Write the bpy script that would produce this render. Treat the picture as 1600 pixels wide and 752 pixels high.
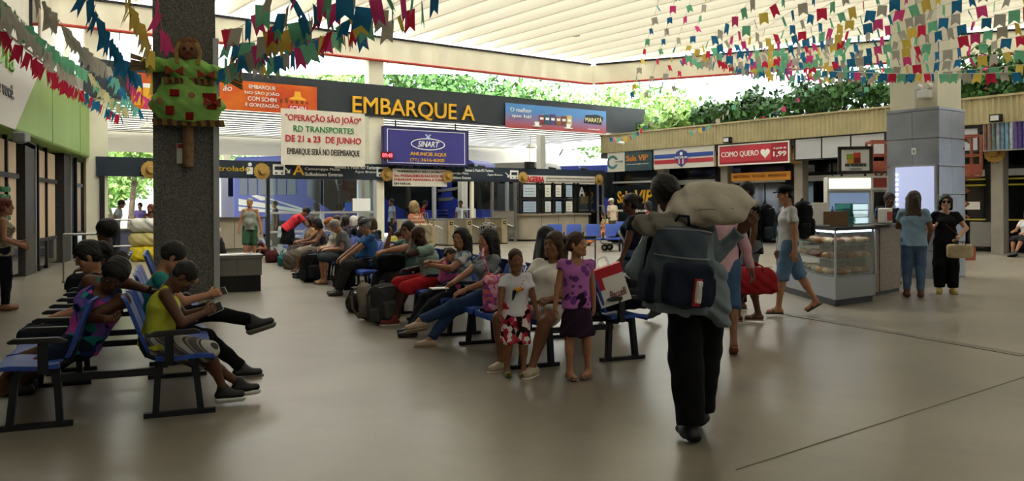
import bpy, bmesh, math, random
import numpy as np
from mathutils import Vector, Matrix

random.seed(7)
for _o in list(bpy.data.objects): bpy.data.objects.remove(_o)
SC = bpy.context.scene
COL = SC.collection

# ------------------------------------------------------------------ camera
F = 1300.0; CX = 800.0; HY = 320.0; ROLL = 0.005; CAMH = 1.5
cam_d = bpy.data.cameras.new('camera'); cam = bpy.data.objects.new('camera', cam_d); COL.objects.link(cam)
cam.location = (0, 0, CAMH); cam.rotation_euler = (math.pi/2, ROLL, 0)
cam_d.sensor_width = 36; cam_d.lens = 36*F/1600; cam_d.shift_y = -(376-HY)/1600
cam_d.clip_start = 0.05; cam_d.clip_end = 500
SC.camera = cam
# ------------------------------------------------------------------ light
SUN_E = 8.0; SKY_E = 2.5; EXPO = 0.72
W = bpy.data.worlds.new('world'); SC.world = W; W.use_nodes = True
_bg = W.node_tree.nodes['Background']
_bg.inputs[0].default_value = (0.82, 0.91, 1.0, 1); _bg.inputs[1].default_value = SKY_E
sun_d = bpy.data.lights.new('sun', 'SUN'); sun_d.energy = SUN_E; sun_d.angle = math.radians(1.0); sun_d.color = (1, .98, .95)
sun = bpy.data.objects.new('sun', sun_d); COL.objects.link(sun)
sun.rotation_euler = (math.radians(28), math.radians(-12), math.radians(20))
SC.view_settings.view_transform = 'Standard'; SC.view_settings.look = 'None'
SC.view_settings.exposure = EXPO; SC.view_settings.gamma = 1.0
SC.view_settings.use_curve_mapping = False
try:
    SC.cycles.max_bounces = 8; SC.cycles.diffuse_bounces = 4; SC.cycles.glossy_bounces = 3
    SC.cycles.transmission_bounces = 6; SC.cycles.transparent_max_bounces = 8
    SC.cycles.caustics_reflective = False; SC.cycles.caustics_refractive = False
    SC.cycles.sample_clamp_indirect = 6
except Exception: pass

# ------------------------------------------------------------------ pixel -> place
def ray(px, py):
    u = (px-CX)/F; v = (HY-py)/F
    return Vector((u + ROLL*v, 1.0, v - ROLL*u))
def at(px, py, Y):
    r = ray(px, py); return Vector((r.x*Y, Y, CAMH + r.z*Y))
def floor_at(px, py):
    r = ray(px, py); Y = -CAMH/r.z; return Vector((r.x*Y, Y, 0))
class Plane:
    """vertical plane through p (x,y) along unit d; s runs along d"""
    def __init__(self, p, d):
        self.p = Vector(p); self.d = Vector(d).normalized(); self.n = Vector((self.d.y, -self.d.x))  # n points toward camera side
        self.ang = math.atan2(self.d.y, self.d.x)
    def shifted(self, off): return Plane(self.p + self.n*off, self.d)
    def hit(self, px, py):
        r = ray(px, py); rr = Vector((r.x, r.y))
        # p + s d = t rr
        det = self.d.x*(-rr.y) - self.d.y*(-rr.x)
        s = ((-self.p.x)*(-rr.y) - (-self.p.y)*(-rr.x))/det
        q = self.p + self.d*s; t = q.y/r.y
        return s, CAMH + r.z*t
    def at(self, s, z=0.0): q = self.p + self.d*s; return Vector((q.x, q.y, z))

D1 = (.8, .6); D2 = (.6, -.8)
PB = Plane((-8.67, 27.5), D1)             # boarding line (back)
PR = Plane((4.14, 37.1), D2)              # shop fascia on the right
PL = Plane((-10.46, 18.75), (-.33, .945)) # shop wall on the left

# ------------------------------------------------------------------ objects
def put(o, parent=None):
    COL.objects.link(o)
    if parent is not None: o.parent = parent
    return o
def tag(o, label=None, cat=None, group=None, kind=None):
    if label: o['label'] = label
    if cat: o['category'] = cat
    if group: o['group'] = group
    if kind: o['kind'] = kind
    return o
def thing(name, label, cat, loc=(0, 0, 0), rz=0.0, group=None):
    o = bpy.data.objects.new(name, None); o.empty_display_size = .1
    o.location = loc; o.rotation_euler = (0, 0, rz); put(o)
    return tag(o, label, cat, group)
def struct(o): o['kind'] = 'structure'; return o

# ------------------------------------------------------------------ mesh builder
class MB:
    def __init__(self): self.v = []; self.f = []; self.m = []
    def add(self, vs, fs, mi=0):
        n = len(self.v); self.v += [tuple(v) for v in vs]; self.f += [tuple(i+n for i in f) for f in fs]; self.m += [mi]*len(fs)
        return self
    def box(self, x0, x1, y0, y1, z0, z1, mi=0, M=None):
        vs = [Vector(p) for p in ((x0,y0,z0),(x1,y0,z0),(x1,y1,z0),(x0,y1,z0),(x0,y0,z1),(x1,y0,z1),(x1,y1,z1),(x0,y1,z1))]
        if M is not None: vs = [M @ v for v in vs]
        return self.add(vs, [(3,2,1,0),(4,5,6,7),(0,1,5,4),(1,2,6,5),(2,3,7,6),(3,0,4,7)], mi)
    def prism(self, pts, y0, y1, mi=0):
        """outline pts (x,z) ccw seen from -y, from y0 (front) to y1"""
        n = len(pts)
        vs = [(x, y0, z) for x, z in pts] + [(x, y1, z) for x, z in pts]
        fs = [tuple(range(n)), tuple(range(2*n-1, n-1, -1))] + [(i, i+n, (i+1) % n+n, (i+1) % n) for i in range(n)]
        return self.add(vs, fs, mi)
    def tube(self, pts, r, n=8, mi=0, caps=True, r1=None):
        pts = [Vector(p) for p in pts]; rings = []
        for i, p in enumerate(pts):
            a = pts[max(i-1, 0)]; b = pts[min(i+1, len(pts)-1)]; d = (b-a).normalized()
            up = Vector((0, 0, 1)) if abs(d.z) < .95 else Vector((1, 0, 0))
            s = d.cross(up).normalized(); t = s.cross(d)
            rr = r if r1 is None else r+(r1-r)*i/max(1, len(pts)-1)
            rings.append([p+(s*math.cos(2*math.pi*k/n)+t*math.sin(2*math.pi*k/n))*rr for k in range(n)])
        vs = [v for q in rings for v in q]; fs = []
        for i in range(len(rings)-1):
            for k in range(n):
                a = i*n+k; b = i*n+(k+1) % n; fs.append((a, b, b+n, a+n))
        if caps: fs += [tuple(range(n-1, -1, -1)), tuple(range((len(rings)-1)*n, len(rings)*n))]
        return self.add(vs, fs, mi)
    def bar(self, a, b, w, h, mi=0):
        """rectangular bar from a to b; w horizontal width, h the other"""
        a = Vector(a); b = Vector(b); d = (b-a).normalized()
        up = Vector((0, 0, 1)) if abs(d.z) < .9 else Vector((0, 1, 0))
        s = d.cross(up).normalized(); t = s.cross(d)
        vs = []
        for p in (a, b):
            for sx, sz in ((-1,-1),(1,-1),(1,1),(-1,1)): vs.append(p+s*sx*w/2+t*sz*h/2)
        return self.add(vs, [(0,1,2,3),(7,6,5,4),(0,4,5,1),(1,5,6,2),(2,6,7,3),(3,7,4,0)], mi)
    def lathe(self, prof, n=16, c=(0, 0, 0), axis='z', mi=0):
        vs = []; fs = []
        for r, z in prof:
            for k in range(n):
                a = 2*math.pi*k/n; x, y = r*math.cos(a), r*math.sin(a)
                p = (x, y, z) if axis == 'z' else ((x, z, y) if axis == 'y' else (z, x, y))
                vs.append((p[0]+c[0], p[1]+c[1], p[2]+c[2]))
        for i in range(len(prof)-1):
            for k in range(n):
                a = i*n+k; b = i*n+(k+1) % n
                fs.append((a, b, b+n, a+n) if axis != 'y' else (a+n, b+n, b, a))
        return self.add(vs, fs, mi)
    def build(self, name, mats, parent=None, smooth=False, bevel=0.0, loc=None, rz=None):
        me = bpy.data.meshes.new(name); me.from_pydata(self.v, [], self.f)
        mats = mats if isinstance(mats, (list, tuple)) else [mats]
        for m in mats: me.materials.append(m)
        if len(mats) > 1: me.polygons.foreach_set('material_index', self.m)
        me.update()
        bm = bmesh.new(); bm.from_mesh(me); bmesh.ops.recalc_face_normals(bm, faces=bm.faces)
        if bevel > 0:
            bmesh.ops.bevel(bm, geom=[e for e in bm.edges if e.is_manifold and e.calc_face_angle(0) > .5], offset=bevel, segments=2, affect='EDGES', profile=.5)
        bm.to_mesh(me); bm.free()
        if smooth:
            me.polygons.foreach_set('use_smooth', [True]*len(me.polygons))
            try: me.set_sharp_from_angle(angle=math.radians(40))
            except Exception: pass
        o = bpy.data.objects.new(name, me); put(o, parent)
        if loc is not None: o.location = loc
        if rz is not None: o.rotation_euler = (0, 0, rz)
        return o
def child(name, me, parent, loc=(0, 0, 0), rot=(0, 0, 0), sc=None):
    o = bpy.data.objects.new(name, me); put(o, parent); o.location = loc; o.rotation_euler = rot
    if sc: o.scale = sc
    return o
def copy_tree(o, parent=None):
    c = o.copy(); COL.objects.link(c); c.parent = parent
    for ch in o.children: copy_tree(ch, c)
    return c

# ------------------------------------------------------------------ materials
def lin(h):
    if isinstance(h, str):
        h = h.lstrip('#'); c = [int(h[i:i+2], 16)/255 for i in (0, 2, 4)]
    else: c = list(h)
    return tuple(x/12.92 if x <= .04045 else ((x+.055)/1.055)**2.4 for x in c)
MATS = {}
def mat(name, col, rough=.6, metal=0.0, var=0.0, vscale=8.0, bump=0.0, bscale=40.0, spec=.4, emit=0.0, col2=None, alpha=1.0, trans=0.0):
    key = name
    if key in MATS: return MATS[key]
    m = bpy.data.materials.new(name); m.use_nodes = True; nt = m.node_tree; b = nt.nodes['Principled BSDF']
    c = lin(col); b.inputs['Base Color'].default_value = (*c, 1)
    b.inputs['Roughness'].default_value = rough; b.inputs['Metallic'].default_value = metal
    b.inputs['Specular IOR Level'].default_value = spec
    if trans: b.inputs['Transmission Weight'].default_value = trans
    if alpha < 1: b.inputs['Alpha'].default_value = alpha
    if emit: b.inputs['Emission Color'].default_value = (*c, 1); b.inputs['Emission Strength'].default_value = emit
    if var or bump or col2:
        tc = nt.nodes.new('ShaderNodeTexCoord')
        if var or col2:
            n = nt.nodes.new('ShaderNodeTexNoise'); n.inputs['Scale'].default_value = vscale; n.inputs['Detail'].default_value = 5
            nt.links.new(tc.outputs['Object'], n.inputs['Vector'])
            mx = nt.nodes.new('ShaderNodeMix'); mx.data_type = 'RGBA'
            rp = nt.nodes.new('ShaderNodeMapRange'); rp.inputs[1].default_value = .35; rp.inputs[2].default_value = .65
            nt.links.new(n.outputs['Fac'], rp.inputs[0]); nt.links.new(rp.outputs[0], mx.inputs['Factor'])
            c2 = lin(col2) if col2 else tuple(min(1, x*(1+var)) for x in c)
            c1 = c if col2 else tuple(x*(1-var) for x in c)
            mx.inputs[6].default_value = (*c1, 1); mx.inputs[7].default_value = (*c2, 1)
            nt.links.new(mx.outputs[2], b.inputs['Base Color'])
        if bump:
            n2 = nt.nodes.new('ShaderNodeTexNoise'); n2.inputs['Scale'].default_value = bscale; n2.inputs['Detail'].default_value = 4
            nt.links.new(tc.outputs['Object'], n2.inputs['Vector'])
            bp = nt.nodes.new('ShaderNodeBump'); bp.inputs['Strength'].default_value = bump; bp.inputs['Distance'].default_value = .02
            nt.links.new(n2.outputs['Fac'], bp.inputs['Height']); nt.links.new(bp.outputs[0], b.inputs['Normal'])
    MATS[key] = m; return m
def fabric(col, pattern=None, cols=None, scale=20.0):
    """cloth; pattern: stripes / floral / plaid / dots with the extra colours"""
    key = 'cloth_%s_%s_%s' % (col, pattern, scale)
    if key in MATS: return MATS[key]
    if pattern is None: return mat(key, col, rough=.9, var=.12, vscale=6, bump=.25, bscale=14, spec=.15)
    m = bpy.data.materials.new(key); m.use_nodes = True; nt = m.node_tree; b = nt.nodes['Principled BSDF']
    b.inputs['Roughness'].default_value = .9; b.inputs['Specular IOR Level'].default_value = .15
    tc = nt.nodes.new('ShaderNodeTexCoord'); ramp = nt.nodes.new('ShaderNodeValToRGB'); ramp.color_ramp.interpolation = 'CONSTANT'
    cs = [lin(c) for c in [col]+list(cols)]; el = ramp.color_ramp.elements
    while len(el) < len(cs): el.new(.5)
    for i, c in enumerate(cs): el[i].position = i/len(cs); el[i].color = (*c, 1)
    if pattern in ('stripes', 'hstripes', 'plaid'):
        w = nt.nodes.new('ShaderNodeTexWave'); w.wave_type = 'BANDS'
        w.bands_direction = {'stripes': 'Y', 'hstripes': 'Z', 'plaid': 'DIAGONAL'}[pattern]
        w.inputs['Scale'].default_value = scale; w.inputs['Distortion'].default_value = .6; w.inputs['Detail Scale'].default_value = .6
        nt.links.new(tc.outputs['Object'], w.inputs['Vector']); nt.links.new(w.outputs['Fac'], ramp.inputs[0])
    else:
        vo = nt.nodes.new('ShaderNodeTexVoronoi'); vo.inputs['Scale'].default_value = scale
        nt.links.new(tc.outputs['Object'], vo.inputs['Vector'])
        if pattern == 'dots':
            nt.links.new(vo.outputs['Distance'], ramp.inputs[0])
            el[1].position = .38
            cs = [lin(cols[0]), lin(col)]
            el[0].color = (*cs[0], 1); el[1].color = (*cs[1], 1)
        else:
            sp = nt.nodes.new('ShaderNodeSeparateColor'); nt.links.new(vo.outputs['Color'], sp.inputs[0]); nt.links.new(sp.outputs[0], ramp.inputs[0])
    nt.links.new(ramp.outputs[0], b.inputs['Base Color']); MATS[key] = m; return m

# ------------------------------------------------------------------ lettering
TEXTS = []
def txt(parent, body, x, z, w, h, m, y=-.012, align='LEFT', bold=0.0, name='lettering', shear=0.0, ext=.004):
    """lettering in a sign's local frame: box from (x,z) lower left, w wide, h tall"""
    cu = bpy.data.curves.new(name, 'FONT'); cu.body = body; cu.size = 1.0; cu.align_x = 'LEFT'
    cu.extrude = ext; cu.bevel_depth = bold*.8; cu.bevel_resolution = 0; cu.shear = shear; cu.resolution_u = 3; cu.materials.append(m)
    o = bpy.data.objects.new(name, cu); put(o, parent); o.rotation_euler = (math.pi/2, 0, 0)
    TEXTS.append((o, x, y, z, w, h)); return o
def fit_texts():
    bpy.context.view_layer.update(); dg = bpy.context.evaluated_depsgraph_get()
    for o, x, y, z, w, h in TEXTS:
        me = bpy.data.meshes.new_from_object(o.evaluated_get(dg)); me.name = o.name
        n = len(me.vertices); co = np.empty(n*3, np.float32); me.vertices.foreach_get('co', co); co = co.reshape(-1, 3)
        lo = co.min(0); hi = co.max(0); d = np.maximum(hi-lo, 1e-4)
        out = np.stack(((co[:, 0]-lo[0])/d[0]*w, -co[:, 2], (co[:, 1]-lo[1])/d[1]*h), 1)
        me.vertices.foreach_set('co', out.astype(np.float32).ravel()); me.update()
        nm = o.name.split('.')[0]; par = o.parent; bpy.data.objects.remove(o)
        if h < .3:
            q = bpy.data.objects.new(nm, me); put(q, par); q.location = (x, y, z); continue
        # large lettering: one object for each letter
        bm = bmesh.new(); bm.from_mesh(me); bm.verts.ensure_lookup_table(); seen = set(); isl = []
        for v in bm.verts:
            if v.index in seen: continue
            st = [v]; seen.add(v.index); grp = []
            while st:
                a = st.pop(); grp.append(a.index)
                for e in a.link_edges:
                    b = e.other_vert(a)
                    if b.index not in seen: seen.add(b.index); st.append(b)
            xs = [bm.verts[i].co.x for i in grp]; isl.append([min(xs), max(xs), grp])
        isl.sort(key=lambda q: q[0]); mer = []
        for q in isl:
            if mer and q[0] < mer[-1][1]-.6*min(q[1]-q[0], mer[-1][1]-mer[-1][0]): mer[-1][2] += q[2]; mer[-1][1] = max(q[1], mer[-1][1])
            else: mer.append(q)
        bm.free(); ptri = [(p.vertices[:], p.material_index) for p in me.polygons]; mm = list(me.materials)
        for q in mer:
            ix = {g: i for i, g in enumerate(q[2])}; m2 = bpy.data.meshes.new('letter')
            m2.from_pydata([tuple(out[g]) for g in q[2]], [], [tuple(ix[i] for i in p) for p, _ in ptri if p[0] in ix])
            for m_ in mm: m2.materials.append(m_)
            m2.update(); o2 = bpy.data.objects.new('letter', m2); put(o2, par); o2.location = (x, y, z)

# ------------------------------------------------------------------ soft bodies: signed distance field + surface nets
def V(*a): return np.array(a, dtype=np.float64)
def nrm(v): return v/max(1e-9, np.linalg.norm(v))
class SDF:
    def __init__(self): self.p = []
    def cap(self, a, b, ra, rb=None, L=None, w=1.0, k=.02, cut=False, sub=False, cuta=False):
        self.p.append(('c', np.array(a, float), np.array(b, float), ra, ra if rb is None else rb, None if L is None else nrm(np.array(L, float)), w, k, cut, sub, cuta)); return self
    def ell(self, c, r, R=None, k=.02, sub=False):
        """R rows = local axes"""
        self.p.append(('e', np.array(c, float), np.array(r, float), np.eye(3) if R is None else np.array(R, float), k, sub)); return self
    def rbox(self, c, half, R=None, rad=.03, k=.01, sub=False):
        self.p.append(('b', np.array(c, float), np.array(half, float), np.eye(3) if R is None else np.array(R, float), rad, k, sub)); return self
    def _bb(self, p):
        if p[0] == 'c':
            r = max(p[3], p[4])*max(1, p[6])+p[7]; return np.minimum(p[1], p[2])-r, np.maximum(p[1], p[2])+r
        if p[0] == 'e': r = p[2].max()+p[4]; return p[1]-r, p[1]+r
        r = np.linalg.norm(p[2])+p[5]; return p[1]-r, p[1]+r
    def mesh(self, name, h, fine=(), hf=None, disp=0.0, dscale=14.0, mats=None, parent=None, floor=None, seed=0.0):
        los = []; his = []
        for p in self.p:
            if p[-1] is True and p[0] != 'c' or (p[0] == 'c' and p[9]): continue
            a, b = self._bb(p); los.append(a); his.append(b)
        lo = np.min(los, 0)-2.5*h; hi = np.max(his, 0)+2.5*h
        ax = []
        for i in range(3):
            c = [lo[i]]
            iv = [(f[0][i], f[1][i]) for f in fine] if hf else []
            while c[-1] < hi[i]:
                x = c[-1]; st = h
                if any(a <= x <= b for a, b in iv): st = hf
                else:
                    for a, b in iv:
                        if x < a < x+h: st = max(a-x+1e-5, hf*.7)
                c.append(x+st)
            ax.append(np.array(c, dtype=np.float32))
        X, Y, Z = ax
        Fd = np.full((len(X), len(Y), len(Z)), .5, np.float32)
        for p in self.p:
            a, b = self._bb(p); m = 2*h
            s = []
            for i, A in enumerate(ax):
                i0 = max(0, np.searchsorted(A, a[i]-m)-1); i1 = min(len(A), np.searchsorted(A, b[i]+m)+1); s.append(slice(i0, i1))
            x = X[s[0]][:, None, None]; y = Y[s[1]][None, :, None]; z = Z[s[2]][None, None, :]
            if p[0] == 'c':
                _, A, B, ra, rb, L, w, k, cut, sub, cuta = p
                d = B-A; l2 = max(1e-9, float(d@d)); ln = math.sqrt(l2)
                tu = ((x-A[0])*d[0]+(y-A[1])*d[1]+(z-A[2])*d[2])/l2
                t = np.clip(tu, 0, 1)
                qx = x-A[0]-t*d[0]; qy = y-A[1]-t*d[1]; qz = z-A[2]-t*d[2]
                q2 = qx*qx+qy*qy+qz*qz
                if L is not None:
                    c = qx*L[0]+qy*L[1]+qz*L[2]; q2 = q2-c*c*(1-1/(w*w))
                D = np.sqrt(np.maximum(q2, 1e-10))-(ra+t*(rb-ra))
                if cut: D = np.maximum(D, (tu-1)*ln)
                if cuta: D = np.maximum(D, -tu*ln)
            elif p[0] == 'e':
                _, c, r, R, k, sub = p
                dx = x-c[0]; dy = y-c[1]; dz = z-c[2]
                q = 0; g = 0
                for i in range(3):
                    e = dx*R[i][0]+dy*R[i][1]+dz*R[i][2]; q = q+(e/r[i])**2; g = g+(e/(r[i]*r[i]))**2
                k0 = np.sqrt(q); D = k0*(k0-1)/np.sqrt(np.maximum(g, 1e-9)); D = np.where(q < 1e-6, -float(r.min()), D)
            else:
                _, c, hv, R, rad, k, sub = p
                dx = x-c[0]; dy = y-c[1]; dz = z-c[2]; o2 = 0; mi = None
                for i in range(3):
                    e = np.abs(dx*R[i][0]+dy*R[i][1]+dz*R[i][2])-(hv[i]-rad)
                    o2 = o2+np.maximum(e, 0)**2; mi = e if mi is None else np.maximum(mi, e)
                D = np.sqrt(o2)+np.minimum(mi, 0)-rad
            G = Fd[s[0], s[1], s[2]]
            if sub:
                D = -D; hh = np.clip(.5-.5*(D-G)/-k if False else .5+.5*(D-G)/k, 0, 1); R_ = G+(D-G)*hh+k*hh*(1-hh)
            else:
                hh = np.clip(.5+.5*(G-D)/k, 0, 1); R_ = G+(D-G)*hh-k*hh*(1-hh)
            Fd[s[0], s[1], s[2]] = R_
        if disp:
            gx = X[:, None, None]; gy = Y[None, :, None]; gz = Z[None, None, :]; q = dscale
            Fd += disp*(np.sin(gx*q*1.3+gz*q*.9+seed)*np.sin(gy*q*1.1-gz*q*.7+1.3+seed)+.6*np.sin(gx*q*2.3-gy*q*1.9+gz*q*2.6+seed*2)).astype(np.float32)
        if floor is not None: Fd = np.maximum(Fd, (floor-Z)[None, None, :])
        v, q = surface_nets(Fd, X, Y, Z)
        me = bpy.data.meshes.new(name)
        me.vertices.add(len(v)); me.vertices.foreach_set('co', v.astype(np.float32).ravel())
        me.loops.add(q.size); me.loops.foreach_set('vertex_index', q.astype(np.int32).ravel())
        me.polygons.add(len(q)); me.polygons.foreach_set('loop_start', np.arange(0, q.size, 4, dtype=np.int32))
        me.polygons.foreach_set('use_smooth', np.ones(len(q), dtype=bool))
        for m_ in (mats if isinstance(mats, (list, tuple)) else [mats]): me.materials.append(m_)
        me.update(calc_edges=True)
        o = bpy.data.objects.new(name, me); put(o, parent); return o
def surface_nets(Fd, X, Y, Z):
    S = Fd < 0
    c = np.zeros(tuple(n-1 for n in S.shape), np.int8)
    offs = [(i, j, k) for i in (0, 1) for j in (0, 1) for k in (0, 1)]
    nx, ny, nz = c.shape
    for i, j, k in offs: c += S[i:i+nx, j:j+ny, k:k+nz]
    act = np.nonzero((c > 0) & (c < 8)); I, J, K = act
    ids = np.full(c.shape, -1, np.int32); ids[act] = np.arange(len(I), dtype=np.int32)
    val = [Fd[I+o[0], J+o[1], K+o[2]] for o in offs]
    pos = [np.stack((X[I+o[0]], Y[J+o[1]], Z[K+o[2]]), 1) for o in offs]
    acc = np.zeros((len(I), 3), np.float32); cnt = np.zeros(len(I), np.float32)
    for a in range(8):
        for b in range(a+1, 8):
            if sum(abs(offs[a][q]-offs[b][q]) for q in range(3)) != 1: continue
            va, vb = val[a], val[b]; mk = (va < 0) != (vb < 0)
            t = np.where(mk, va/np.where(mk, va-vb, 1), 0)
            acc += np.where(mk[:, None], pos[a]+(pos[b]-pos[a])*t[:, None], 0); cnt += mk
    v = acc/np.maximum(cnt, 1)[:, None]
    quads = []
    for axis in range(3):
        sl0 = [slice(None)]*3; sl1 = [slice(None)]*3; sl0[axis] = slice(0, -1); sl1[axis] = slice(1, None)
        A = S[tuple(sl0)]; B = S[tuple(sl1)]
        e = np.array(np.nonzero(A != B)); o1, o2 = [(1, 2), (2, 0), (0, 1)][axis]
        ok = (e[o1] > 0) & (e[o2] > 0) & (e[o1] < c.shape[o1]) & (e[o2] < c.shape[o2])
        e = e[:, ok]; fl = A[tuple(e)]
        def g(d1, d2):
            q = e.copy(); q[o1] -= d1; q[o2] -= d2; return ids[tuple(q)]
        q = np.stack((g(1, 1), g(0, 1), g(0, 0), g(1, 0)), 1)
        q[~fl] = q[~fl][:, ::-1]; quads.append(q)
    q = np.concatenate(quads); q = q[(q >= 0).all(1)]
    return v, q
# ================================================================== materials of the place
def floor_material():
    m = bpy.data.materials.new('terrazzo'); m.use_nodes = True; nt = m.node_tree; b = nt.nodes['Principled BSDF']; L = nt.links
    tc = nt.nodes.new('ShaderNodeTexCoord')
    n1 = nt.nodes.new('ShaderNodeTexNoise'); n1.inputs['Scale'].default_value = .55; n1.inputs['Detail'].default_value = 6; n1.inputs['Roughness'].default_value = .6
    n1.inputs['Distortion'].default_value = .4
    n3 = nt.nodes.new('ShaderNodeTexNoise'); n3.inputs['Scale'].default_value = 5; n3.inputs['Detail'].default_value = 8; n3.inputs['Roughness'].default_value = .7; L.new(tc.outputs['Object'], n3.inputs['Vector'])
    n2 = nt.nodes.new('ShaderNodeTexNoise'); n2.inputs['Scale'].default_value = 90; n2.inputs['Detail'].default_value = 2
    for n in (n1, n2): L.new(tc.outputs['Object'], n.inputs['Vector'])
    r = nt.nodes.new('ShaderNodeValToRGB'); e = r.color_ramp.elements
    e[0].position = .3; e[0].color = (*lin('#7f786b'), 1); e[1].position = .7; e[1].color = (*lin('#9e9584'), 1)
    L.new(n1.outputs['Fac'], r.inputs[0])
    mx = nt.nodes.new('ShaderNodeMix'); mx.data_type = 'RGBA'; mx.blend_type = 'MULTIPLY'; mx.inputs['Factor'].default_value = .35
    m3 = nt.nodes.new('ShaderNodeMix'); m3.data_type = 'RGBA'; m3.blend_type = 'OVERLAY'; m3.inputs['Factor'].default_value = .16; L.new(r.outputs[0], m3.inputs[6]); L.new(n3.outputs['Fac'], m3.inputs[7])
    L.new(m3.outputs[2], mx.inputs[6]); L.new(n2.outputs['Fac'], mx.inputs[7]); L.new(mx.outputs[2], b.inputs['Base Color'])
    mr = nt.nodes.new('ShaderNodeMapRange'); mr.inputs[3].default_value = .27; mr.inputs[4].default_value = .33
    L.new(n3.outputs['Fac'], mr.inputs[0]); L.new(mr.outputs[0], b.inputs['Roughness'])
    b.inputs['Specular IOR Level'].default_value = .45
    return m
def granite(name, c0, c1, c2, scale=60):
    m = bpy.data.materials.new(name); m.use_nodes = True; nt = m.node_tree; b = nt.nodes['Principled BSDF']; L = nt.links
    tc = nt.nodes.new('ShaderNodeTexCoord'); v = nt.nodes.new('ShaderNodeTexNoise'); v.inputs['Scale'].default_value = scale; v.inputs['Detail'].default_value = 4; v.inputs['Roughness'].default_value = .75
    L.new(tc.outputs['Object'], v.inputs['Vector']); r = nt.nodes.new('ShaderNodeValToRGB'); e = r.color_ramp.elements
    e[0].position = .36; e[0].color = (*lin(c0), 1); e[1].position = .66; e[1].color = (*lin(c2), 1); q = e.new(.5); q.color = (*lin(c1), 1)
    L.new(v.outputs['Fac'], r.inputs[0]); L.new(r.outputs[0], b.inputs['Base Color']); b.inputs['Roughness'].default_value = .5
    return m
def translucent(name, col, mixf=.7):
    m = bpy.data.materials.new(name); m.use_nodes = True; nt = m.node_tree; out = nt.nodes['Material Output']
    t = nt.nodes.new('ShaderNodeBsdfTranslucent'); d = nt.nodes.new('ShaderNodeBsdfDiffuse'); s = nt.nodes.new('ShaderNodeMixShader')
    t.inputs[0].default_value = (*lin(col), 1); d.inputs[0].default_value = (*lin(col), 1); s.inputs[0].default_value = mixf
    nt.links.new(d.outputs[0], s.inputs[1]); nt.links.new(t.outputs[0], s.inputs[2]); nt.links.new(s.outputs[0], out.inputs[0]); return m
def glass_mat(name, col=(.85, .92, .95), t=.86, rough=.03):
    m = bpy.data.materials.new(name); m.use_nodes = True; nt = m.node_tree; out = nt.nodes['Material Output']
    tr = nt.nodes.new('ShaderNodeBsdfTransparent'); g = nt.nodes.new('ShaderNodeBsdfGlossy'); s = nt.nodes.new('ShaderNodeMixShader')
    tr.inputs[0].default_value = (*col, 1); g.inputs['Roughness'].default_value = rough; s.inputs[0].default_value = 1-t
    nt.links.new(tr.outputs[0], s.inputs[1]); nt.links.new(g.outputs[0], s.inputs[2]); nt.links.new(s.outputs[0], out.inputs[0]); return m
FLOOR = floor_material()
GRAN = granite('grey_granite', '#33332f', '#63635f', '#94938c', 55)
GRANT = granite('tan_granite', '#4a3c30', '#8d7b68', '#b9a894', 40)
CREAM = mat('cream_paint', '#e9e3cb', .7, var=.05, vscale=1.5)
WHITEP = mat('white_paint', '#e8e6de', .6, var=.04, vscale=2)
ROOFM = translucent('translucent_roof_sheet', '#fdfcf8', .85)
FIN = translucent('cream_roof_fin', '#f3efe4', .45)
GLASS = glass_mat('clear_glass')
GLASSD = glass_mat('tinted_glass', (.35, .4, .42), .78)
DKGLASS = mat('dark_shop_glass', '#101316', .08, spec=.7)
NAVY = mat('navy_sign', '#1d2a38', .5, var=.1, vscale=2)
DKFAS = mat('dark_fascia', '#2b3238', .55, var=.1, vscale=2)
YEL = mat('sign_yellow', '#ecb430', .5); YEL2 = mat('sign_gold', '#c9a227', .5); WHT = mat('sign_white', '#f2f2ee', .5)
REDT = mat('sign_red', '#c4202a', .5); GRNT = mat('sign_green', '#2f8a4b', .5); BLKT = mat('sign_black', '#15161a', .5)
BLUET = mat('sign_blue', '#2a4aa0', .5)
STEEL = mat('brushed_steel', '#a9a79f', .32, .9, var=.1, vscale=5)
ALU = mat('aluminium', '#b9bcc0', .4, .7)
DKMET = mat('dark_metal', '#1b1c20', .5, .2)
LAMINATE = mat('counter_laminate', '#9a8f7e', .5, var=.1, vscale=1.5)
BLACK = mat('black_plastic', '#0e0e10', .5)
PIPE = mat('red_pipe', '#b5372c', .5)
STRAW = mat('straw', '#b08d4a', .9, var=.25, vscale=30, bump=.6, bscale=60)
LEAF = mat('leaf_green', '#4f7a35', .6, var=.4, vscale=1.2); LEAF2 = mat('pale_leaf', '#86ab57', .6, var=.4, vscale=.8)
BARK = mat('bark', '#6a5b4a', .9, var=.3, vscale=6, bump=.5, bscale=10)

# ================================================================== floor and ground
o = MB().box(-45, 45, -18, 31, -.12, 0).build('floor', FLOOR); struct(o)
FLO = o
# back part of the floor under the boarding line
o = MB().box(-45, 45, 31, 48, -.12, 0).build('floor_platform', FLOOR); struct(o)
o = MB().box(-120, 120, 48, 160, -.3, -.12).build('ground_road', mat('asphalt', '#8f8d88', .9, var=.15, vscale=.5)); struct(o)
def strip(name, pts, w, m, z=.003):
    mb = MB()
    for a, b in zip(pts[:-1], pts[1:]): mb.bar(Vector((a.x, a.y, z)), Vector((b.x, b.y, z)), w, .006)
    return mb.build(name, m, FLO)
JOINT = mat('joint_brass', '#8a8375', .5)
strip('drain_channel', [floor_at(1215, 489), floor_at(1420, 524), floor_at(1600, 556)], .14, mat('drain_steel', '#6d675c', .45, .4))
for a, b in (((1150, 735), (1600, 590)),):
    strip('floor_joint', [floor_at(*a), floor_at(*b)], .004, JOINT)

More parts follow.
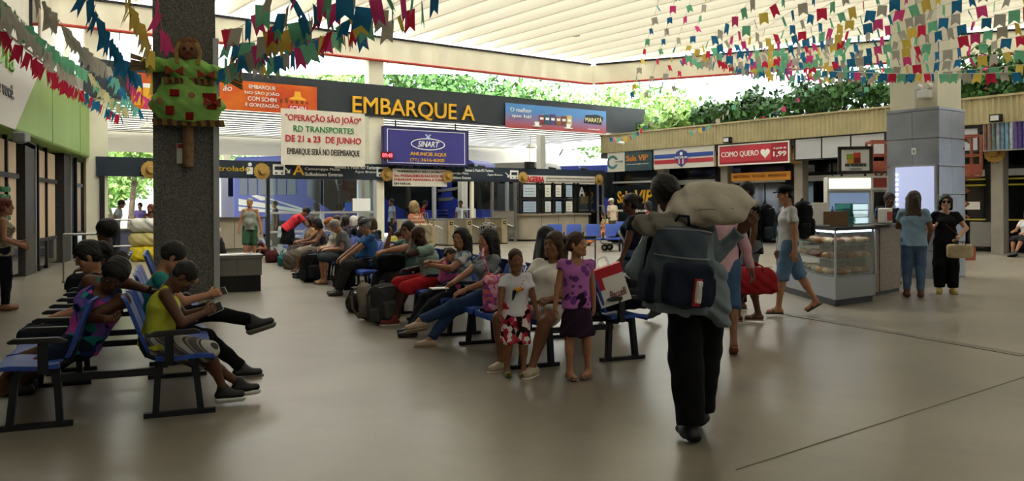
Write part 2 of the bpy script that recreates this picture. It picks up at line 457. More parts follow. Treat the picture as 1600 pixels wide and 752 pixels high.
# ================================================================== roof
ZB0, ZB1 = 6.8, 7.62
cor = PB.at(15.28)                      # roof corner over the boarding line
RB = Plane((cor.x, cor.y), (18.2-cor.x, 29.6-cor.y))
bm_ = MB(); M_ = None
def plane_box(pl, s0, s1, o0, o1, z0, z1, mb=None, mi=0):
    """box along a plane: s range, offset range toward the camera, z range"""
    mb = mb or MB(); vs = []
    for z in (z0, z1):
        for s, f in ((s0, o0), (s1, o0), (s1, o1), (s0, o1)):
            q = pl.p+pl.d*s+pl.n*f; vs.append((q.x, q.y, z))
    return mb.add(vs, [(3,2,1,0),(4,5,6,7),(0,1,5,4),(1,2,6,5),(2,3,7,6),(3,0,4,7)], mi)
roof = MB().box(-40, 44, 14, 46, 8.75, 8.8).build('ceiling', ROOFM); struct(roof)
o = MB().box(-40, 44, -16, 14, 8.75, 8.8).build('ceiling_near', translucent('dimming_roof_sheet', '#c4c1b8', .55)); struct(o)  # unseen near roof, its sheet greyed to let less light onto the foreground
beam1 = plane_box(PB, -9, 15.3, -.35, 0, ZB0, ZB1).build('trim_1', CREAM); struct(beam1)
beam2 = plane_box(RB, 0, 26, -.35, 0, ZB0, ZB1).build('trim_2', CREAM); struct(beam2)
for pl, b, s0, s1 in ((PB, beam1, -9, 15.2), (RB, beam2, .2, 26)):
    plane_box(pl, s0, s1, -.02, .06, ZB1, ZB1+.07).build('gutter_edge', DKMET, b)
    mb = MB(); mb.tube([pl.at(s0, ZB0-.02)+Vector((pl.n.x, pl.n.y, 0))*.1, pl.at(s1, ZB0-.02)+Vector((pl.n.x, pl.n.y, 0))*.1], .045, 8)
    mb.build('red_pipe', PIPE, b, smooth=True)
    for i in range(7):
        s = s0+2+i*(s1-s0)/8; p = pl.at(s, ZB0-.3)+Vector((pl.n.x, pl.n.y, 0))*.1
        MB().tube([p, p+Vector((0, 0, .3))], .015, 6).build('sprinkler', DKMET, b)
# upright between fascia and beam
for px in (590, 152):
    s, z = PB.hit(px, 120); o = plane_box(PB, s-.3, s+.3, -.45, -.1, 0, ZB0).build('trim_3', CREAM); struct(o)
# deep roof fins running away from the boarding line
for i in range(54):
    s = -14+i*.95
    q = PB.p+PB.d*s; d2 = Vector(D2)
    t0 = .05
    if s > 15.2:   # starts at the right beam
        # q + t d2 on RB
        A = RB.p-q; det = d2.x*(-RB.d.y)-d2.y*(-RB.d.x); t0 = (A.x*(-RB.d.y)-A.y*(-RB.d.x))/det+.05
    a = q+d2*t0; L_ = 30.0-max(0, t0)*.6
    if s > 15.2: L_ = 26
    mb = MB(); e = a+d2*L_; n2 = Vector((D1[0], D1[1]))
    vs = []
    for p in (a, e):
        for off, z in ((-.17, 8.74), (.17, 8.74), (.06, 7.72), (-.06, 7.72)):
            vs.append((p.x+n2.x*off, p.y+n2.y*off, z))
    mb.add(vs, [(0,1,2,3), (7,6,5,4), (0,4,5,1), (1,5,6,2), (2,6,7,3), (3,7,4,0)])
    mb.build('roof_fin', FIN, roof)

# ================================================================== boarding line, upper fascia
def rect(pl, x0, t0, b0, x1, t1, b1):
    """pixel edges on a plane -> s0, s1, z0, z1"""
    s0, zt0 = pl.hit(x0, t0); _, zb0 = pl.hit(x0, b0); s1, zt1 = pl.hit(x1, t1); _, zb1 = pl.hit(x1, b1)
    return s0, s1, (zb0+zb1)/2, (zt0+zt1)/2
def signroot(name, label, cat, pl, s, z, off):
    q = pl.p+pl.d*s+pl.n*off
    return thing(name, label, cat, (q.x, q.y, z), pl.ang)
def sign(name, label, cat, pl, px, off, m, thick=.06, part='panel', frame=None, fw=.05):
    s0, s1, z0, z1 = rect(pl, *px); r = signroot(name, label, cat, pl, s0, z0, off); w = s1-s0; h = z1-z0
    MB().box(0, w, 0, thick, 0, h).build(part, m, r)
    if frame:
        for nm, b in (('frame_bar', (0, w, 0, fw)), ('frame_bar', (0, w, h-fw, h)), ('frame_bar', (0, fw, fw, h-fw)), ('frame_bar', (w-fw, w, fw, h-fw))):
            MB().box(b[0], b[1], -.015, thick, b[2], b[3]).build('frame', frame, r)
    return r, w, h
FZ0, FZ1 = 4.75, 5.9
o = plane_box(PB, -5.0, 18.6, -.25, 0, FZ0, FZ1).build('trim_4', DKFAS); struct(o)
PBf = PB.shifted(.04)
# gold EMBARQUE A letters
s0, s1, z0, z1 = rect(PBf, 550, 150, 181, 741, 164, 194)
r = signroot('boarding_sign', 'large gold EMBARQUE A lettering on the dark upper fascia', 'sign', PB, s0, z0, .05)
txt(r, 'EMBARQUE A', 0, 0, s1-s0, .72, YEL, bold=.012, ext=.03)
# orange banner
ORANGE = mat('orange_banner', '#e07414', .6, col2='#c8420e', vscale=.9); ORANGE2 = mat('banner_amber', '#f0b030', .6)
r, w, h = sign('orange_banner', 'orange beer banner EMBARQUE NO SAO JOAO beside the scarecrow', 'banner', PB, (342, 124, 176, 494, 136, 176), .06, ORANGE, .02)
for i, t in enumerate(('EMBARQUE', 'NO SÃO JOÃO', 'COM SCHIN', 'E GONZAGÃO')):
    ww = (.27, .35, .29, .34)[i]*w
    txt(r, t, .42*w-ww/2, h*(.74-.195*i), ww, h*.15, WHT, bold=.01)
txt(r, 'SCHIN', .70*w, .08*h, .18*w, .2*h, WHT, bold=.02, shear=.2); MB().box(.685*w, .9*w, -.008, 0, .06*h, .31*h).build('brand_plate', REDT, r)
txt(r, 'ão', .03*w, .62*h, .09*w, .2*h, WHT, shear=.3)
hat = MB().lathe([(0, .30), (.1, .30), (.13, .12), (.3, .05), (.28, 0), (0, 0)], 14, (.79*w, -.02, .48*h)).build('printed_hat', ORANGE2, r); hat.scale = (1, .05, 1)
for k in range(7): MB().box(.55*w+k*.055*w, .575*w+k*.055*w, -.006, 0, .36*h, (.44+.05*(k % 3))*h).build('printed_crowd', mat('banner_brown', '#7a3a10', .7), r)
# left part of it, left of the column
r, w, h = sign('orange_banner', 'orange beer banner with glasses left of the granite column', 'banner', PB, (204, 113, 170, 252, 117, 172), .06, ORANGE, .02)
for k in range(3):
    MB().prism([(.1*w+k*.3*w, .1*h), (.3*w+k*.3*w, .1*h), (.33*w+k*.3*w, .6*h), (.07*w+k*.3*w, .6*h)], -.01, 0).build('printed_glass', ORANGE2, r)
    MB().box(.08*w+k*.3*w, .32*w+k*.3*w, -.012, 0, .6*h, .72*h).build('printed_foam', WHT, r)
# blue-red coffee banner
def grad_mat(name, c0, c1, z0, z1):
    m = bpy.data.materials.new(name); m.use_nodes = True; nt = m.node_tree; b = nt.nodes['Principled BSDF']
    tc = nt.nodes.new('ShaderNodeTexCoord'); sp = nt.nodes.new('ShaderNodeSeparateXYZ'); mr = nt.nodes.new('ShaderNodeMapRange'); r = nt.nodes.new('ShaderNodeValToRGB')
    mr.inputs[1].default_value = z0; mr.inputs[2].default_value = z1
    r.color_ramp.elements[0].color = (*lin(c0), 1); r.color_ramp.elements[1].color = (*lin(c1), 1)
    nt.links.new(tc.outputs['Object'], sp.inputs[0]); nt.links.new(sp.outputs[2], mr.inputs[0]); nt.links.new(mr.outputs[0], r.inputs[0]); nt.links.new(r.outputs[0], b.inputs['Base Color'])
    b.inputs['Roughness'].default_value = .5; return m
r, w, h = sign('coffee_banner', 'blue and red banner with coffee packets right of the boarding letters', 'banner', PB, (788, 159, 197, 945, 176, 212), .08, grad_mat('banner_blue_red', '#a8484e', '#4a86c4', .1, .7), .04)
txt(r, 'O melhor', .04*w, .66*h, .20*w, .17*h, WHT, bold=.01); txt(r, 'que há!', .055*w, .40*h, .18*w, .18*h, WHT, bold=.01)
for k in range(6):
    c = ('#7a2a2a', '#2d5d6a', '#4a3a78', '#8a5a2a', '#70353a', '#c8b070')[k]; x = .31*w+k*.055*w
    MB().box(x, x+.05*w, -.02, 0, .25*h, (.6+.04*(k % 3))*h).build('coffee_packet', mat('packet_%d' % k, c, .5), r)
    MB().box(x+.008*w, x+.042*w, -.025, -.02, .42*h, .52*h).build('packet_label', WHT, r)
for x in (.29*w, .6*w):
    q = MB().lathe([(0, 0), (.22, .0), (.26, .04), (.1, .05), (.14, .2), (.12, .2), (0, .12)], 14, (x, -.05, .12*h)).build('printed_cup', WHT, r); q.scale = (1, .15, 1)
    q.location = (0, -.01, 0)
MB().prism([(.76*w, .42*h), (.95*w, .38*h), (.97*w, .72*h), (.9*w, .82*h), (.78*w, .76*h)], -.012, 0).build('brand_badge', BLKT, r)
txt(r, 'MARATÁ', .775*w, .47*h, .175*w, .24*h, mat('cream_letter', '#e8dfa8', .5), bold=.015, y=-.018)
txt(r, 'www.marata.com.br', .8*w, .14*h, .13*w, .06*h, WHT)
# white cloth banner
CLOTHW = mat('banner_cloth', '#d9d2c2', .85, var=.06, vscale=2, bump=.3, bscale=3)
r, w, h = sign('cloth_banner', 'white hand-painted cloth banner OPERACAO SAO JOAO hung above the ticket line', 'banner', PB, (430, 171, 258, 560, 180, 262), .5, CLOTHW, .01)
txt(r, '"OPERAÇÃO SÃO JOÃO"', .05*w, .76*h, .9*w, .17*h, REDT, bold=.015)
txt(r, 'RD TRANSPORTES', .14*w, .60*h, .72*w, .11*h, GRNT, bold=.015)
txt(r, 'DE 21 a 23  DE JUNHO', .05*w, .38*h, .9*w, .155*h, REDT, bold=.02)
txt(r, 'EMBARQUE SERÁ NO DESEMBARQUE', .07*w, .17*h, .86*w, .16*h, BLKT, bold=.01)
for x in (.01*w, .99*w): MB().tube([(x, 0, h), (x, .1, h+.3)], .008, 6).build('rope', DKMET, r)
# purple hanging sign with clock
PURP = mat('purple_sign', '#3d3a86', .45, var=.08, vscale=1)
r, w, h = sign('hanging_sign', 'purple SINART hanging sign with white border and oval logo', 'sign', PB, (591, 197, 259, 724, 207, 261), .35, PURP, .12, frame=mat('sign_frame_dark', '#23234a', .4), fw=.05)
for b in ((.045, .955, .06, .075), (.045, .955, .925, .94), (.045, .052, .06, .94), (.948, .955, .06, .94)):
    MB().box(b[0]*w, b[1]*w, -.008, 0, b[2]*h, b[3]*h).build('border_line', WHT, r)
def ring(cx, cz, rx, rz, t, n=40):
    mb = MB(); vs = []; fs = []
    for i in range(n):
        a = 2*math.pi*i/n
        vs += [(cx+rx*math.cos(a), -.014, cz+rz*math.sin(a)), (cx+(rx-t)*math.cos(a), -.014, cz+(rz-t)*math.sin(a)), (cx+rx*math.cos(a), 0, cz+rz*math.sin(a)), (cx+(rx-t)*math.cos(a), 0, cz+(rz-t)*math.sin(a))]
    for i in range(n):
        a = 4*i; b = 4*((i+1) % n); fs += [(a, b, b+1, a+1), (a, a+2, b+2, b), (a+1, b+1, b+3, a+3)]
    return mb.add(vs, fs)
ring(.51*w, .58*h, .20*w, .16*h, .035).build('logo_oval', WHT, r)
txt(r, 'SINART', .39*w, .50*h, .25*w, .16*h, WHT, bold=.015, shear=.25)
for dx, dz in ((-1, -1), (1, -1), (-1, 1), (1, 1)): MB().bar((.51*w, -.01, .78*h), (.51*w+dx*.03*w, -.01, .78*h+dz*.06*h), .02, .05).build('logo_leaf', mat('logo_lilac', '#b9d0e0', .5), r)
txt(r, 'ANUNCIE AQUI', .30*w, .25*h, .42*w, .11*h, YEL, bold=.015); txt(r, '(71) 3616-8300', .30*w, .09*h, .4*w, .11*h, YEL, bold=.01)
for x in (.15, .85): MB().bar((x*w, .06, h), (x*w, .06, h+.25), .04, .04).build('bracket', DKMET, r)
for x in [i/14 for i in range(15)]: MB().box(x*w-.02, x*w+.02, .02, .1, -.07, 0).build('lower_clip', DKMET, r)
s, z = PB.hit(589, 250); c = signroot('led_clock', 'small red digital clock at the lower left of the purple sign', 'clock', PB, s-.08, z+.02, .47)
MB().box(0, .5, 0, .06, 0, .26).build('case', mat('clock_red', '#6a0d18', .4), c)
txt(c, '09:48', .05, .06, .4, .14, mat('led_red', '#ff5a6a', .5, emit=2.0), y=-.01)

# ------------------------------------------------------------------ lower band sign
BZ0, BZ1 = 2.42, 3.0
band = plane_box(PB, -4.6, 16.0, -.2, 0, BZ0, BZ1).build('trim_5', NAVY); struct(band)
def bandtext(px, py, body, w, h, m, bold=.006, label=None):
    s, z = PB.hit(px, py)
    r = signroot('band_lettering', label, 'sign', PB, s, z, .01)
    txt(r, body, 0, 0, w, h, m, bold=bold); return r
def band_sign(px0, px1, items, label):
    s0, _ = PB.hit(px0, 270); s1, _ = PB.hit(px1, 270)
    r = signroot('boarding_direction_sign', label, 'sign', PB, s0, BZ0+.03, .02); w = s1-s0
    MB().box(0, w, 0, .02, 0, BZ1-BZ0-.06).build('panel', NAVY, r)
    for it in items:
        x = it[0]*w
        if it[1] == 'bus':
            MB().box(x, x+.42, -.012, 0, .1, .45).build('bus_pictogram', WHT, r)
            MB().box(x+.06, x+.36, -.02, -.012, .26, .38).build('bus_pictogram_window', NAVY, r)
            for q in (.08, .28): MB().box(x+q, x+q+.07, -.02, -.012, .13, .18).build('bus_pictogram_wheel', NAVY, r)
        elif it[1] == 'arrow':
            MB().bar((x, -.01, .36), (x+.18, -.01, .2), .01, .04).build('arrow', WHT, r); MB().prism([(x+.2, .15), (x+.22, .3), (x+.08, .17)], -.012, 0).build('arrow_head', WHT, r)
        elif it[1] == 'person':
            MB().lathe([(0, .07), (.06, .04), (.06, -.04), (0, -.07)], 10, (x+.1, -.01, .42)).build('pictogram_head', WHT, r)
            MB().box(x, x+.2, -.012, 0, .1, .33).build('pictogram_body', WHT, r)
        else: txt(r, it[1], x, it[2], it[3], it[4], it[5], bold=it[6] if len(it) > 6 else .006)
    return r
band_sign(340, 412, [(0, 'trolado', .19, 1.05, .17, YEL2, .02), (.62, 'person')], 'navy overhead band sign ending in trolado beside a straw hat')
band_sign(416, 598, [(.05, 'bus'), (.14, 'arrow'), (.21, 'A', .1, .42, .36, YEL, .02), (.31, 'Camurujipe Plena', .25, 1.3, .12, WHT), (.31, 'Sulbahiano Emtran', .08, 1.4, .12, WHT), (.56, 'Santana S. Paulo RD Turismo', .36, 1.75, .12, WHT), (.74, 'Água Branca', .2, .9, .12, WHT), (.94, 'bus')], 'navy overhead band sign with bus pictogram, gold A and company names')
band_sign(600, 612, [(.05, 'A', .1, .25, .36, YEL, .02)], 'short navy band panel with a second gold A')
band_sign(697, 808, [(.02, 'Camurujipe Plena', .22, .95, .11, WHT), (.02, 'Sulbahiano Emtran', .06, 1.05, .11, WHT), (.25, 'Santana S. Paulo RD Turismo', .36, 1.35, .11, WHT), (.56, 'Água Branca', .2, .75, .11, WHT), (.82, 'arrow'), (.89, 'bus')], 'navy overhead band sign with company names left of the red AGERBA sign')
r, w, h = sign('paper_notice', 'white notice OPERACAO SAO JOAO with red lines taped over the band sign', 'notice', PB, (612, 263, 290, 697, 266, 293), .06, CLOTHW, .01)
txt(r, '"OPERAÇÃO SÃO JOÃO"', .08*w, .76*h, .84*w, .17*h, BLKT, bold=.012); txt(r, 'Srs. PASSAGEIROS FACILITE SEU', .03*w, .53*h, .94*w, .15*h, REDT, bold=.01)
txt(r, 'EMBARQUE MANTENHA A TARIFA', .03*w, .30*h, .94*w, .15*h, REDT, bold=.01); txt(r, 'EM MÃOS.', .03*w, .09*h, .3*w, .15*h, BLKT, bold=.01)
r, w, h = sign('agency_sign', 'white sign with red AGERBA logo above the information kiosk', 'sign', PB, (820, 274, 287, 928, 276, 288), .06, mat('sign_paper', '#cfcabd', .6), .02)
txt(r, 'AGERBA', .01*w, .12*h, .24*w, .76*h, REDT, bold=.03)
for i, t in enumerate(('AGÊNCIA ESTADUAL DE REGULAÇÃO DE SERVIÇOS PÚBLICOS', 'DE ENERGIA, TRANSPORTES E COMUNICAÇÕES DA BAHIA')): txt(r, t, .28*w, (.55-.4*i)*h, .7*w, .26*h, BLKT)
s0, s1, z0, z1 = rect(PB, 845, 286, 292, 908, 287, 292); r = signroot('agency_subtitle', 'white lettering FISCALIZACAO E OUVIDORIA under the agency sign', 'sign', PB, s0, BZ0+.06, .02); txt(r, 'FISCALIZAÇÃO E OUVIDORIA', 0, 0, s1-s0, .14, WHT, bold=.012)

def straw_hat(p, rz, label, r=.28):
    t = thing('straw_hat', label, 'hat', p, rz, 'straw hats hung as decoration')
    mb = MB().lathe([(0, -.14), (.35*r, -.14), (.45*r, -.08), (.48*r, -.01), (1.0*r, .0), (.97*r, .015), (0, .015)], 20, axis='y'); mb.build('brim_and_crown', STRAW, t, smooth=True)
    MB().lathe([(.485*r, -.045), (.50*r, -.03), (.505*r, -.008), (.48*r, -.008)], 20, axis='y').build('hat_band', mat('hat_band', '#8a5a2a', .8), t)
    for k in range(14):
        a = k*2*math.pi/14; MB().bar((.95*r*math.cos(a), .005, .95*r*math.sin(a)), (1.1*r*math.cos(a+.1), -.01, 1.1*r*math.sin(a+.1)), .02, .012).build('straw_end', STRAW, t)
for px, py, lab in ((233, 266, 'straw hat on the band sign left of the granite column'), (407, 268, 'straw hat on the band sign right of the word trolado'), (602, 273, 'straw hat at the left end of the white paper notice'), (697, 276, 'straw hat at the right end of the white paper notice'), (814, 278, 'straw hat left of the agency sign'), (933, 281, 'straw hat right of the agency sign')):
    s, z = PB.hit(px, py); q = PB.p+PB.d*s+PB.n*.14; straw_hat((q.x, q.y, z), PB.ang, lab, .24 if px > 500 else .27)
# loudspeaker boxes on the band
for px, py, lab in ((555, 254, 'small black loudspeaker under the cloth banner'), (826, 267, 'small black loudspeaker on the band above the kiosk')):
    s, z = PB.hit(px, py); r = signroot('loudspeaker', lab, 'loudspeaker', PB, s-.2, BZ1, -.05); MB().box(0, .42, -.2, 0, 0, .28).build('case', BLACK, r, bevel=.03); MB().box(.04, .38, -.21, -.2, .04, .24).build('grille', DKMET, r)

# ------------------------------------------------------------------ platform canopy behind the line
canopy = plane_box(PB, -9, 24, -12.6, -.3, 4.95, 5.0).build('ceiling_canopy', translucent('canopy_sheet', '#f4f2ea', .8)); struct(canopy)
SL = mat('canopy_slat', '#8d8a80', .6)
for i in range(14): plane_box(PB, -9, 19.5, -.8-i*.86-.40, -.8-i*.86, 4.80, 4.815).build('slat', SL, canopy)
o = plane_box(PB, -9, 24, -13.0, -12.6, 3.95, 4.95).build('trim_6', mat('beam_grey', '#cbc7bb', .7)); struct(o)
for s in (-3.6, 3.2, 9.5, 14.5): o = plane_box(PB, s, s+.35, -12.9, -12.6, 0, 3.95).build('trim_7', CREAM); struct(o)
for s in (5.2, 9.9, 14.2): o = plane_box(PB, s, s+.3, -2.6, -2.3, 0, 4.7).build('trim_8', WHITEP); struct(o)
# bell lamps
def bell_lamp(p, drop, lab, r=.22):
    t = thing('pendant_lamp', lab, 'lamp', p, 0)
    MB().tube([(0, 0, .18), (0, 0, drop)], .012, 6).build('cord', DKMET, t)
    MB().lathe([(.03, .2), (.05, .16), (.12*r/.22, .1), (r, -.02), (r-.01, -.03), (0, .0)], 18).build('shade', mat('lamp_shade', '#b9b7ae', .35, .5), t, smooth=True)
for px, py, Y, lab, dr in ((230, 199, 31, 'bell pendant lamp left of the granite column', 1.5), (829, 230, 40, 'bell pendant lamp under the coffee banner', 1.2), (828, 262, 46, 'bell pendant lamp just above the agency sign', 1.0)):
    p = at(px, py, Y); bell_lamp(p, max(.5, 4.8-p.z), lab, .26)
for px, py, Y, lab in ((722, 22, 29, 'glass pendant lamp under the roof fins left of centre'), (898, 55, 31, 'glass pendant lamp hanging in the bright roof')): p = at(px, py, Y); bell_lamp(p, 8.7-p.z, lab, .2)
# ================================================================== boarding line at floor level
def pbt(name, label, cat, px, py_floor=None, off=0.0, rz=0.0, group=None):
    s, _ = PB.hit(px, 300); q = PB.p+PB.d*s+PB.n*off
    return thing(name, label, cat, (q.x, q.y, 0), PB.ang+rz, group)
def s_of(px): return PB.hit(px, 300)[0]
# left counter with window opening
s0, s1 = s_of(343), s_of(411)
r = signroot('ticket_counter', 'grey ticket counter behind the man in green shorts', 'counter', PB, s0, 0, 0)
w = s1-s0
MB().box(0, w, 0, .5, .12, 1.08).build('body', LAMINATE, r); MB().box(0, w, .04, .5, 0, .12).build('plinth', mat('plinth_grey', '#6b655b', .6), r)
MB().box(-.05, w+.03, -.12, .55, 1.08, 1.14).build('worktop', mat('worktop_dark', '#4a453f', .4), r)
for k in range(1, 3): MB().box(k*w/3-.006, k*w/3+.006, -.006, 0, .12, 1.08).build('panel_joint', DKMET, r)
# left of column: railing and low counter
s0, s1 = s_of(160), s_of(335)
r = signroot('counter', 'low grey counter behind the railing left of the granite column', 'counter', PB, s0, 0, -1.2); w = s1-s0
MB().box(0, w, 0, .4, 0, .75).build('body', mat('blue_grey_panel', '#6a6a86', .5, var=.15, vscale=1), r); MB().box(0, w, -.08, .45, .75, .8).build('worktop', STEEL, r)
r = signroot('railing', 'steel pipe railing left of the granite column', 'railing', PB, s0, 0, -.1)
for x in (0, .9, 1.9, 2.9, 3.3): MB().tube([(x, 0, 0), (x, 0, 1.1)], .03, 8).build('post', STEEL, r, smooth=True)
for z in (.3, 1.1): MB().tube([(0, 0, z), (3.3, 0, z)], .028, 8).build('rail', STEEL, r, smooth=True)
MB().box(1.3, 2.1, -.03, 0, .78, .98).build('plate', mat('rail_plate', '#55555a', .5), r)
# glazed partition with rails
r = signroot('glass_partition', 'glass partition with steel rails in front of the blue buses', 'partition', PB, s_of(418), 0, 0); w = s_of(585)-s_of(418)
for i, px in enumerate((418, 503, 561, 585)):
    x = s_of(px)-s_of(418); MB().box(x-.06, x+.06, -.06, .06, 0, BZ0 if i != 1 else 1.3).build('post', ALU if i else DKMET, r)
for a, b in ((418, 503), (503, 585)):
    x0 = s_of(a)-s_of(418)+.06; x1 = s_of(b)-s_of(418)-.06
    MB().box(x0, x1, -.008, .008, .12, BZ0).build('pane', GLASS, r)
for z in (.62, 1.26): MB().box(0, w, -.05, .05, z-.035, z+.035).build('rail', ALU, r)
MB().box(0, w, -.04, .04, .04, .12).build('sill', ALU, r)
MB().box(w-.9, w-.2, -.07, -.06, 1.3, 1.75).build('pasted_notice', WHT, r); MB().box(w-1.2, w-.95, -.07, -.06, 1.3, 1.6).build('pasted_notice', BLUET, r)
# door frame posts
for px, m in ((679, ALU), (793, ALU), (160, DKMET), (738, CREAM)):
    s = s_of(px); o = plane_box(PB, s-.06, s+.06, -.1, .02, 0, BZ0).build('trim_9', m); struct(o)
# steel box stand above turnstiles (ticket reader table)
r = pbt('reader_stand', 'white steel reader stand standing behind the last turnstile', 'stand', 730, off=-.4)
for x in (0, .62): MB().box(x, x+.05, 0, .05, .0, 1.35).build('upright', WHT, r)
for z in (1.3, .9): MB().box(0, .67, 0, .05, z, z+.05).build('crossbar', WHT, r)
MB().box(.05, .62, .01, .03, .95, 1.3).build('pane', GLASS, r)
# turnstiles
TS = mat('turnstile_steel', '#b8a98c', .35, .6, var=.08, vscale=6)
def turnstile(px, lab):
    r = pbt('turnstile', lab, 'turnstile', px, off=1.1, group='turnstiles of the boarding gate')
    MB().box(-.13, .13, -.5, .5, .04, .96).build('cabinet', TS, r, bevel=.02)
    MB().box(-.15, .15, -.53, .53, .96, 1.0).build('lid', STEEL, r); MB().box(-.14, .14, -.51, .51, 0, .04).build('base', DKMET, r)
    MB().box(-.06, .06, -.515, -.5, .76, .88).build('reader', BLACK, r); MB().box(-.03, .03, -.52, -.515, .8, .84).build('reader_light', mat('reader_green', '#c8c060', .5), r)
    MB().box(.13, .18, -.1, .1, .78, .92).build('hub', STEEL, r)
    for a in (0, 120, 240):
        an = math.radians(a+90); MB().tube([(.18, 0, .85), (.18+.33*abs(math.cos(an))+.12, .3*math.cos(an), .85-.42*abs(math.sin(an)) if a else .5)], .02, 8).build('arm', STEEL, r, smooth=True)
for i, px in enumerate((612, 640, 669, 697, 725, 751)):
    turnstile(px, ('leftmost turnstile beside the glass partition', 'second turnstile from the glass partition', 'third turnstile from the glass partition', 'fourth turnstile from the glass partition', 'fifth turnstile from the glass partition', 'rightmost turnstile next to the steel gate')[i])
# steel gate
r = pbt('steel_gate', 'steel gate with horizontal bars right of the turnstiles', 'gate', 762, off=.3); w = s_of(798)-s_of(762)
for x in (0, w): MB().box(x-.05, x+.05, -.05, .05, 0, 2.4).build('post', STEEL, r)
for z in (.12, .3, .48, .62): MB().box(0, w, -.02, .02, z, z+.05).build('bar', STEEL, r)
MB().box(.05, w-.05, -.01, .01, .66, 1.25).build('plate', mat('gate_plate', '#7d756b', .5, .3), r)
# information kiosk
s0 = s_of(803); w = s_of(906)-s0
r = signroot('information_kiosk', 'curved information counter with pasted windows under the agency sign', 'kiosk', PB, s0, 0, .55)
def arc_wall(x0, x1, rad, z0, z1, y=0.0, dy=2.0):
    pts = [(x0, y+dy)]+[(x0+rad-rad*math.cos(a), y+rad-rad*math.sin(a)) for a in [i*math.pi/2/8 for i in range(9)]]+[(x1, y), (x1, y+dy)]
    n = len(pts); vs = [(x, yy, z0) for x, yy in pts]+[(x, yy, z1) for x, yy in pts]
    return MB().add(vs, [(i, (i+1) % n, (i+1) % n+n, i+n) for i in range(n)]+[tuple(range(n-1, -1, -1)), tuple(range(n, 2*n))])
arc_wall(0, w, .5, .08, 1.05).build('counter_front', LAMINATE, r, smooth=True)
arc_wall(-.06, w+.06, .5, 1.05, 1.12, -.1).build('worktop', mat('kiosk_top', '#8a7e6c', .4), r); arc_wall(.03, w-.03, .5, 0, .08, .04).build('plinth', DKMET, r)
for k in range(1, 4): MB().box(k*w/4+.1, k*w/4+.112, -.005, .002, .08, 1.05).build('panel_joint', DKMET, r)
cols_ = [0, .12, .36, .42, .56, .70, .84, .9, 1.0]
for x in (.05, .3, .37, .53, .69, .86, .92): MB().box(x*w-.04, x*w+.04, .3, .4, 1.12, BZ0).build('window_frame', BLACK, r)
MB().box(0, w*.92, .3, .4, 1.7, 1.76).build('window_rail', BLACK, r)
random.seed(3)
for a, b in ((.06, .3), (.38, .52), (.54, .68), (.7, .85)):
    for z0, z1 in ((1.15, 1.69), (1.78, 2.38)):
        p = MB().box(a*w+.04, b*w-.04, .34, .36, z0, z1).build('pane', GLASSD, r)
        MB().box(a*w+.1, b*w-.1, .325, .335, z0+.04, z1-.06).build('pasted_sheet', mat('sheet_%d' % random.randint(0, 3), ('#cfd0cc', '#9fb2c4', '#d8d3c4', '#b8c4cc')[random.randint(0, 3)], .7), p)
        for q in range(3): MB().box(a*w+.16, b*w-.2, .32, .325, z0+.12+q*.12, z0+.15+q*.12).build('sheet_line', mat('sheet_ink', '#7c8a98', .7), p)
MB().box(.30*w, .36*w, .33, .36, 1.15, 2.38).build('pane', GLASSD, r)
MB().box(.05*w, w*.92, 1.9, 1.95, 1.1, 2.4).build('back_panel', mat('kiosk_back', '#4a4f55', .6), r)
# right end glazing between kiosk and the VIP lounge
r = signroot('glazed_screen', 'glazed screen with a white letter A between kiosk and lounge', 'screen', PB, s_of(908), 0, -.3); w = s_of(948)-s_of(906)
for x in (0, .5*w, .8*w, w): MB().box(x-.05, x+.05, 0, .08, 0, BZ0).build('post', ALU if x > .6*w else DKMET, r)
MB().box(0, w, 0, .08, 1.12, 1.2).build('rail', DKMET, r)
for a, b in ((0, .5), (.5, .8), (.8, 1)): MB().box(a*w+.05, b*w-.05, .03, .05, 1.2, BZ0).build('pane', GLASSD, r); MB().box(a*w+.05, b*w-.05, .03, .06, .05, 1.12).build('lower_panel', DKGLASS, r)
txt(r, 'A', .08*w, 1.85, .22*w, .42, WHT, y=-.0, bold=.02)
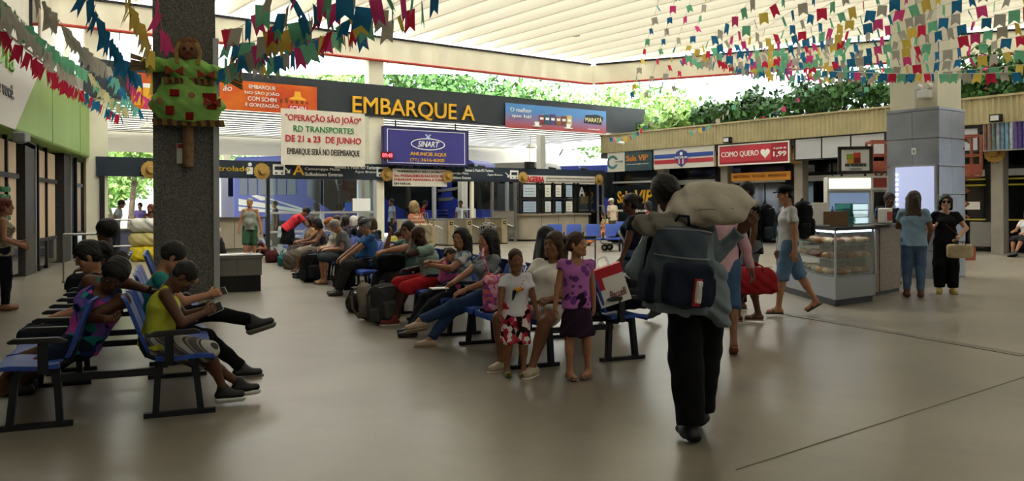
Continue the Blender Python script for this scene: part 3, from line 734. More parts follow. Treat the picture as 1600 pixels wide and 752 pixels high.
# ================================================================== buses on the platform
BUSB = mat('bus_blue', '#2f3fa8', .3, var=.08, vscale=.4, spec=.6); BUSW = mat('bus_window', '#14181c', .1, spec=.7); TYRE = mat('tyre', '#131313', .8)
BUSWH = mat('bus_white', '#d8dadc', .35); BUSG = mat('bus_grey', '#8f8c88', .4)
def bus(loc, rz, label, body, length=11.5, deco=None):
    """local: x along the side, -y faces the hall"""
    t = thing('bus', label, 'bus', loc, rz)
    L = length
    pts = [(0, .35), (L-.15, .35), (L, .6), (L, 2.0), (L-.35, 3.35), (L-.6, 3.5), (.1, 3.5), (0, 3.3)]
    MB().prism(pts, 0, 2.5).build('body', body, t, bevel=.05)
    n = 6
    for k in range(n): MB().box(.35+k*(L-2.2)/n, .35+(k+1)*(L-2.2)/n-.08, -.02, .02, 1.95, 3.05).build('side_window', BUSW, t)
    MB().prism([(L-.3, 1.3), (L+.02, 1.3), (L+.02, 2.05), (L-.34, 3.3), (L-.5, 3.3), (L-1.4, 3.1), (L-1.4, 1.9)], -.025, 2.52).build('windscreen', BUSW, t)
    for x in (2.2, L-2.6):
        MB().lathe([(0, -.03), (.34, -.03), (.46, 0), (.46, .3), (0, .3)], 20, (x, -.02, .46), 'y').build('wheel', TYRE, t); MB().lathe([(0, -.05), (.2, -.05), (.24, -.03)], 14, (x, -.02, .46), 'y').build('hub_cap', STEEL, t)
    MB().tube([(L-.1, -.05, 3.2), (L+.3, -.35, 3.15), (L+.35, -.42, 2.6)], .05, 8).build('mirror_arm', BLACK, t, smooth=True); MB().box(L+.28, L+.42, -.5, -.34, 2.3, 2.75).build('mirror', BLACK, t, bevel=.03)
    MB().box(L-.02, L+.03, .3, .7, .75, .95).build('headlamp', BUSWH, t); MB().box(L-.02, L+.03, 1.8, 2.2, .75, .95).build('headlamp', BUSWH, t)
    return t
def PBoff(px, off):
    pl = PB.shifted(-off); s, _ = pl.hit(px, 300); q = pl.p+pl.d*s; return Vector((q.x, q.y, 0))
HEAD = PB.ang-math.radians(58)
def bus_front(px, off, length, label, body):
    p = PBoff(px, off); d = Vector((math.cos(HEAD), math.sin(HEAD), 0))
    return bus(p-d*length, HEAD, label, body, length)
L_ = 9.0
t = bus_front(528, 2.6, 5.0, 'blue coach with white swoosh stripes behind the left glass partition', BUSB)
for pts in ([(.3, 1.55), (3.6, 1.22), (3.6, 1.3), (.3, 1.8)], [(.3, 1.3), (3.6, 1.16), (3.6, 1.2), (.3, 1.48)], [(1.5, 1.85), (3.3, 1.35), (3.4, 1.4), (1.3, 1.93)], [(.9, 1.92), (1.4, 1.72), (1.8, 1.74), (1.2, 1.94)]):
    MB().prism(pts, -.03, 0).build('swoosh', WHT, t)
t = bus_front(642, 2.6, L_, 'blue coach with silver script lettering behind the partition end', BUSB)
SILV = mat('silver_script', '#c9ccd6', .3, .3)
txt(t, 'Sul', 4.9, 1.2, 2.6, .75, SILV, y=-.03, bold=.0, shear=.5)
MB().prism([(4.6, 1.12), (7.3, 1.16), (7.6, 1.26), (4.8, 1.2)], -.03, 0).build('script_underline', SILV, t)
t = bus_front(752, 2.6, L_, 'dark blue coach with silver flashes, its front above the turnstiles', BUSB)
for pts in ([(5.0, 1.9), (7.8, 2.15), (7.9, 2.3), (5.2, 2.0)], [(5.5, 1.6), (7.6, 1.7), (7.7, 1.85), (5.4, 1.75)]): MB().prism(pts, -.035, 0).build('silver_flash', ALU, t)
for k in range(5): MB().box(4.3, 7.4, -.03, 0, .65+k*.15, .68+k*.15).build('vent_line', ALU, t)
t = bus_front(862, 2.6, L_, 'grey and white coach lettered RUJIPE behind the steel gate', BUSG)
MB().box(1.5, 7.5, -.02, 0, 1.2, 1.9).build('light_stripe', BUSWH, t); txt(t, 'RUJIPE', 4.85, 1.3, 2.3, .5, mat('teal_letter', '#4d9fb5', .5), y=-.03, bold=.01)
t = bus_front(985, 2.6, L_, 'blue and white coach seen through the screen beside the lounge', BUSB); MB().box(.05, 7, -.02, 0, .9, 1.9).build('light_stripe', BUSWH, t)
p0 = PBoff(345, 12); t = bus(p0, PB.ang+.1, 'white minibus parked outside, seen over the ticket counter', BUSWH, 6.0)
# platform bollard people are built later
# ================================================================== trees outside
def leaf_cloud(c, rad, n, seed, size=.16, hollow=.35):
    rs = np.random.RandomState(seed); d = rs.normal(size=(n, 3)); d /= np.linalg.norm(d, axis=1)[:, None]
    lob = 1+.25*np.sin(d[:, 0]*5+seed)+.2*np.sin(d[:, 2]*6+d[:, 1]*4)
    r = (hollow+(1-hollow)*rs.rand(n)**.6)*lob
    p = d*r[:, None]*np.array(rad)+np.array(c)
    a = rs.normal(size=(n, 3)); a /= np.linalg.norm(a, axis=1)[:, None]; b = np.cross(a, d); b /= np.maximum(np.linalg.norm(b, axis=1), 1e-6)[:, None]
    s = size*(.6+.8*rs.rand(n))[:, None]
    return p, a*s, b*s*.55
def foliage(name, clouds, m, parent):
    P = np.concatenate([c[0] for c in clouds]); A = np.concatenate([c[1] for c in clouds]); B = np.concatenate([c[2] for c in clouds]); n = len(P)
    v = np.stack((P-A, P+B, P+A, P-B), 1).reshape(-1, 3).astype(np.float32)
    me = bpy.data.meshes.new(name); me.vertices.add(4*n); me.vertices.foreach_set('co', v.ravel()); me.loops.add(4*n); me.loops.foreach_set('vertex_index', np.arange(4*n, dtype=np.int32))
    me.polygons.add(n); me.polygons.foreach_set('loop_start', np.arange(0, 4*n, 4, dtype=np.int32)); me.materials.append(m); me.update(calc_edges=True)
    o = bpy.data.objects.new(name, me); put(o, parent); o['kind'] = 'stuff'; return o
def tree(px, pyc, Y, rx, rz, seed, label, m, n=3500, size=.22, lean=0.0):
    c = at(px, pyc, Y); t = thing('tree', label, 'tree', (c.x, c.y, -.1), 0, 'trees beyond the platform')
    z = c.z+.1; cl = []
    rs = random.Random(seed)
    for k in range(6):
        a = k*1.05; cl.append(leaf_cloud((rx*.55*math.cos(a), rx*.5*math.sin(a), z+rz*.35*math.sin(k*2.1)), (rx*.6, rx*.6, rz*.6), n//6, seed+k, size))
    foliage('crown', cl, m, t)
    mb = MB().tube([(lean, 0, 0), (lean*.6, 0, z*.45), (0, 0, z)], .22, 8, r1=.12)
    mb.build('trunk', BARK, t, smooth=True)
    for k in range(3):
        a = k*2.2; MB().tube([(lean*.5, 0, z*.5), (rx*.5*math.cos(a), rx*.5*math.sin(a), z+.4*rz*rs.random())], .1, 6, r1=.03).build('branch', BARK, t, smooth=True)
TL = ((215, 225, 52, 4.5, 2.6, 'tree with two pale trunks seen left of the granite column', LEAF2, -.5), (345, 150, 55, 5, 3.2, 'pale leafy tree behind the orange banner', LEAF2, 0), (470, 140, 58, 5.5, 3.6, 'broad tree above the cloth banner', LEAF2, 0),
      (640, 150, 58, 4.5, 3.2, 'tree just right of the roof upright', LEAF, 0), (745, 165, 62, 5.5, 3.0, 'tree above the end of the gold letters', LEAF, 0), (860, 185, 70, 6, 3.5, 'hazy tree above the coffee banner', LEAF2, 0),
      (395, 285, 48, 3.0, 2.0, 'small tree above the white minibus', LEAF2, 0), (1010, 190, 62, 6, 3.5, 'hazy tree beyond the roof corner', LEAF2, 0), (160, 290, 60, 3, 2, 'tree trunk at the far left opening', LEAF2, .8))
for i, (px, py, Y, rx, rz, lab, m, ln) in enumerate(TL): tree(px, py, Y, rx, rz, 11*i+3, lab, m, lean=ln)
# ================================================================== right: corrugated fascia, shop signs, shopfronts
CORR = mat('corrugated_metal', '#b7ac86', .6, .1, var=.1, vscale=1.2)
CZ0, CZ1 = 3.78, 4.56
def corrugated(pl, s0, s1, z0, z1, off, pitch=.16, amp=.035):
    mb = MB(); n = int((s1-s0)/pitch*4); vs = []
    prof = (0, 1, 1, 0)
    for i in range(n+1):
        s = s0+(s1-s0)*i/n; q = pl.p+pl.d*s+pl.n*(off+amp*prof[i % 4]); vs += [(q.x, q.y, z0), (q.x, q.y, z1)]
    return mb.add(vs, [(2*i, 2*i+2, 2*i+3, 2*i+1) for i in range(n)])
fas = corrugated(PR, -.2, 24, CZ0, CZ1, .05).build('trim_10', CORR); struct(fas)
plane_box(PR, -.2, 24, -.3, .02, CZ0, CZ1-.03).build('backing', CORR, fas); plane_box(PR, -.2, 24, -.32, .12, CZ1-.03, CZ1+.03).build('cap', CORR, fas)
o = plane_box(PR, -.3, 24, -12, -.05, 3.55, 3.78).build('ceiling_shops', mat('shop_soffit', '#55524c', .8)); struct(o)
SB = 1.2
o = plane_box(PR, -.3, 24, -SB-.3, -SB-.12, 0, 3.6).build('wall_right', mat('shop_wall_dark', '#23262a', .6)); struct(o)
SHOPW = o
# shop panes
random.seed(5)
PRs = PR.shifted(-SB)
def shop_pane(px0, px1, z0, z1, m=DKGLASS, name='pane'):
    s0, s1 = PRs.hit(px0, 300)[0], PRs.hit(px1, 300)[0]
    return plane_box(PRs, s0+.03, s1-.03, -.04, 0, z0, z1).build(name, m, SHOPW)
lint = mat('lintel_white', '#c9cbcc', .5)
for px0, px1 in ((1028, 1118), (1130, 1228), (1244, 1300), (1300, 1385), (1480, 1540), (1560, 1640)):
    shop_pane(px0, px1, 2.62, 3.5); shop_pane(px0, px1, 2.3, 2.5, lint, 'lintel')
    n = max(2, int((px1-px0)/30))
    for k in range(n): shop_pane(px0+(px1-px0)*k/n, px0+(px1-px0)*(k+1)/n, .1, 2.28)
YS = mat('yellow_tape', '#b8a72e', .6)
for px0, px1 in ((1480, 1540), (1560, 1640)):
    for z in (.95, 2.0, 2.18): 
        s0, s1 = PRs.hit(px0, 300)[0], PRs.hit(px1, 300)[0]; plane_box(PRs, s0, s1, 0, .01, z, z+.05).build('yellow_tape', YS, SHOPW)
s, z = PRs.hit(1518, 323); plane_box(PRs, s-.25, s+.25, .0, .012, 1.28, 1.52).build('paper_notice', WHT, SHOPW)
s, z = PRs.hit(1532, 375); plane_box(PRs, s-.3, s+.3, .0, .02, .15, .9).build('floor_poster', mat('poster_grey', '#8a8a88', .6), SHOPW)
PILL = mat('concrete_pillar', '#98928a', .8, var=.1, vscale=2)
for i, px in enumerate((1022, 1121, 1237, 1548)):
    s, _ = PR.hit(px, 300); o = plane_box(PR, s-.17, s+.17, -.75, -.4, 0, 3.6).build('trim_11', PILL); struct(o)
    zz = (3.28, 3.28, 3.28, 3.06)[i]; q = PR.p+PR.d*s+PR.n*-.26
    straw_hat((q.x, q.y, zz-.1), PR.ang, ('straw hat on the pillar left of the blue and red striped sign bottom', 'straw hat on the pillar between striped and red signs', 'straw hat on the pillar right of the red price sign', 'blurred straw hat on the pillar at the far right')[i], .3)
# lounge front on the left end
VIPM = mat('vip_dark', '#14202a', .3)
r, w, h = sign('lounge_window', 'dark lounge window lettered Sala VIP in gold', 'window sign', PR, (951, 290, 345, 1017, 290, 352), -.35, VIPM, .08)
txt(r, 'Sala', .08*w, .52*h, .34*w, .34*h, YEL, bold=.03); txt(r, 'VIP', .50*w, .52*h, .42*w, .36*h, YEL, bold=.03, shear=.2); txt(r, 'www.camurujipe.com.br', .06*w, .26*h, .84*w, .12*h, WHT, bold=.01)
s0 = PR.hit(948, 300)[0]; s1 = PR.hit(1018, 300)[0]
o = plane_box(PR, s0, s1, -.6, -.45, 0, 3.6).build('wall_lounge', DKGLASS); struct(o)
plane_box(PR, s0, s1, -.44, -.36, 2.42, 2.5).build('lintel', lint, o); plane_box(PR, s0, s1, -.45, -.40, .05, 1.0).build('pane', DKGLASS, o)
# signs
r, w, h = sign('shop_sign', 'white and dark teal Sala VIP shop sign at the hall corner', 'sign', PR, (950, 240, 269, 1019, 234, 266), .02, mat('sign_teal', '#2a4650', .5), .1)
MB().box(0, .4*w, -.01, 0, 0, h).build('white_panel', mat('sign_offwhite', '#d8d6ce', .5), r)
TEAL = mat('logo_teal', '#3f7d80', .5)
ring(.12*w, .5*h, .13*w, .36*h, .12).build('logo_ring', TEAL, r); MB().box(.17*w, .3*w, -.02, 0, .38*h, .62*h).build('logo_gap', mat('sign_offwhite', '#d8d6ce'), r)
txt(r, 'CAMURUJIPE', .17*w, .44*h, .2*w, .13*h, TEAL, y=-.022); txt(r, 'Sala VIP', .44*w, .5*h, .48*w, .3*h, mat('sign_orange', '#d98a3a', .5), bold=.02); txt(r, 'www.camurujipe.com.br', .44*w, .3*h, .5*w, .08*h, WHT)
r, w, h = sign('shop_sign', 'white shop sign with blue and red stripes and a football crest', 'sign', PR, (1022, 233, 265, 1116, 228, 260), .02, mat('sign_offwhite', '#d8d6ce'), .12)
MB().box(.01*w, .99*w, -.01, 0, .52*h, .72*h).build('blue_stripe', BLUET, r); MB().box(.01*w, .99*w, -.01, 0, .24*h, .44*h).build('red_stripe', mat('stripe_red', '#b8323f', .5), r)
MB().prism([(.40*w, .80*h), (.37*w, .6*h), (.40*w, .25*h), (.48*w, .04*h), (.56*w, .25*h), (.59*w, .6*h), (.56*w, .80*h), (.48*w, .9*h)], -.02, 0).build('crest', mat('crest_navy', '#27408c', .5), r)
MB().box(.365*w, .595*w, -.026, -.02, .46*h, .58*h).build('crest_band', BLUET, r); txt(r, 'TRICOLOR', .375*w, .47*h, .21*w, .1*h, WHT, y=-.03, bold=.01)
for k in range(5): MB().box((.405+.032*k)*w, (.42+.032*k)*w, -.026, -.02, (.22-.02*(2-abs(k-2)))*h, .44*h).build('crest_stripe', WHT if k % 2 else REDT, r)
q = MB().lathe([(0, -.01), (.07, 0), (.075, .01)], 14, (.48*w, -.03, .7*h), 'y').build('crest_ball', WHT, r)
r, w, h = sign('shop_sign', 'red COMO QUERO price sign with a white heart', 'sign', PR, (1123, 228, 260, 1234, 219, 254), .02, mat('sign_crimson', '#a81f35', .45), .12, frame=WHT, fw=.05)
MB().box(.03*w, .76*w, -.012, 0, .16*h, .9*h).build('lighter_panel', mat('sign_red_light', '#c83442', .45), r, bevel=.004)
txt(r, 'COMO QUERO', .05*w, .36*h, .54*w, .3*h, WHT, y=-.02, bold=.01); txt(r, 'A partir de', .79*w, .62*h, .17*w, .12*h, WHT, y=-.014, bold=.01); txt(r, '1,99', .79*w, .28*h, .17*w, .27*h, WHT, y=-.014, bold=.02)
hp = [(.68*w+.085*w*(16*math.sin(a)**3)/16*.75, .5*h+.25*h*(13*math.cos(a)-5*math.cos(2*a)-2*math.cos(3*a)-math.cos(4*a))/16) for a in [2*math.pi*k/28 for k in range(28)]]
MB().prism(hp[::-1], -.022, 0).build('heart', WHT, r)
r, w, h = sign('shop_sign', 'long orange wooden sign under the red price sign', 'sign', PR, (1136, 272, 285, 1228, 266, 279), -.25, mat('sign_wood_orange', '#d08a28', .6), .05)
txt(r, 'BIJUTERIAS   BOLSAS   PRESENTES', .04*w, .3*h, .9*w, .42*h, mat('sign_brown', '#8a5214', .6), bold=.006)
r, w, h = sign('advert_panel', 'pale blank advertising panels right of the red price sign', 'panel', PR, (1241, 217, 252, 1384, 205, 244), .0, mat('blank_panel', '#b9bcc2', .5, var=.08, vscale=.8), .1, frame=DKMET, fw=.05)
for x in (.32, .64): MB().box(x*w-.02, x*w+.02, -.015, 0, 0, h).build('divider', DKMET, r)
r, w, h = sign('advert_panel', 'blank white advertising panel just right of the clad column', 'panel', PR, (1476, 203, 240, 1531, 195, 238), .0, mat('blank_panel', '#b9bcc2'), .1, frame=DKMET, fw=.06)
r, w, h = sign('fabric_poster', 'poster of hanging coloured fabrics at the far right', 'poster', PR, (1536, 196, 237, 1640, 180, 232), .0, mat('poster_base', '#9aa0b0', .6), .1, frame=ALU, fw=.04)
for k in range(14):
    c = ('#7a5a50', '#8a7468', '#6f7f80', '#9aa0a8', '#6f8fa8', '#7aa0b8', '#b0b8c0', '#5f4f90', '#4f3f88', '#6a5aa0', '#8a3f6f', '#a05060', '#c07080', '#905050')[k]
    MB().tube([((.04+.068*k)*w, -.02, .05*h), ((.042+.068*k)*w, -.03, .5*h), ((.04+.068*k)*w, -.02, .95*h)], .03*w, 8).build('fabric_bolt', mat('bolt_%d' % k, c, .8, var=.25, vscale=9), r)
for px, py, lab in ((1144, 219, 'small black floodlight above the red price sign'), (1563, 185, 'small black floodlight above the fabric poster')):
    s, z = PR.hit(px, py); r = signroot('floodlight', lab, 'light', PR, s-.16, z-.12, .35); MB().box(0, .3, 0, .2, 0, .22).build('case', BLACK, r, bevel=.02); MB().box(.04, .26, -.01, 0, .04, .18).build('lens', BUSWH, r); MB().bar((.15, .15, .1), (.15, .3, .1), .03, .03).build('bracket', DKMET, r)
# security cameras
for px, py, Y, lab in ((965, 222, 34, 'white security camera at the hall corner'), (907, 263, 36.5, 'dark security camera over the kiosk')):
    p = at(px, py, Y); r = thing('security_camera', lab, 'camera', p, .5); MB().tube([(0, 0, 0), (.25, -.1, -.06)], .06, 10).build('housing', WHT if px > 930 else BLACK, r); MB().bar((0, 0, 0), (-.1, .15, .2), .03, .03).build('arm', ALU, r)
# roof garden shrubs behind the corrugated fascia
o = plane_box(PR, 0, 26, -9, -.3, 3.78, 4.3).build('floor_roof_garden', mat('roof_soil', '#6a6050', .9)); struct(o)
SH = ((1060, 195, 2.2, 1.3), (1115, 180, 1.6, 1.2), (1180, 170, 1.9, 1.5), (1262, 160, 1.9, 1.6), (1335, 145, 2.1, 1.7), (1420, 140, 1.3, 1.0), (1500, 132, 1.5, 1.2), (1550, 120, 1.8, 1.8), (1605, 125, 1.5, 1.6), (1000, 205, 1.2, 1.0))
LEAFD = mat('dark_leaf', '#3f6a34', .55, var=.5, vscale=2); 
PRg = PR.shifted(-2.6)
for i, (px, py, rx, rz) in enumerate(SH):
    s, z = PRg.hit(px, py); q = PRg.p+PRg.d*s
    t = thing('shrub', ('dark green shrub on the shop roof, %s' % ('second from the roof corner', 'third from the roof corner', 'fourth from the roof corner, above the striped sign', 'above the red price sign', 'left of the clad column', 'behind the clad column', 'just right of the clad column', 'flowering, far right', 'at the right picture edge', 'nearest the roof corner')[i]), 'shrub', (q.x, q.y, 4.3), 0, 'shrubs on the shop roof')
    zc = max(.5, z-4.3); sc = .52
    foliage('leaves', [leaf_cloud((rx*.35*math.cos(k*1.6), rx*.3*math.sin(k*1.6), zc+rz*.2*math.sin(k*2)), (rx*sc*.75, rx*sc*.75, rz*sc*.85), 330, 40+5*i+k, .13, .2) for k in range(4)], LEAFD if i not in (0, 9) else LEAF2, t)
    for k in range(4): MB().tube([(.1*k-.15, 0, 0), (.25*math.cos(k*1.7), .25*math.sin(k*1.7), zc+.3*rz)], .03, 5, r1=.01).build('stem', BARK, t)
    if i == 7:
        for k in range(16): MB().lathe([(0, .06), (.06, .03), (.07, -.03), (0, -.06)], 6, (random.uniform(-.7, .7), random.uniform(-.8, -.5), zc+random.uniform(-.6, .6))).build('blossom', mat('blossom_pink', '#d8407a', .6), t)

# ================================================================== left: supermarket wall
UPW = mat('upper_wall', '#e5ded0', .7, var=.05, vscale=1)
SL0 = PL.hit(-60, 300)[0]; SLE = PL.hit(163, 300)[0]
o = plane_box(PL, -22, SLE-.6, -1.3, -.92, 2.95, 8.7).build('wall_left', UPW); struct(o)
WL = o
plane_box(PL, SLE-1.5, SLE-.6, -.92, -.8, 4.4, 8.7).build('corner_strip', CREAM, WL)
for px in (57, 112): 
    s = PL.hit(px, 50)[0]; plane_box(PL, s-.35, s+.35, -.92, -.84, 4.6, 8.7).build('window_strip', DKGLASS, WL); plane_box(PL, s+.4, s+.6, -.92, -.82, 4.6, 8.7).build('strip_frame', mat('strip_brown', '#a89070', .6), WL)
# dark script on the upper wall
s, z = PL.hit(2, 50); r = signroot('wall_script', 'dark curly lettering on the pale upper wall at the left edge', 'sign', PL, s-1.6, 5.0, -.85); txt(r, 'Salvador', 0, 0, 2.2, .45, BLKT, shear=.2, bold=.02)
# panel
GRNP = mat('panel_green', '#8fb25a', .5, var=.06, vscale=1); WHP = mat('panel_white', '#dcdad4', .5)
r = signroot('shop_fascia', 'long white and green supermarket fascia along the left wall', 'fascia', PL, -20, 2.95, .0); w = SLE+20; h = 1.72
MB().box(0, w, 0, .9, 0, h).build('panel_box', GRNP, r, bevel=.06)
xg1 = PL.hit(66, 120)[0]+20; xg0 = PL.hit(22, 205)[0]+20
MB().prism([(0, .02), (xg0, .02), (xg1, h-.02), (0, h-.02)], -.02, 0).build('white_panel', WHP, r)
for px in (82, 125): x = PL.hit(px, 190)[0]+20; MB().box(x-.01, x+.01, -.008, 0, .03, h-.03).build('panel_joint', mat('joint_green', '#6f9048', .6), r)
MB().box(0, w, -.05, .9, h, h+.1).build('coping', WHITEP, r)
xd = PL.hit(22, 160)[0]+20; GD = mat('letter_green', '#7ab83a', .5)
txt(r, 'Dia', xd-1.5, .62*h, 1.35, .32*h, GD, y=-.025, bold=.03); txt(r, 'perto de você.', xd-2.6, .28*h, 2.45, .2*h, mat('letter_grey', '#5a5f62', .5), y=-.025, bold=.01)
# wall under the fascia: dark pillars and posters behind glass
o = plane_box(PL, -22, SLE, -.9, -.7, 0, 2.94).build('wall_left_lower', mat('lower_dark', '#22211f', .6)); struct(o)
WLL = o
PILD = granite('dark_granite', '#1e1d1b', '#393734', '#56524c', 40)
for px in (75, 127, 165, 10):
    s = PL.hit(px, 350)[0]; o = plane_box(PL, s-.75, s+.25, -.7, -.3, 0, 2.95).build('trim_12', PILD); struct(o)
    plane_box(PL, s+.25, s+.31, -.36, -.28, 0, 2.95).build('edge_strip', ALU, o)
POST = mat('window_poster', '#d8bfa0', .6)
for i, (a, b) in enumerate(((12, 30), (30, 42), (42, 58), (86, 98), (98, 112), (140, 148))):
    s0, s1 = PL.hit(a, 300)[0], PL.hit(b, 300)[0]
    for z0, z1 in ((.75, 2.1), (2.2, 2.85)):
        p = plane_box(PL, s0+.05, s1-.05, -.42, -.38, z0, z1).build('pane', POST, WLL)
    plane_box(PL, s0, s1, -.46, -.36, .1, .7).build('lower_pane', DKGLASS, WLL); plane_box(PL, s0-.04, s0+.04, -.42, -.33, 0, 2.95).build('mullion', BLACK, WLL); plane_box(PL, s0, s1, -.42, -.33, .68, .76).build('transom', BLACK, WLL); plane_box(PL, s0, s1, -.42, -.33, 2.1, 2.2).build('transom', BLACK, WLL)
s = PL.hit(40, 330)[0]; r = signroot('window_slogan', 'green stacked slogan letters on the shop window poster', 'sign', PL, s-.35, 1.2, -.36)
for i, t in enumerate(('mundo', 'novo', 'está', 'aqui')): txt(r, t, 0, .6-.2*i, .7, .16, mat('slogan_green', '#3f8a5a', .5), bold=.02)
s = PL.hit(25, 225)[0]; q = PL.p+PL.d*s+PL.n*.1; r = thing('roller_camera', 'small grey camera unit under the white fascia', 'camera', (q.x, q.y, 2.72), PL.ang); MB().box(-.25, .25, -.1, .12, 0, .2).build('case', mat('unit_grey', '#8a8c8a', .5), r, bevel=.03); MB().tube([(0, -.05, .02), (.1, -.2, -.06)], .05, 8).build('lens', DKMET, r)
# ================================================================== columns
VU = Vector((.924, .383)); ANG = math.atan2(.383, .924)
f0 = floor_at(290, 470); s_ = .93
c = Vector((f0.x, f0.y))+Vector((-.383, .924))*(s_/2)
col1 = MB().box(-s_/2, s_/2, -s_/2, s_/2, 0, 8.7).build('column_granite', GRAN, None, loc=(c.x, c.y, 0), rz=ANG); struct(col1)
MB().box(s_/2-.04, s_/2+.05, -s_/2-.04, -s_/2+.1, 0, 4.2).build('corner_guard', ALU, col1)
MB().box(-.12, .02, -s_/2-.012, -s_/2, 2.18, 2.5).build('notice', WHT, col1); MB().box(-.11, .01, -s_/2-.016, -s_/2-.012, 2.42, 2.49).build('notice_band', REDT, col1)
COL1 = c
# right column: cream above, metal clad below
q = at(1392, 400, 17.0); w_ = .96; c2 = Vector((q.x, q.y))+Vector((.6, -.8))*(w_/2)+Vector((.8, .6))*(w_/2)
a2 = math.atan2(-.8, .6)
col2 = MB().box(-w_/2, w_/2, -w_/2, w_/2, 0, 8.7).build('column_clad', CREAM, None, loc=(c2.x, c2.y, 0), rz=a2); struct(col2)
CLAD = mat('clad_metal', '#a4abb8', .28, .55, var=.12, vscale=2); ztop = 3.32
for face in range(2):
    for i in range(2):
        for j in range(6):
            z0 = j*ztop/6+.008; z1 = (j+1)*ztop/6-.008; a = -w_/2-.05+i*(w_/2+.05); b = a+w_/2+.045
            mb = MB()
            if face == 0: mb.box(a, b, -w_/2-.05, -w_/2, z0, z1)
            else: mb.box(w_/2, w_/2+.05, a, b, z0, z1)
            mb.build('clad_panel', CLAD, col2)
MB().box(-w_/2-.06, w_/2+.06, -w_/2-.06, w_/2+.06, ztop, ztop+.05).build('clad_cap', CLAD, col2); MB().tube([(.05, -w_/2-.02, ztop), (.05, -w_/2-.02, 8.6)], .02, 6).build('conduit', WHITEP, col2)
r = thing('lightbox', 'white illuminated lightbox on the clad column', 'lightbox', (0, 0, 0)); r.parent = None
p = Vector((c2.x, c2.y))+Vector((.6, -.8))*.05+Vector((-.8, -.6))*(w_/2+.05); r.location = (p.x, p.y, 1.25); r.rotation_euler = (0, 0, a2)
MB().box(-.4, .45, -.06, 0, 0, 1.0).build('case', ALU, r); MB().box(-.36, .41, -.07, -.06, .04, .96).build('diffuser', mat('lightbox_glow', '#c3cdf5', .5, emit=.35), r)
for k in range(8): MB().box(-.35, -.31, -.08, -.07, .1+.1*k, .13+.1*k).build('led', mat('led_white', '#ffffff', .5, emit=4), r)
r = thing('emergency_light', 'white emergency lamp unit high on the cream column', 'lamp', (p.x-.0, p.y, 3.55), a2); MB().box(.1, .34, -.12, .05, 0, .16).build('case', WHT, r, bevel=.02)
for x in (.12, .32): MB().lathe([(0, 0), (.05, 0), (.07, .08), (0, .08)], 12, (x, -.12, .22), 'y').build('lamp_head', WHITEP, r)
MB().bar((.22, 0, .16), (.22, 0, .24), .2, .03).build('bracket', WHITEP, r)
r = thing('switch_box', 'small white switch box on the metal clad column', 'switch box', (p.x, p.y, 2.45), a2); MB().box(-.05, .05, -.04, 0, 0, .14).build('case', WHT, r, bevel=.01); MB().box(-.02, .02, -.05, -.04, .04, .1).build('rocker', ALU, r)
# ================================================================== hall behind the viewer
o = MB().box(-45, 45, -16.2, -16, 0, 8.7).build('wall_rear', mat('rear_wall', '#8a8478', .8)); struct(o)
o = MB().box(30, 30.2, -16, 20, 0, 8.7).build('wall_far_right', mat('rear_wall', '#8a8478')); struct(o)
# ================================================================== people
SKIN = {'pale': '#c79a80', 'tan': '#a8775a', 'brown': '#7d523b', 'dark': '#5a3a2a', 'deep': '#432a20'}
HAIRC = {'black': '#14110f', 'brown': '#3a271a', 'grey': '#8a857c', 'white': '#d5d0c4', 'blond': '#a88a58', 'red': '#6a2f22'}
def skinm(k): return mat('skin_'+k, SKIN[k], .55, var=.08, vscale=10, spec=.35)
def hairm(k): return mat('hair_'+k, HAIRC[k], .6, var=.25, vscale=30, bump=.5, bscale=60)
EYEW = mat('eye_white', '#8f877c', .4); IRIS = mat('iris', '#1c120c', .2)
_eye = None
def eye_mesh():
    global _eye
    if _eye is None:
        mb = MB().lathe([(0, -.0125), (.0085, -.0095), (.0125, 0), (.0105, .007), (.0068, .0108), (.0066, .0110), (0, .0128)], 10, axis='y')
        n = 10; mb.m = [1 if i >= 4*n else 0 for i in range(len(mb.f))]
        o = mb.build('eye', [EYEW, IRIS], None, smooth=True); _eye = o.data; bpy.data.objects.remove(o)
    return _eye
def rotm(axis, a):
    c, s = math.cos(a), math.sin(a)
    return {'x': np.array([[1, 0, 0], [0, c, -s], [0, s, c]]), 'y': np.array([[c, 0, s], [0, 1, 0], [-s, 0, c]]), 'z': np.array([[c, -s, 0], [s, c, 0], [0, 0, 1]])}[axis]
def R3(yaw=0, pitch=0, roll=0):
    """yaw left +, pitch forward/down +, roll to own right +, degrees"""
    return rotm('z', math.radians(yaw)) @ rotm('x', -math.radians(pitch)) @ rotm('y', math.radians(roll))
def ik(a, tgt, l1, l2, pole):
    d = tgt-a; L = np.linalg.norm(d); L = min(max(L, abs(l1-l2)+.01), (l1+l2)*.998); dn = nrm(d); tgt = a+dn*L
    x = (l1*l1-l2*l2+L*L)/(2*L); hgt = math.sqrt(max(0, l1*l1-x*x))
    p = pole-dn*(pole@dn); p = nrm(p); return a+dn*x+p*hgt, tgt
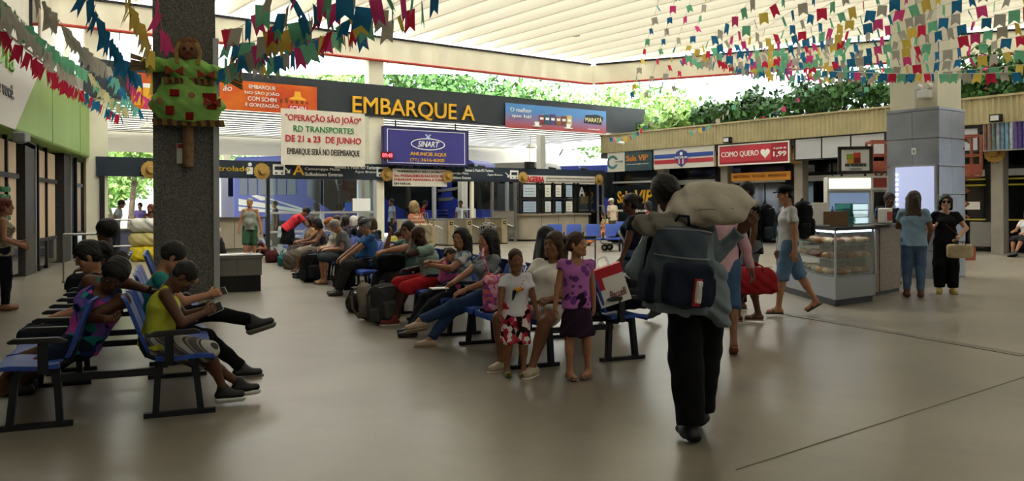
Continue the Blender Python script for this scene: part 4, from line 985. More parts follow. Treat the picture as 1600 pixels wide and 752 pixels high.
def person(loc, yaw, label, ht=1.68, pose='stand', skin='brown', hair=('short', 'black'), top=('tee', '#888888'), bottom=('trousers', '#30343c'), shoes=('shoe', '#222222'),
           hands=None, feet=None, lean=0, side=0, twist=0, head=(0, 0, 0), girth=1.0, belly=0.0, bust=0.0, lod=1, seat=.44, elbow=None, thumb=None, curl=(35, 35), knee=None, hdir=None, glasses=None, cap=None, hipy=0.0, pelvis=None, group='people in the hall', mouthopen=False):
    """local frame: +y the way the hips face, +x the person's right, z up; yaw in degrees, 0 = facing away from the viewer"""
    t = thing('person', label, 'person', (loc[0], loc[1], loc[2] if len(loc) > 2 else 0), math.radians(yaw), group)
    s = ht/1.72; g = girth
    hh = {0: .013, 1: .018, 2: .026}[lod]; hf = {0: .0065, 1: .010, 2: .017}[lod]
    # skeleton ----------------------------------------------------
    if pelvis is not None: P = V(*pelvis)
    elif pose == 'sit': P = V(0, hipy, seat+.08*s)
    else: P = V(0, hipy, .94*s)
    Rt = R3(0, lean, side); Rs = Rt @ rotm('z', math.radians(twist))
    up = Rt[:, 2]; px = V(1, 0, 0) if pose == 'stand' else V(1, 0, 0); sx = Rs[:, 0]; sf = Rs[:, 1]
    sl = .94 if pose == 'sit' else 1.0
    waist = P+Rt @ V(0, -.005, .14*sl)*s; chest = waist+Rs @ V(0, .005, .20*sl)*s; nb = chest+Rs @ V(0, -.005, .175*sl)*s
    shw = .168*s*(.92+.08*g); Sh = {1: chest+Rs @ V(0, -.005, .112)*s+sx*shw, -1: chest+Rs @ V(0, -.005, .112)*s-sx*shw}
    Hp = {1: P+px*.088*s, -1: P-px*.088*s}
    Rh = Rs @ R3(*head)
    hs = (ht/1.72)**.55 if ht < 1.5 else 1.0   # children keep large heads
    hc = nb+Rs @ V(0, .015, .03)*s+Rh @ V(0, .02, .125)*hs
    def HL(x, y, z): return hc+Rh @ V(x, y, z)*hs
    # legs
    An = {}; Kn = {}; Fd_ = {}
    feet = feet or ({1: (.1, .42, 0), -1: (-.1, .42, 0)} if pose == 'sit' else {1: (.1, .02, 0), -1: (-.1, .02, 0)})
    for q in (1, -1):
        f = feet[q]; tgt = V(f[0], f[1], f[2]+.085*s)
        kp = V(*(knee[q] if knee else (0.12*q, 1, .35 if pose == 'sit' else 0)))
        Kn[q], An[q] = ik(Hp[q], tgt, .425*s, .415*s, kp)
        fd = f[3] if len(f) > 3 else 8*q*-1      # foot yaw, degrees
        fp = f[4] if len(f) > 4 else 0           # foot pitch (toe down +)
        Fd_[q] = R3(fd, fp) @ V(0, 1, 0)
    # arms
    Wr = {}; El = {}; HD = {}; HN = {}; HS = {}
    hands = hands or ({1: (.14, .3, seat+.2), -1: (-.14, .3, seat+.2)} if pose == 'sit' else {1: (.27, .04, .80*s), -1: (-.27, .04, .80*s)})
    for q in (1, -1):
        ep = V(*(elbow[q] if elbow and q in elbow else (.5*q, -.8, -.5)))
        El[q], Wr[q] = ik(Sh[q], V(*hands[q]), .285*s, .25*s, ep)
        D = nrm(V(*hdir[q])) if hdir and q in hdir else nrm(Wr[q]-El[q])
        th = V(*(thumb[q] if thumb and q in thumb else ((-q, .1, .35) if pose == 'sit' else (-.3*q, 1, 0))))
        S = nrm(th-D*(th@D)); N = np.cross(D, S)*(-q); HD[q], HS[q], HN[q] = D, S, N
    # body --------------------------------------------------------
    b = SDF(); k = .03*s
    b.cap(P+up*-.02*s, waist, .108*s*g, .098*s*g, px, 1.35, k); b.cap(waist, chest, .098*s*g, .108*s*g, sx, 1.36, k); b.cap(chest, nb-Rs[:, 2]*.06*s, .105*s*g, .062*s, sx, 1.5, k)
    b.cap(Sh[-1], Sh[1], .046*s, .046*s, None, 1, k)
    b.cap(nb-Rs[:, 2]*.05*s, HL(0, -.02, -.06), .056*s, .05*hs, None, 1, .025)
    for q in (1, -1):
        b.cap(Hp[q], Kn[q], .088*s*g, .055*s*g, None, 1, k); b.cap(Kn[q], An[q], .053*s*g, .035*s, None, 1, .02)
        b.cap(Kn[q]+(An[q]-Kn[q])*.15, Kn[q]+(An[q]-Kn[q])*.45, .054*s*g, .050*s*g, None, 1, .03)
        toe = An[q]+V(0, 0, -.052*s)+Fd_[q]*.14*s; heel = An[q]+V(0, 0, -.045*s)-Fd_[q]*.035*s
        b.cap(heel, toe, .032*s, .026*s, np.cross(Fd_[q], V(0, 0, 1)), 1.35, .02); b.cap(An[q], An[q]+V(0, 0, -.04*s)+Fd_[q]*.05*s, .036*s, .034*s, None, 1, .02)
        b.cap(Sh[q], El[q], .05*s*g, .04*s*g, None, 1, k); b.cap(El[q], Wr[q], .041*s*g, .027*s, None, 1, .015)
        hz = s*.98; D, S, N = HD[q], HS[q], HN[q]
        b.cap(Wr[q]+D*.012*hz, Wr[q]+D*.075*hz, .021*hz, .018*hz, S, 1.85, .012)
        cu = math.radians(curl[0 if q == 1 else 1])
        if lod < 2:
            for i, (of, ln) in enumerate(((.032, .070), (.011, .080), (-.011, .074), (-.031, .058))):
                p0 = Wr[q]+(D*.085+S*of)*hz; d1 = D*math.cos(cu*.6)+N*math.sin(cu*.6); d2 = D*math.cos(cu*1.7)+N*math.sin(cu*1.7)
                p1 = p0+d1*ln*.5*hz; b.cap(p0-D*.012*hz, p1, .0105*hz, .0095*hz, None, 1, .006); b.cap(p1, p1+d2*ln*.52*hz, .0095*hz, .0078*hz, None, 1, .004)
            p0 = Wr[q]+(D*.025+S*.026)*hz; p1 = p0+nrm(D*.6+S*.7+N*.3)*.045*hz; b.cap(p0, p1, .014*hz, .011*hz, None, 1, .008); b.cap(p1, p1+nrm(D*.9+S*.2+N*.35)*.035*hz, .011*hz, .009*hz, None, 1, .005)
        else: b.cap(Wr[q]+D*.08*hz, Wr[q]+(D*math.cos(cu)+N*math.sin(cu))*.16*hz, .017*hz, .012*hz, S, 2.0, .01)
    # head
    Rr = Rh.T
    b.ell(HL(0, -.012, .03), V(.076, .096, .088)*hs, Rr, .03); b.ell(HL(0, .022, -.045), V(.058, .066, .075)*hs, Rr, .03)
    b.cap(HL(-.014, .068, -.102), HL(.014, .068, -.102), .017*hs, .017*hs, None, 1, .02)
    b.cap(HL(-.05, .018, -.07), HL(-.03, .055, -.098), .02*hs, .018*hs, None, 1, .03); b.cap(HL(.05, .018, -.07), HL(.03, .055, -.098), .02*hs, .018*hs, None, 1, .03)
    for q in (1, -1): b.ell(HL(.077*q, -.005, -.012), V(.010, .02, .032)*hs, Rr, .008)
    if lod < 2:
        b.cap(HL(-.034, .074, .026), HL(.034, .074, .026), .013*hs, .013*hs, None, 1, .015)
        for q in (1, -1): b.ell(HL(.042*q, .058, -.03), V(.022, .02, .022)*hs, Rr, .02)
        for q in (1, -1): b.ell(HL(.031*q, .098, .004), V(.017, .016, .011)*hs, Rr, .012, True)
        b.cap(HL(0, .084, .012), HL(0, .100, -.026), .008*hs, .0125*hs, None, 1, .01); b.cap(HL(-.013, .092, -.03), HL(.013, .092, -.03), .0095*hs, .0095*hs, None, 1, .007)
        b.cap(HL(-.019, .085, -.058), HL(.019, .085, -.058), .0075*hs, .0075*hs, None, 1, .008); b.cap(HL(-.016, .085, -.071), HL(.016, .085, -.071), .0085*hs, .0085*hs, None, 1, .008)
    else: b.cap(HL(0, .084, .012), HL(0, .102, -.03), .01*hs, .014*hs, None, 1, .012)
    fine = [(hc-.15*hs, hc+.15*hs)]
    if lod < 2: fine += [(Wr[q]+HD[q]*.07-.1*s, Wr[q]+HD[q]*.07+.1*s) for q in (1, -1)]
    body = b.mesh('body', hh, fine, hf, mats=skinm(skin), parent=t)
    if lod < 2:
        for q in (1, -1):
            e = child('eye', eye_mesh(), body, tuple(HL(.031*q, .0735, .003))); e.rotation_euler = Matrix(Rh.tolist()).to_euler(); e.scale = (hs, hs, hs)
        m = SDF(); m.cap(HL(-.02, .089, -.0645), HL(.02, .089, -.0645), .0052*hs, .0052*hs, None, 1, .003); m.mesh('lips', .004, mats=mat('lips_'+skin, tuple(x*.72 for x in [int(SKIN[skin][i:i+2], 16)/255 for i in (1, 3, 5)]), .5), parent=body)
    # hair ---------------------------------------------------------
    st, hcx = hair[0], hair[1]
    if st != 'bald':
        H = SDF(); e_ = .006 if st in ('buzz',) else .014
        H.ell(HL(0, -.017, .036), V(.078+e_, .096+e_, .088+e_)*hs, Rr, .01)
        H.ell(HL(0, .10, -.05), V(.075, .075, .115)*hs, Rr, .012, True)      # face opening
        H.ell(HL(0, .02, -.16), V(.14, .13, .12)*hs, Rr, .012, True)
        for q in (1, -1): H.ell(HL(.088*q, .0, -.03), V(.02, .028, .05)*hs, Rr, .01, True)
        if st in ('short', 'buzz'):
            H.cap(HL(-.045, -.06, -.02), HL(.045, -.06, -.02), .034*hs, .034*hs, None, 1, .02); H.ell(HL(0, .0, -.15), V(.16, .16, .10)*hs, Rr, .01, True)
        if st == 'long':
            for x in (-.07, -.035, 0, .035, .07):
                H.cap(HL(x, -.06, .0), nb+Rs @ V(x*1.25, -.075, -.10)*s, .045*hs, .035*hs, None, 1, .03)
            for q in (1, -1): H.cap(HL(.078*q, .01, .02), nb+Rs @ V(.085*q, .0, -.04)*s, .03*hs, .022*hs, None, 1, .03)
        if st in ('pony', 'bun'):
            H.cap(HL(-.05, -.06, -.03), HL(.05, -.06, -.03), .045*hs, .045*hs, None, 1, .03)
            H.ell(HL(0, -.13, .03 if st == 'pony' else .05), V(.045, .045, .05)*hs, Rr, .02)
            if st == 'pony': H.cap(HL(0, -.15, .03), HL(0, -.17, -.12), .035*hs, .02*hs, None, 1, .02)
        if st == 'bob':
            for x in (-.06, 0, .06): H.cap(HL(x, -.05, .0), HL(x*1.2, -.06, -.10), .05*hs, .04*hs, None, 1, .03)
            for q in (1, -1): H.cap(HL(.075*q, .015, .03), HL(.082*q, .01, -.08), .03*hs, .024*hs, None, 1, .03)
        if st == 'afro': H.ell(HL(0, -.04, .06), V(.15, .15, .14)*hs, Rr, .04)
        H.mesh('hair', .008 if lod == 0 else (.012 if lod == 1 else .02), disp=.0025 if lod < 2 else .002, dscale=45, mats=hairm(hcx), parent=t)
        if lod < 2 and cap is None:
            for q in (1, -1):
                e = SDF(); e.cap(HL(.016*q, .088, .029), HL(.046*q, .076, .031), .0045*hs, .0035*hs, None, 1, .002); e.mesh('eyebrow', .004, mats=hairm('black' if hcx not in ('grey', 'white') else 'grey'), parent=body)
    if cap:
        c = SDF(); c.ell(HL(0, -.012, .06), V(.093, .112, .075)*hs, Rr, .01); c.ell(HL(0, 0, -.06), V(.2, .2, .10)*hs, Rr, .006, True)
        if cap[1]: c.cap(HL(0, .08, .048), HL(0, .15, .036), .012*hs, .008*hs, Rh[:, 0], 6.0, .008)
        c.mesh('cap' if cap[1] else 'headwear', .008 if lod < 2 else .014, mats=fabric(*cap[0]) if isinstance(cap[0], tuple) else fabric(cap[0]), parent=t)
    if glasses:
        Gm = mat('lens_dark', '#0c0c0e', .15) if glasses == 'sun' else mat('lens_clear', '#6a6a70', .1, alpha=.35)
        for q in (1, -1):
            cpt = HL(.034*q, .103, .004); o = MB().lathe([(0, -.002), (.024*hs, -.002), (.026*hs, .002), (0, .002)], 14, axis='y').build('lens', Gm, body); o.location = tuple(cpt); o.rotation_euler = Matrix(Rh.tolist()).to_euler()
            MB().tube([tuple(HL(.058*q, .098, .012)), tuple(HL(.08*q, 0, .008))], .003, 6).build('temple', BLACK, body)
        MB().tube([tuple(HL(-.06, .099, .015)), tuple(HL(0, .107, .012)), tuple(HL(.06, .099, .015))], .0035, 6).build('glasses_frame', BLACK, body)
    # clothes -------------------------------------------------------
    hg = hh if lod else .012; cd = .004 if lod < 2 else .004
    tk, tc = top[0], top[1]; tm = fabric(*top[1:])
    if tk:
        c = SDF(); e = .014*s; hem = top_hem = -.06*s
        c.cap(P+up*(-.085*s if pose != 'sit' else -.045*s), waist, (.135*g)*s+e, (.105*g)*s+e+belly*.2, px, 1.33, k, cuta=True); c.cap(waist, chest, .103*s*g+e+belly*.2, .112*s*g+e, sx, 1.34, k); c.cap(chest, nb-Rs[:, 2]*.075*s, .108*s*g+e, .06*s+e*.4, sx, 1.5, k)
        if belly: c.ell(waist+Rs @ V(0, .09+belly*.35, -.02)*s, V(.12, .08+belly*.4, .13)*s, Rs.T, .06)
        if bust:
            for q in (1, -1): c.ell(chest+Rs @ V(.072*q, .095, -.01)*s, V(.062, .045+bust*.3, .06)*s, Rs.T, .05)
        if tk == 'tank':
            for q in (1, -1): c.cap(chest+Rs @ V(.085*q, .05, .05)*s, nb+Rs @ V(.09*q, -.01, -.01)*s, .035*s, .022*s, None, 1, .03); c.cap(nb+Rs @ V(.09*q, -.01, -.01)*s, chest+Rs @ V(.08*q, -.07, .02)*s, .022*s, .035*s, None, 1, .03)
        else:
            c.cap(Sh[-1], Sh[1], .047*s+e*.7, .047*s+e*.7, None, 1, k)
            fr = {'tee': .55, 'polo': .6, 'long': 1, 'cap': .25}.get(tk, .55)
            for q in (1, -1):
                if tk == 'long': c.cap(Sh[q], El[q], .048*s*g+e*.8, .043*s*g+e*.8, None, 1, .022*s); c.cap(El[q], El[q]+(Wr[q]-El[q])*.93, .043*s*g+e*.8, .036*s+e*.5, None, 1, .02, cut=True)
                else: c.cap(Sh[q], Sh[q]+(El[q]-Sh[q])*fr, .048*s*g+e*.8, .047*s*g+e*1.3, None, 1, .022*s, cut=True)
            if tk == 'polo': c.cap(nb-Rs[:, 2]*.03*s, nb+Rs[:, 2]*.015*s, .066*s, .062*s, None, 1, .01, cut=True)
        c.ell(nb+Rs @ V(0, .035, .035)*s, V(.062, .075, .06)*s, Rs.T, .012, True)
        if tk == 'tank': c.ell(nb+Rs @ V(0, .05, -.01)*s, V(.075, .08, .1)*s, Rs.T, .015, True)
        sh = c.mesh('shirt', hg, disp=cd, dscale=17, mats=tm, parent=t, seed=ht*7)
    bk = bottom[0]; bmm = fabric(*bottom[1:])
    if bk:
        c = SDF(); e = .012*s
        c.cap(P+up*.075*s, P-up*.03*s, .106*s*g+e*.4, .115*s*g+e*.7, px, 1.36, k)
        if bk in ('trousers', 'jeans', 'shorts', 'short_shorts', 'wide'):
            ww = 1.35 if bk == 'wide' else 1.0
            for q in (1, -1):
                kn_r = (.072 if bk == 'jeans' else .078)*s*g*ww; an_r = (.056 if bk == 'jeans' else .068)*s*ww
                if bk == 'short_shorts': c.cap(Hp[q], Hp[q]+(Kn[q]-Hp[q])*.55, .098*s*g+e*.6, .088*s*g+e, None, 1, k, cut=True)
                elif bk == 'shorts':
                    c.cap(Hp[q], Kn[q], .1*s*g+e, .078*s*g+e, None, 1, k); c.cap(Kn[q], Kn[q]+(An[q]-Kn[q])*.12, .076*s*g+e, .078*s*g+e, None, 1, .02, cut=True)
                else:
                    c.cap(Hp[q], Kn[q], .098*s*g+e*.7, kn_r+e*.4, None, 1, k); c.cap(Kn[q], Kn[q]+(An[q]-Kn[q])*(.97), kn_r+e*.4, an_r, None, 1, .025, cut=True)
        elif bk in ('skirt', 'dress'):
            if pose == 'sit':
                for q in (1, -1): c.cap(Hp[q], Kn[q], .11*s*g, .085*s*g, None, 1, .08)
                c.cap((Hp[1]+Hp[-1])/2, (Kn[1]+Kn[-1])/2, .09*s, .075*s, px, 1.6, .06); c.cap((Kn[1]+Kn[-1])/2, (Kn[1]+Kn[-1])/2+V(0, .02, -.14)*s, .085*s, .08*s, px, 1.8, .05, cut=True)
            else: c.cap(P+up*.06*s, V(P[0], P[1]+.01, P[2]-.42*s), .115*s*g, .19*s*g, px, 1.25, .03, cut=True)
        c.mesh({'jeans': 'jeans', 'shorts': 'shorts', 'short_shorts': 'shorts', 'skirt': 'skirt', 'dress': 'skirt'}.get(bk, 'trousers'), hg, disp=cd if bk not in ('skirt',) else .007, dscale=15 if bk != 'skirt' else 24, mats=bmm, parent=t, seed=ht*3)
    # shoes -----------------------------------------------------------
    sk = shoes[0]
    for q in (1, -1):
        fdn = Fd_[q]; lat = nrm(np.cross(fdn, V(0, 0, 1))); upf = nrm(np.cross(lat, fdn)); a = An[q]
        if sk in ('shoe', 'boot', 'flat'):
            c = SDF(); base = a-upf*.05*s
            c.cap(base-fdn*.04*s, base+fdn*.15*s, .043*s, .034*s, lat, 1.25, .02); c.cap(a+upf*(.02*s if sk != 'flat' else -.03*s)-fdn*.012*s, base+fdn*.06*s, .048*s, .042*s, None, 1, .03)
            sh = c.mesh('shoe', hf*1.1 if lod else .009, mats=mat('shoe_'+shoes[1], shoes[1], .5), parent=t)
            if len(shoes) > 2 and lod < 2:
                sl = SDF(); sl.cap(base-fdn*.04*s-upf*.03*s, base+fdn*.155*s-upf*.026*s, .046*s, .042*s, lat, 1.15, .01); bb = base-upf*.022*s+fdn*.05*s
                sl.rbox(bb+upf*.06*s, V(.2, .25, .06)*s, np.stack((lat, fdn, upf)), .005, .004, True); sl.mesh('sole', .009, mats=mat('sole_'+shoes[2], shoes[2], .6), parent=sh)
        elif sk in ('sandal', 'flip'):
            base = a-upf*.078*s
            sl = SDF(); sl.cap(base-fdn*.055*s, base+fdn*.165*s, .011*s, .011*s, lat, 4.2, .01); so = sl.mesh('sandal', .008 if lod < 2 else .014, mats=mat('sandal_'+shoes[1], shoes[1], .7), parent=t)
            for f_ in ((.06, .115) if sk == 'sandal' else (.085,)):
                pts = [tuple(base+fdn*f_*s+lat*x*.045*s+upf*z*s) for x, z in ((-1, .0), (-.85, .036), (0, .058 if f_ < .1 else .05), (.85, .036), (1, .0))]
                MB().tube(pts, .009*s, 6).build('strap', mat('strap_'+(shoes[2] if len(shoes) > 2 else shoes[1]), shoes[2] if len(shoes) > 2 else shoes[1], .6), so, smooth=True)
            if sk == 'sandal': MB().tube([tuple(a+upf*-.02*s+lat*.04*s), tuple(a+upf*-.015*s-fdn*.05*s), tuple(a+upf*-.02*s-lat*.04*s)], .008*s, 6).build('strap', mat('strap_'+(shoes[2] if len(shoes) > 2 else shoes[1]), shoes[2] if len(shoes) > 2 else shoes[1], .6), so, smooth=True)
    M = Matrix.Rotation(math.radians(yaw), 4, 'Z'); M.translation = Vector(t.location)
    J = dict(head=HL, hc=hc, chest=chest, waist=waist, nb=nb, P=P, W=Wr, D=HD, N=HN, S=HS, K=Kn, A=An, Sh=Sh, El=El, Rs=Rs, Rh=Rh, sx=sx, M=M)
    J['w'] = lambda p: M @ Vector([float(x) for x in p])
    return t, J
# ================================================================== tandem benches
SEATB = mat('seat_blue', '#26489c', .45, var=.06, vscale=6); BENCHM = mat('bench_frame', '#1a1d24', .45, .3); ARM = mat('armrest_black', '#1c1c1e', .5)
U2 = Vector((-.383, .924)); V2 = Vector((.924, .383))
def seat_shell(z0=.42):
    """profile swept: seat pan (x .27 -> .70), returns mesh data; width .5 along y"""
    w = .245; prof = [(.70, .405), (.69, .435), (.60, .445), (.42, .43), (.30, .44)]
    mb = MB(); vs = []; n = len(prof)
    for y in (-w, -w*.5, 0, w*.5, w):
        d = -.012 if abs(y) < w*.9 else 0
        for x, z in prof: vs.append((x, y, z+d))
    for y in (-w, -w*.5, 0, w*.5, w):
        for x, z in prof: vs.append((x, y, z-.03))
    fs = []
    for a in range(4):
        for i in range(n-1):
            p = a*n+i; fs.append((p, p+1, p+n+1, p+n)); q = p+5*n; fs.append((q, q+n, q+n+1, q+1))
    for i in range(n-1): fs.append((i, i+5*n, i+1+5*n, i+1)); j = 4*n+i; fs.append((j, j+1, j+1+5*n, j+5*n))
    for a in range(4): p = a*n; fs.append((p, p+n, p+n+5*n, p+5*n)); p = a*n+n-1; fs.append((p, p+5*n, p+n+5*n, p+n))
    return mb.add(vs, fs)
def back_shell():
    w = .24; prof = [(.27, .47), (.235, .55), (.19, .68), (.13, .84), (.115, .86)]
    mb = MB(); vs = []; n = len(prof); ys = [-w, -w*.6, 0, w*.6, w]
    for off in (0, -.025):
        for y in ys:
            c = -.02*(1-(y/w)**2)
            for i, (x, z) in enumerate(prof): vs.append((x+off+c, y*(1 if i not in (0, 4) else .93), z))
    fs = []
    for a in range(4):
        for i in range(n-1): p = a*n+i; fs.append((p, p+n, p+n+1, p+1)); q = p+5*n; fs.append((q, q+1, q+n+1, q+n))
    for i in range(n-1): fs.append((i, i+1, i+1+5*n, i+5*n)); j = 4*n+i; fs.append((j, j+5*n, j+1+5*n, j+1))
    for a in range(4): p = a*n; fs.append((p, p+5*n, p+n+5*n, p+n)); p = a*n+n-1; fs.append((p, p+n, p+n+5*n, p+5*n))
    return mb.add(vs, fs)
_seat = seat_shell().build('seat', SEATB, None, smooth=True); _back = back_shell().build('backrest', SEATB, None, smooth=True)
def leg_frame():
    mb = MB(); mb.box(.22, .70, -.025, .025, 0, .035); return mb
_arm = MB().prism([(.24, .60), (.30, .625), (.56, .63), (.60, .61), (.59, .595), (.26, .585)], -.025, .025).build('armrest', ARM, None, bevel=.006)
_armp = MB().box(.36, .42, -.02, .02, .38, .59).build('armrest_post', BENCHM, None)
_foot = leg_frame().build('foot_bar', BENCHM, None); _p1 = MB().bar((.30, 0, .03), (.32, 0, .40), .045, .06).build('leg', BENCHM, None); _p2 = MB().bar((.60, 0, .03), (.56, 0, .40), .045, .06).build('leg', BENCHM, None)
_br = MB().tube([(.30, 0, .42), (.24, 0, .44), (.21, 0, .50), (.2, 0, .58)], .018, 6).build('back_bracket', BENCHM, None, smooth=True)
ME = {k: o.data for k, o in dict(seat=_seat, back=_back, arm=_arm, armp=_armp, foot=_foot, p1=_p1, p2=_p2, br=_br).items()}
for o in (_seat, _back, _arm, _armp, _foot, _p1, _p2, _br): bpy.data.objects.remove(o)
def bench(loc, rz, label, n=3, sides=(0, 1), pitch=.55, frames=None, arms=True):
    """local: +y along the row from its near end, seats look to +x (side 0) and -x (side 1)"""
    t = thing('tandem_bench', label, 'bench', loc, rz, 'blue tandem benches'); L = n*pitch
    for sd in sides:
        rot = (0, 0, math.pi*sd); 
        def pt(y): return (0, y, 0)
        for i in range(n):
            y = pitch*(i+.5)
            child('seat', ME['seat'], t, pt(y), rot); child('backrest', ME['back'], t, pt(y), rot)
            for dy in (-.15, .15): child('back_bracket', ME['br'], t, pt(y+dy), rot)
        for i in range(n+1 if arms else 0):
            child('armrest', ME['arm'], t, pt(pitch*i), rot); child('armrest_post', ME['armp'], t, pt(pitch*i), rot)
        for y in ((.1, L-.1) if frames is None else frames):
            child('foot_bar', ME['foot'], t, pt(y), rot); child('leg', ME['p1'], t, pt(y), rot); child('leg', ME['p2'], t, pt(y), rot)
        sgn = 1-2*sd
        for x in (.36, .54): MB().bar((sgn*x, .03, .385), (sgn*x, L-.03, .385), .04, .05).build('beam', BENCHM, t)
    if len(sides) == 2:
        for y in (.1, L-.1): MB().bar((-.35, y, .33), (.35, y, .33), .04, .05).build('cross_beam', BENCHM, t)
    return t
LC = Vector((-2.78, 5.71)); RC = Vector((.67, 7.74))
def along(c, t): q = c+U2*t; return (q.x, q.y, 0)
for i, u in enumerate((0, 2.1, 5.5)): bench(along(LC, u), ANG, ('near-left back-to-back blue bench with the boy in yellow', 'second blue bench of the left row behind the man in teal', 'far blue bench of the left row near the granite column')[i])
for i in range(8):
    bench(along(RC, 2.1*i), ANG, ('nearest blue bench of the middle row with the red and white shopping bag', 'second blue bench of the middle row, under the mother with the baby', 'third blue bench of the middle row, under the man in the dark green shirt', 'fourth blue bench of the middle row, under the man in the blue polo', 'fifth blue bench of the middle row, under the man in the grey shirt', 'sixth blue bench of the middle row', 'seventh blue bench of the middle row', 'last blue bench of the middle row, nearest the ticket counter')[i])
# four seats at the kiosk and further single benches
q = floor_at(868, 393); bench((q.x-.3, q.y+.5, 0), ANG-math.radians(118), 'blue bench with side tables in front of the information kiosk', n=4, sides=(0,), pitch=.62)
q = floor_at(975, 385); bench((q.x-.2, q.y+1.0, 0), ANG-math.radians(118), 'blue bench in front of the lounge where the woman in orange trousers sits', n=3, sides=(0,))
q = floor_at(1500, 412); bench((q.x, q.y, 0), math.radians(150), 'blue bench behind the woman with sunglasses', n=3, sides=(0,))
q = floor_at(1596, 402); bench((q.x+.55, q.y-.2, 0), math.radians(-150+360), 'blue bench under the man in the white polo at the right edge', n=3, sides=(0,))
# ================================================================== bags and luggage
def bagroot(name, label, cat, p, rz): return thing(name, label, cat, tuple(p), rz)
def mk(sdf, name, m, parent, h=.012, disp=.004, dscale=18, **k): return sdf.mesh(name, h, disp=disp, dscale=dscale, mats=m, parent=parent, **k)
def backpack(p, rz, label, col, col2='#15161a', H=.46, Wd=.30, D=.2, tilt=0.0, trim='#8a8d92', soft=False):
    t = bagroot('backpack', label, 'backpack', p, rz); t.rotation_euler = (tilt, 0, rz)
    if soft: mk(SDF().cap((0, 0, H*.27), (0, .01, H*.74), D*.5, D*.44, V(1, 0, 0), 1.38, .04).rbox(V(0, 0, H*.3), V(Wd/2, D/2*.95, H*.3), None, .10, .06), 'main_bag', fabric(col), t, .012, .007, 16)
    else: mk(SDF().rbox(V(0, 0, H/2), V(Wd/2, D/2, H/2), None, .10).ell(V(0, -D*.1, H*.72), V(Wd*.46, D*.5, H*.3), None, .05), 'main_bag', fabric(col), t)
    mk(SDF().rbox(V(0, -D*.5, H*.33), V(Wd*.4, D*.22, H*.24), None, .045), 'front_pocket', fabric(col2), t, .01)
    for q in (1, -1):
        mk(SDF().rbox(V(q*Wd*.5, 0, H*.25), V(.035, D*.32, H*.18), None, .03), 'side_pocket', fabric(col2), t, .012)
        MB().tube([(q*.09, D*.42, H*.92), (q*.11, D*.75, H*.75), (q*.12, D*.8, H*.4), (q*.1, D*.45, H*.1)], .02, 6).build('strap', fabric(col2), t, smooth=True)
    MB().tube([(-.05, .02, H*.98), (-.03, .0, H+.04), (.03, .0, H+.04), (.05, .02, H*.98)], .01, 6).build('handle', fabric(col2), t, smooth=True)
    for z, dz in ((.62, .0), (.9, .02)):
        pts = [(Wd*.5*math.cos(a)*.92, -D*.5*math.sin(a)-.012, H*z+dz*math.sin(a)) for a in [math.pi*k/10 for k in range(11)]]; MB().tube(pts, .005, 5).build('zip', mat('zip_'+trim, trim, .4, .4), t, smooth=True)
    return t
def duffel(p, rz, label, col, L=.5, r=.15, strap=True):
    t = bagroot('duffel_bag', label, 'bag', p, rz)
    mk(SDF().cap((-L/2+r, 0, r), (L/2-r, 0, r), r, r, V(0, 0, 1), 1.0, .02).rbox(V(0, 0, r*.8), V(L/2-.03, r*.9, r*.8), None, .06), 'bag_body', fabric(col), t, .014, .008)
    for q in (1, -1): MB().tube([(-L*.2, q*r*.9, r*.9), (-L*.15, q*r*.55, r*2.1), (0, q*r*.25, r*2.4), (L*.15, q*r*.55, r*2.1), (L*.2, q*r*.9, r*.9)], .012, 6).build('handle', fabric(col), t, smooth=True)
    MB().tube([(-L*.4, 0, 2*r), (L*.4, 0, 2*r)], .006, 5).build('zip', ALU, t)
    return t
def paper_bag(p, rz, label, w, d, h, m, tilt=0):
    t = bagroot('shopping_bag', label, 'bag', p, rz); t.rotation_euler = (0, tilt, rz)
    mb = MB(); mb.box(-w/2, w/2, -d/2, d/2, 0, h); mb.build('bag_body', m, t)
    MB().box(-w/2+.006, w/2-.006, -d/2+.006, d/2-.006, h-.002, h+.001).build('opening', BLACK, t)
    for q in (1, -1): MB().tube([(-w*.2, q*d/2, h-.02), (-w*.15, q*d/2, h+.09), (w*.15, q*d/2, h+.09), (w*.2, q*d/2, h-.02)], .004, 5).build('handle', WHT, t, smooth=True)
    return t
# floor bags beside the middle row
q = floor_at(557, 487); duffel(q, ANG+1.6, 'dark brown leather bag on the floor left of the grey backpack', '#2a2521', .42, .13)
q = floor_at(603, 506); backpack(q, ANG+.5, 'grey backpack with light side standing before the man in red shorts', '#3c3c3e', '#4a4a48', .5, .34, .24, -.12)
q = floor_at(577, 500); t = backpack(q, ANG+.9, 'tan and grey backpack leaning beside the grey one', '#8a8072', '#6a6256', .48, .24, .18, -.2)
q = floor_at(487, 441); backpack(q, ANG+.4, 'black backpack with white piping at the feet of the man in grey', '#17181c', '#22252c', .58, .36, .26, -.1, '#c8c8c8')
q = floor_at(537, 452); backpack(q, ANG+.6, 'black rucksack between the feet of the man in the blue polo', '#1b1a1c', '#26262a', .55, .36, .24, .05)
q = floor_at(446, 416); duffel(q, ANG+1.2, 'teal cloth bag on the floor in the far crowd', '#2f6a70', .5, .17)
q = floor_at(425, 410); duffel(q, ANG+1.3, 'maroon travel bag on the floor by the woman in red', '#4a1f22', .55, .16)
q = floor_at(466, 420); duffel(q, ANG+.9, 'brown patterned bundle heaped before the far seats', '#5a5148', .8, .24)
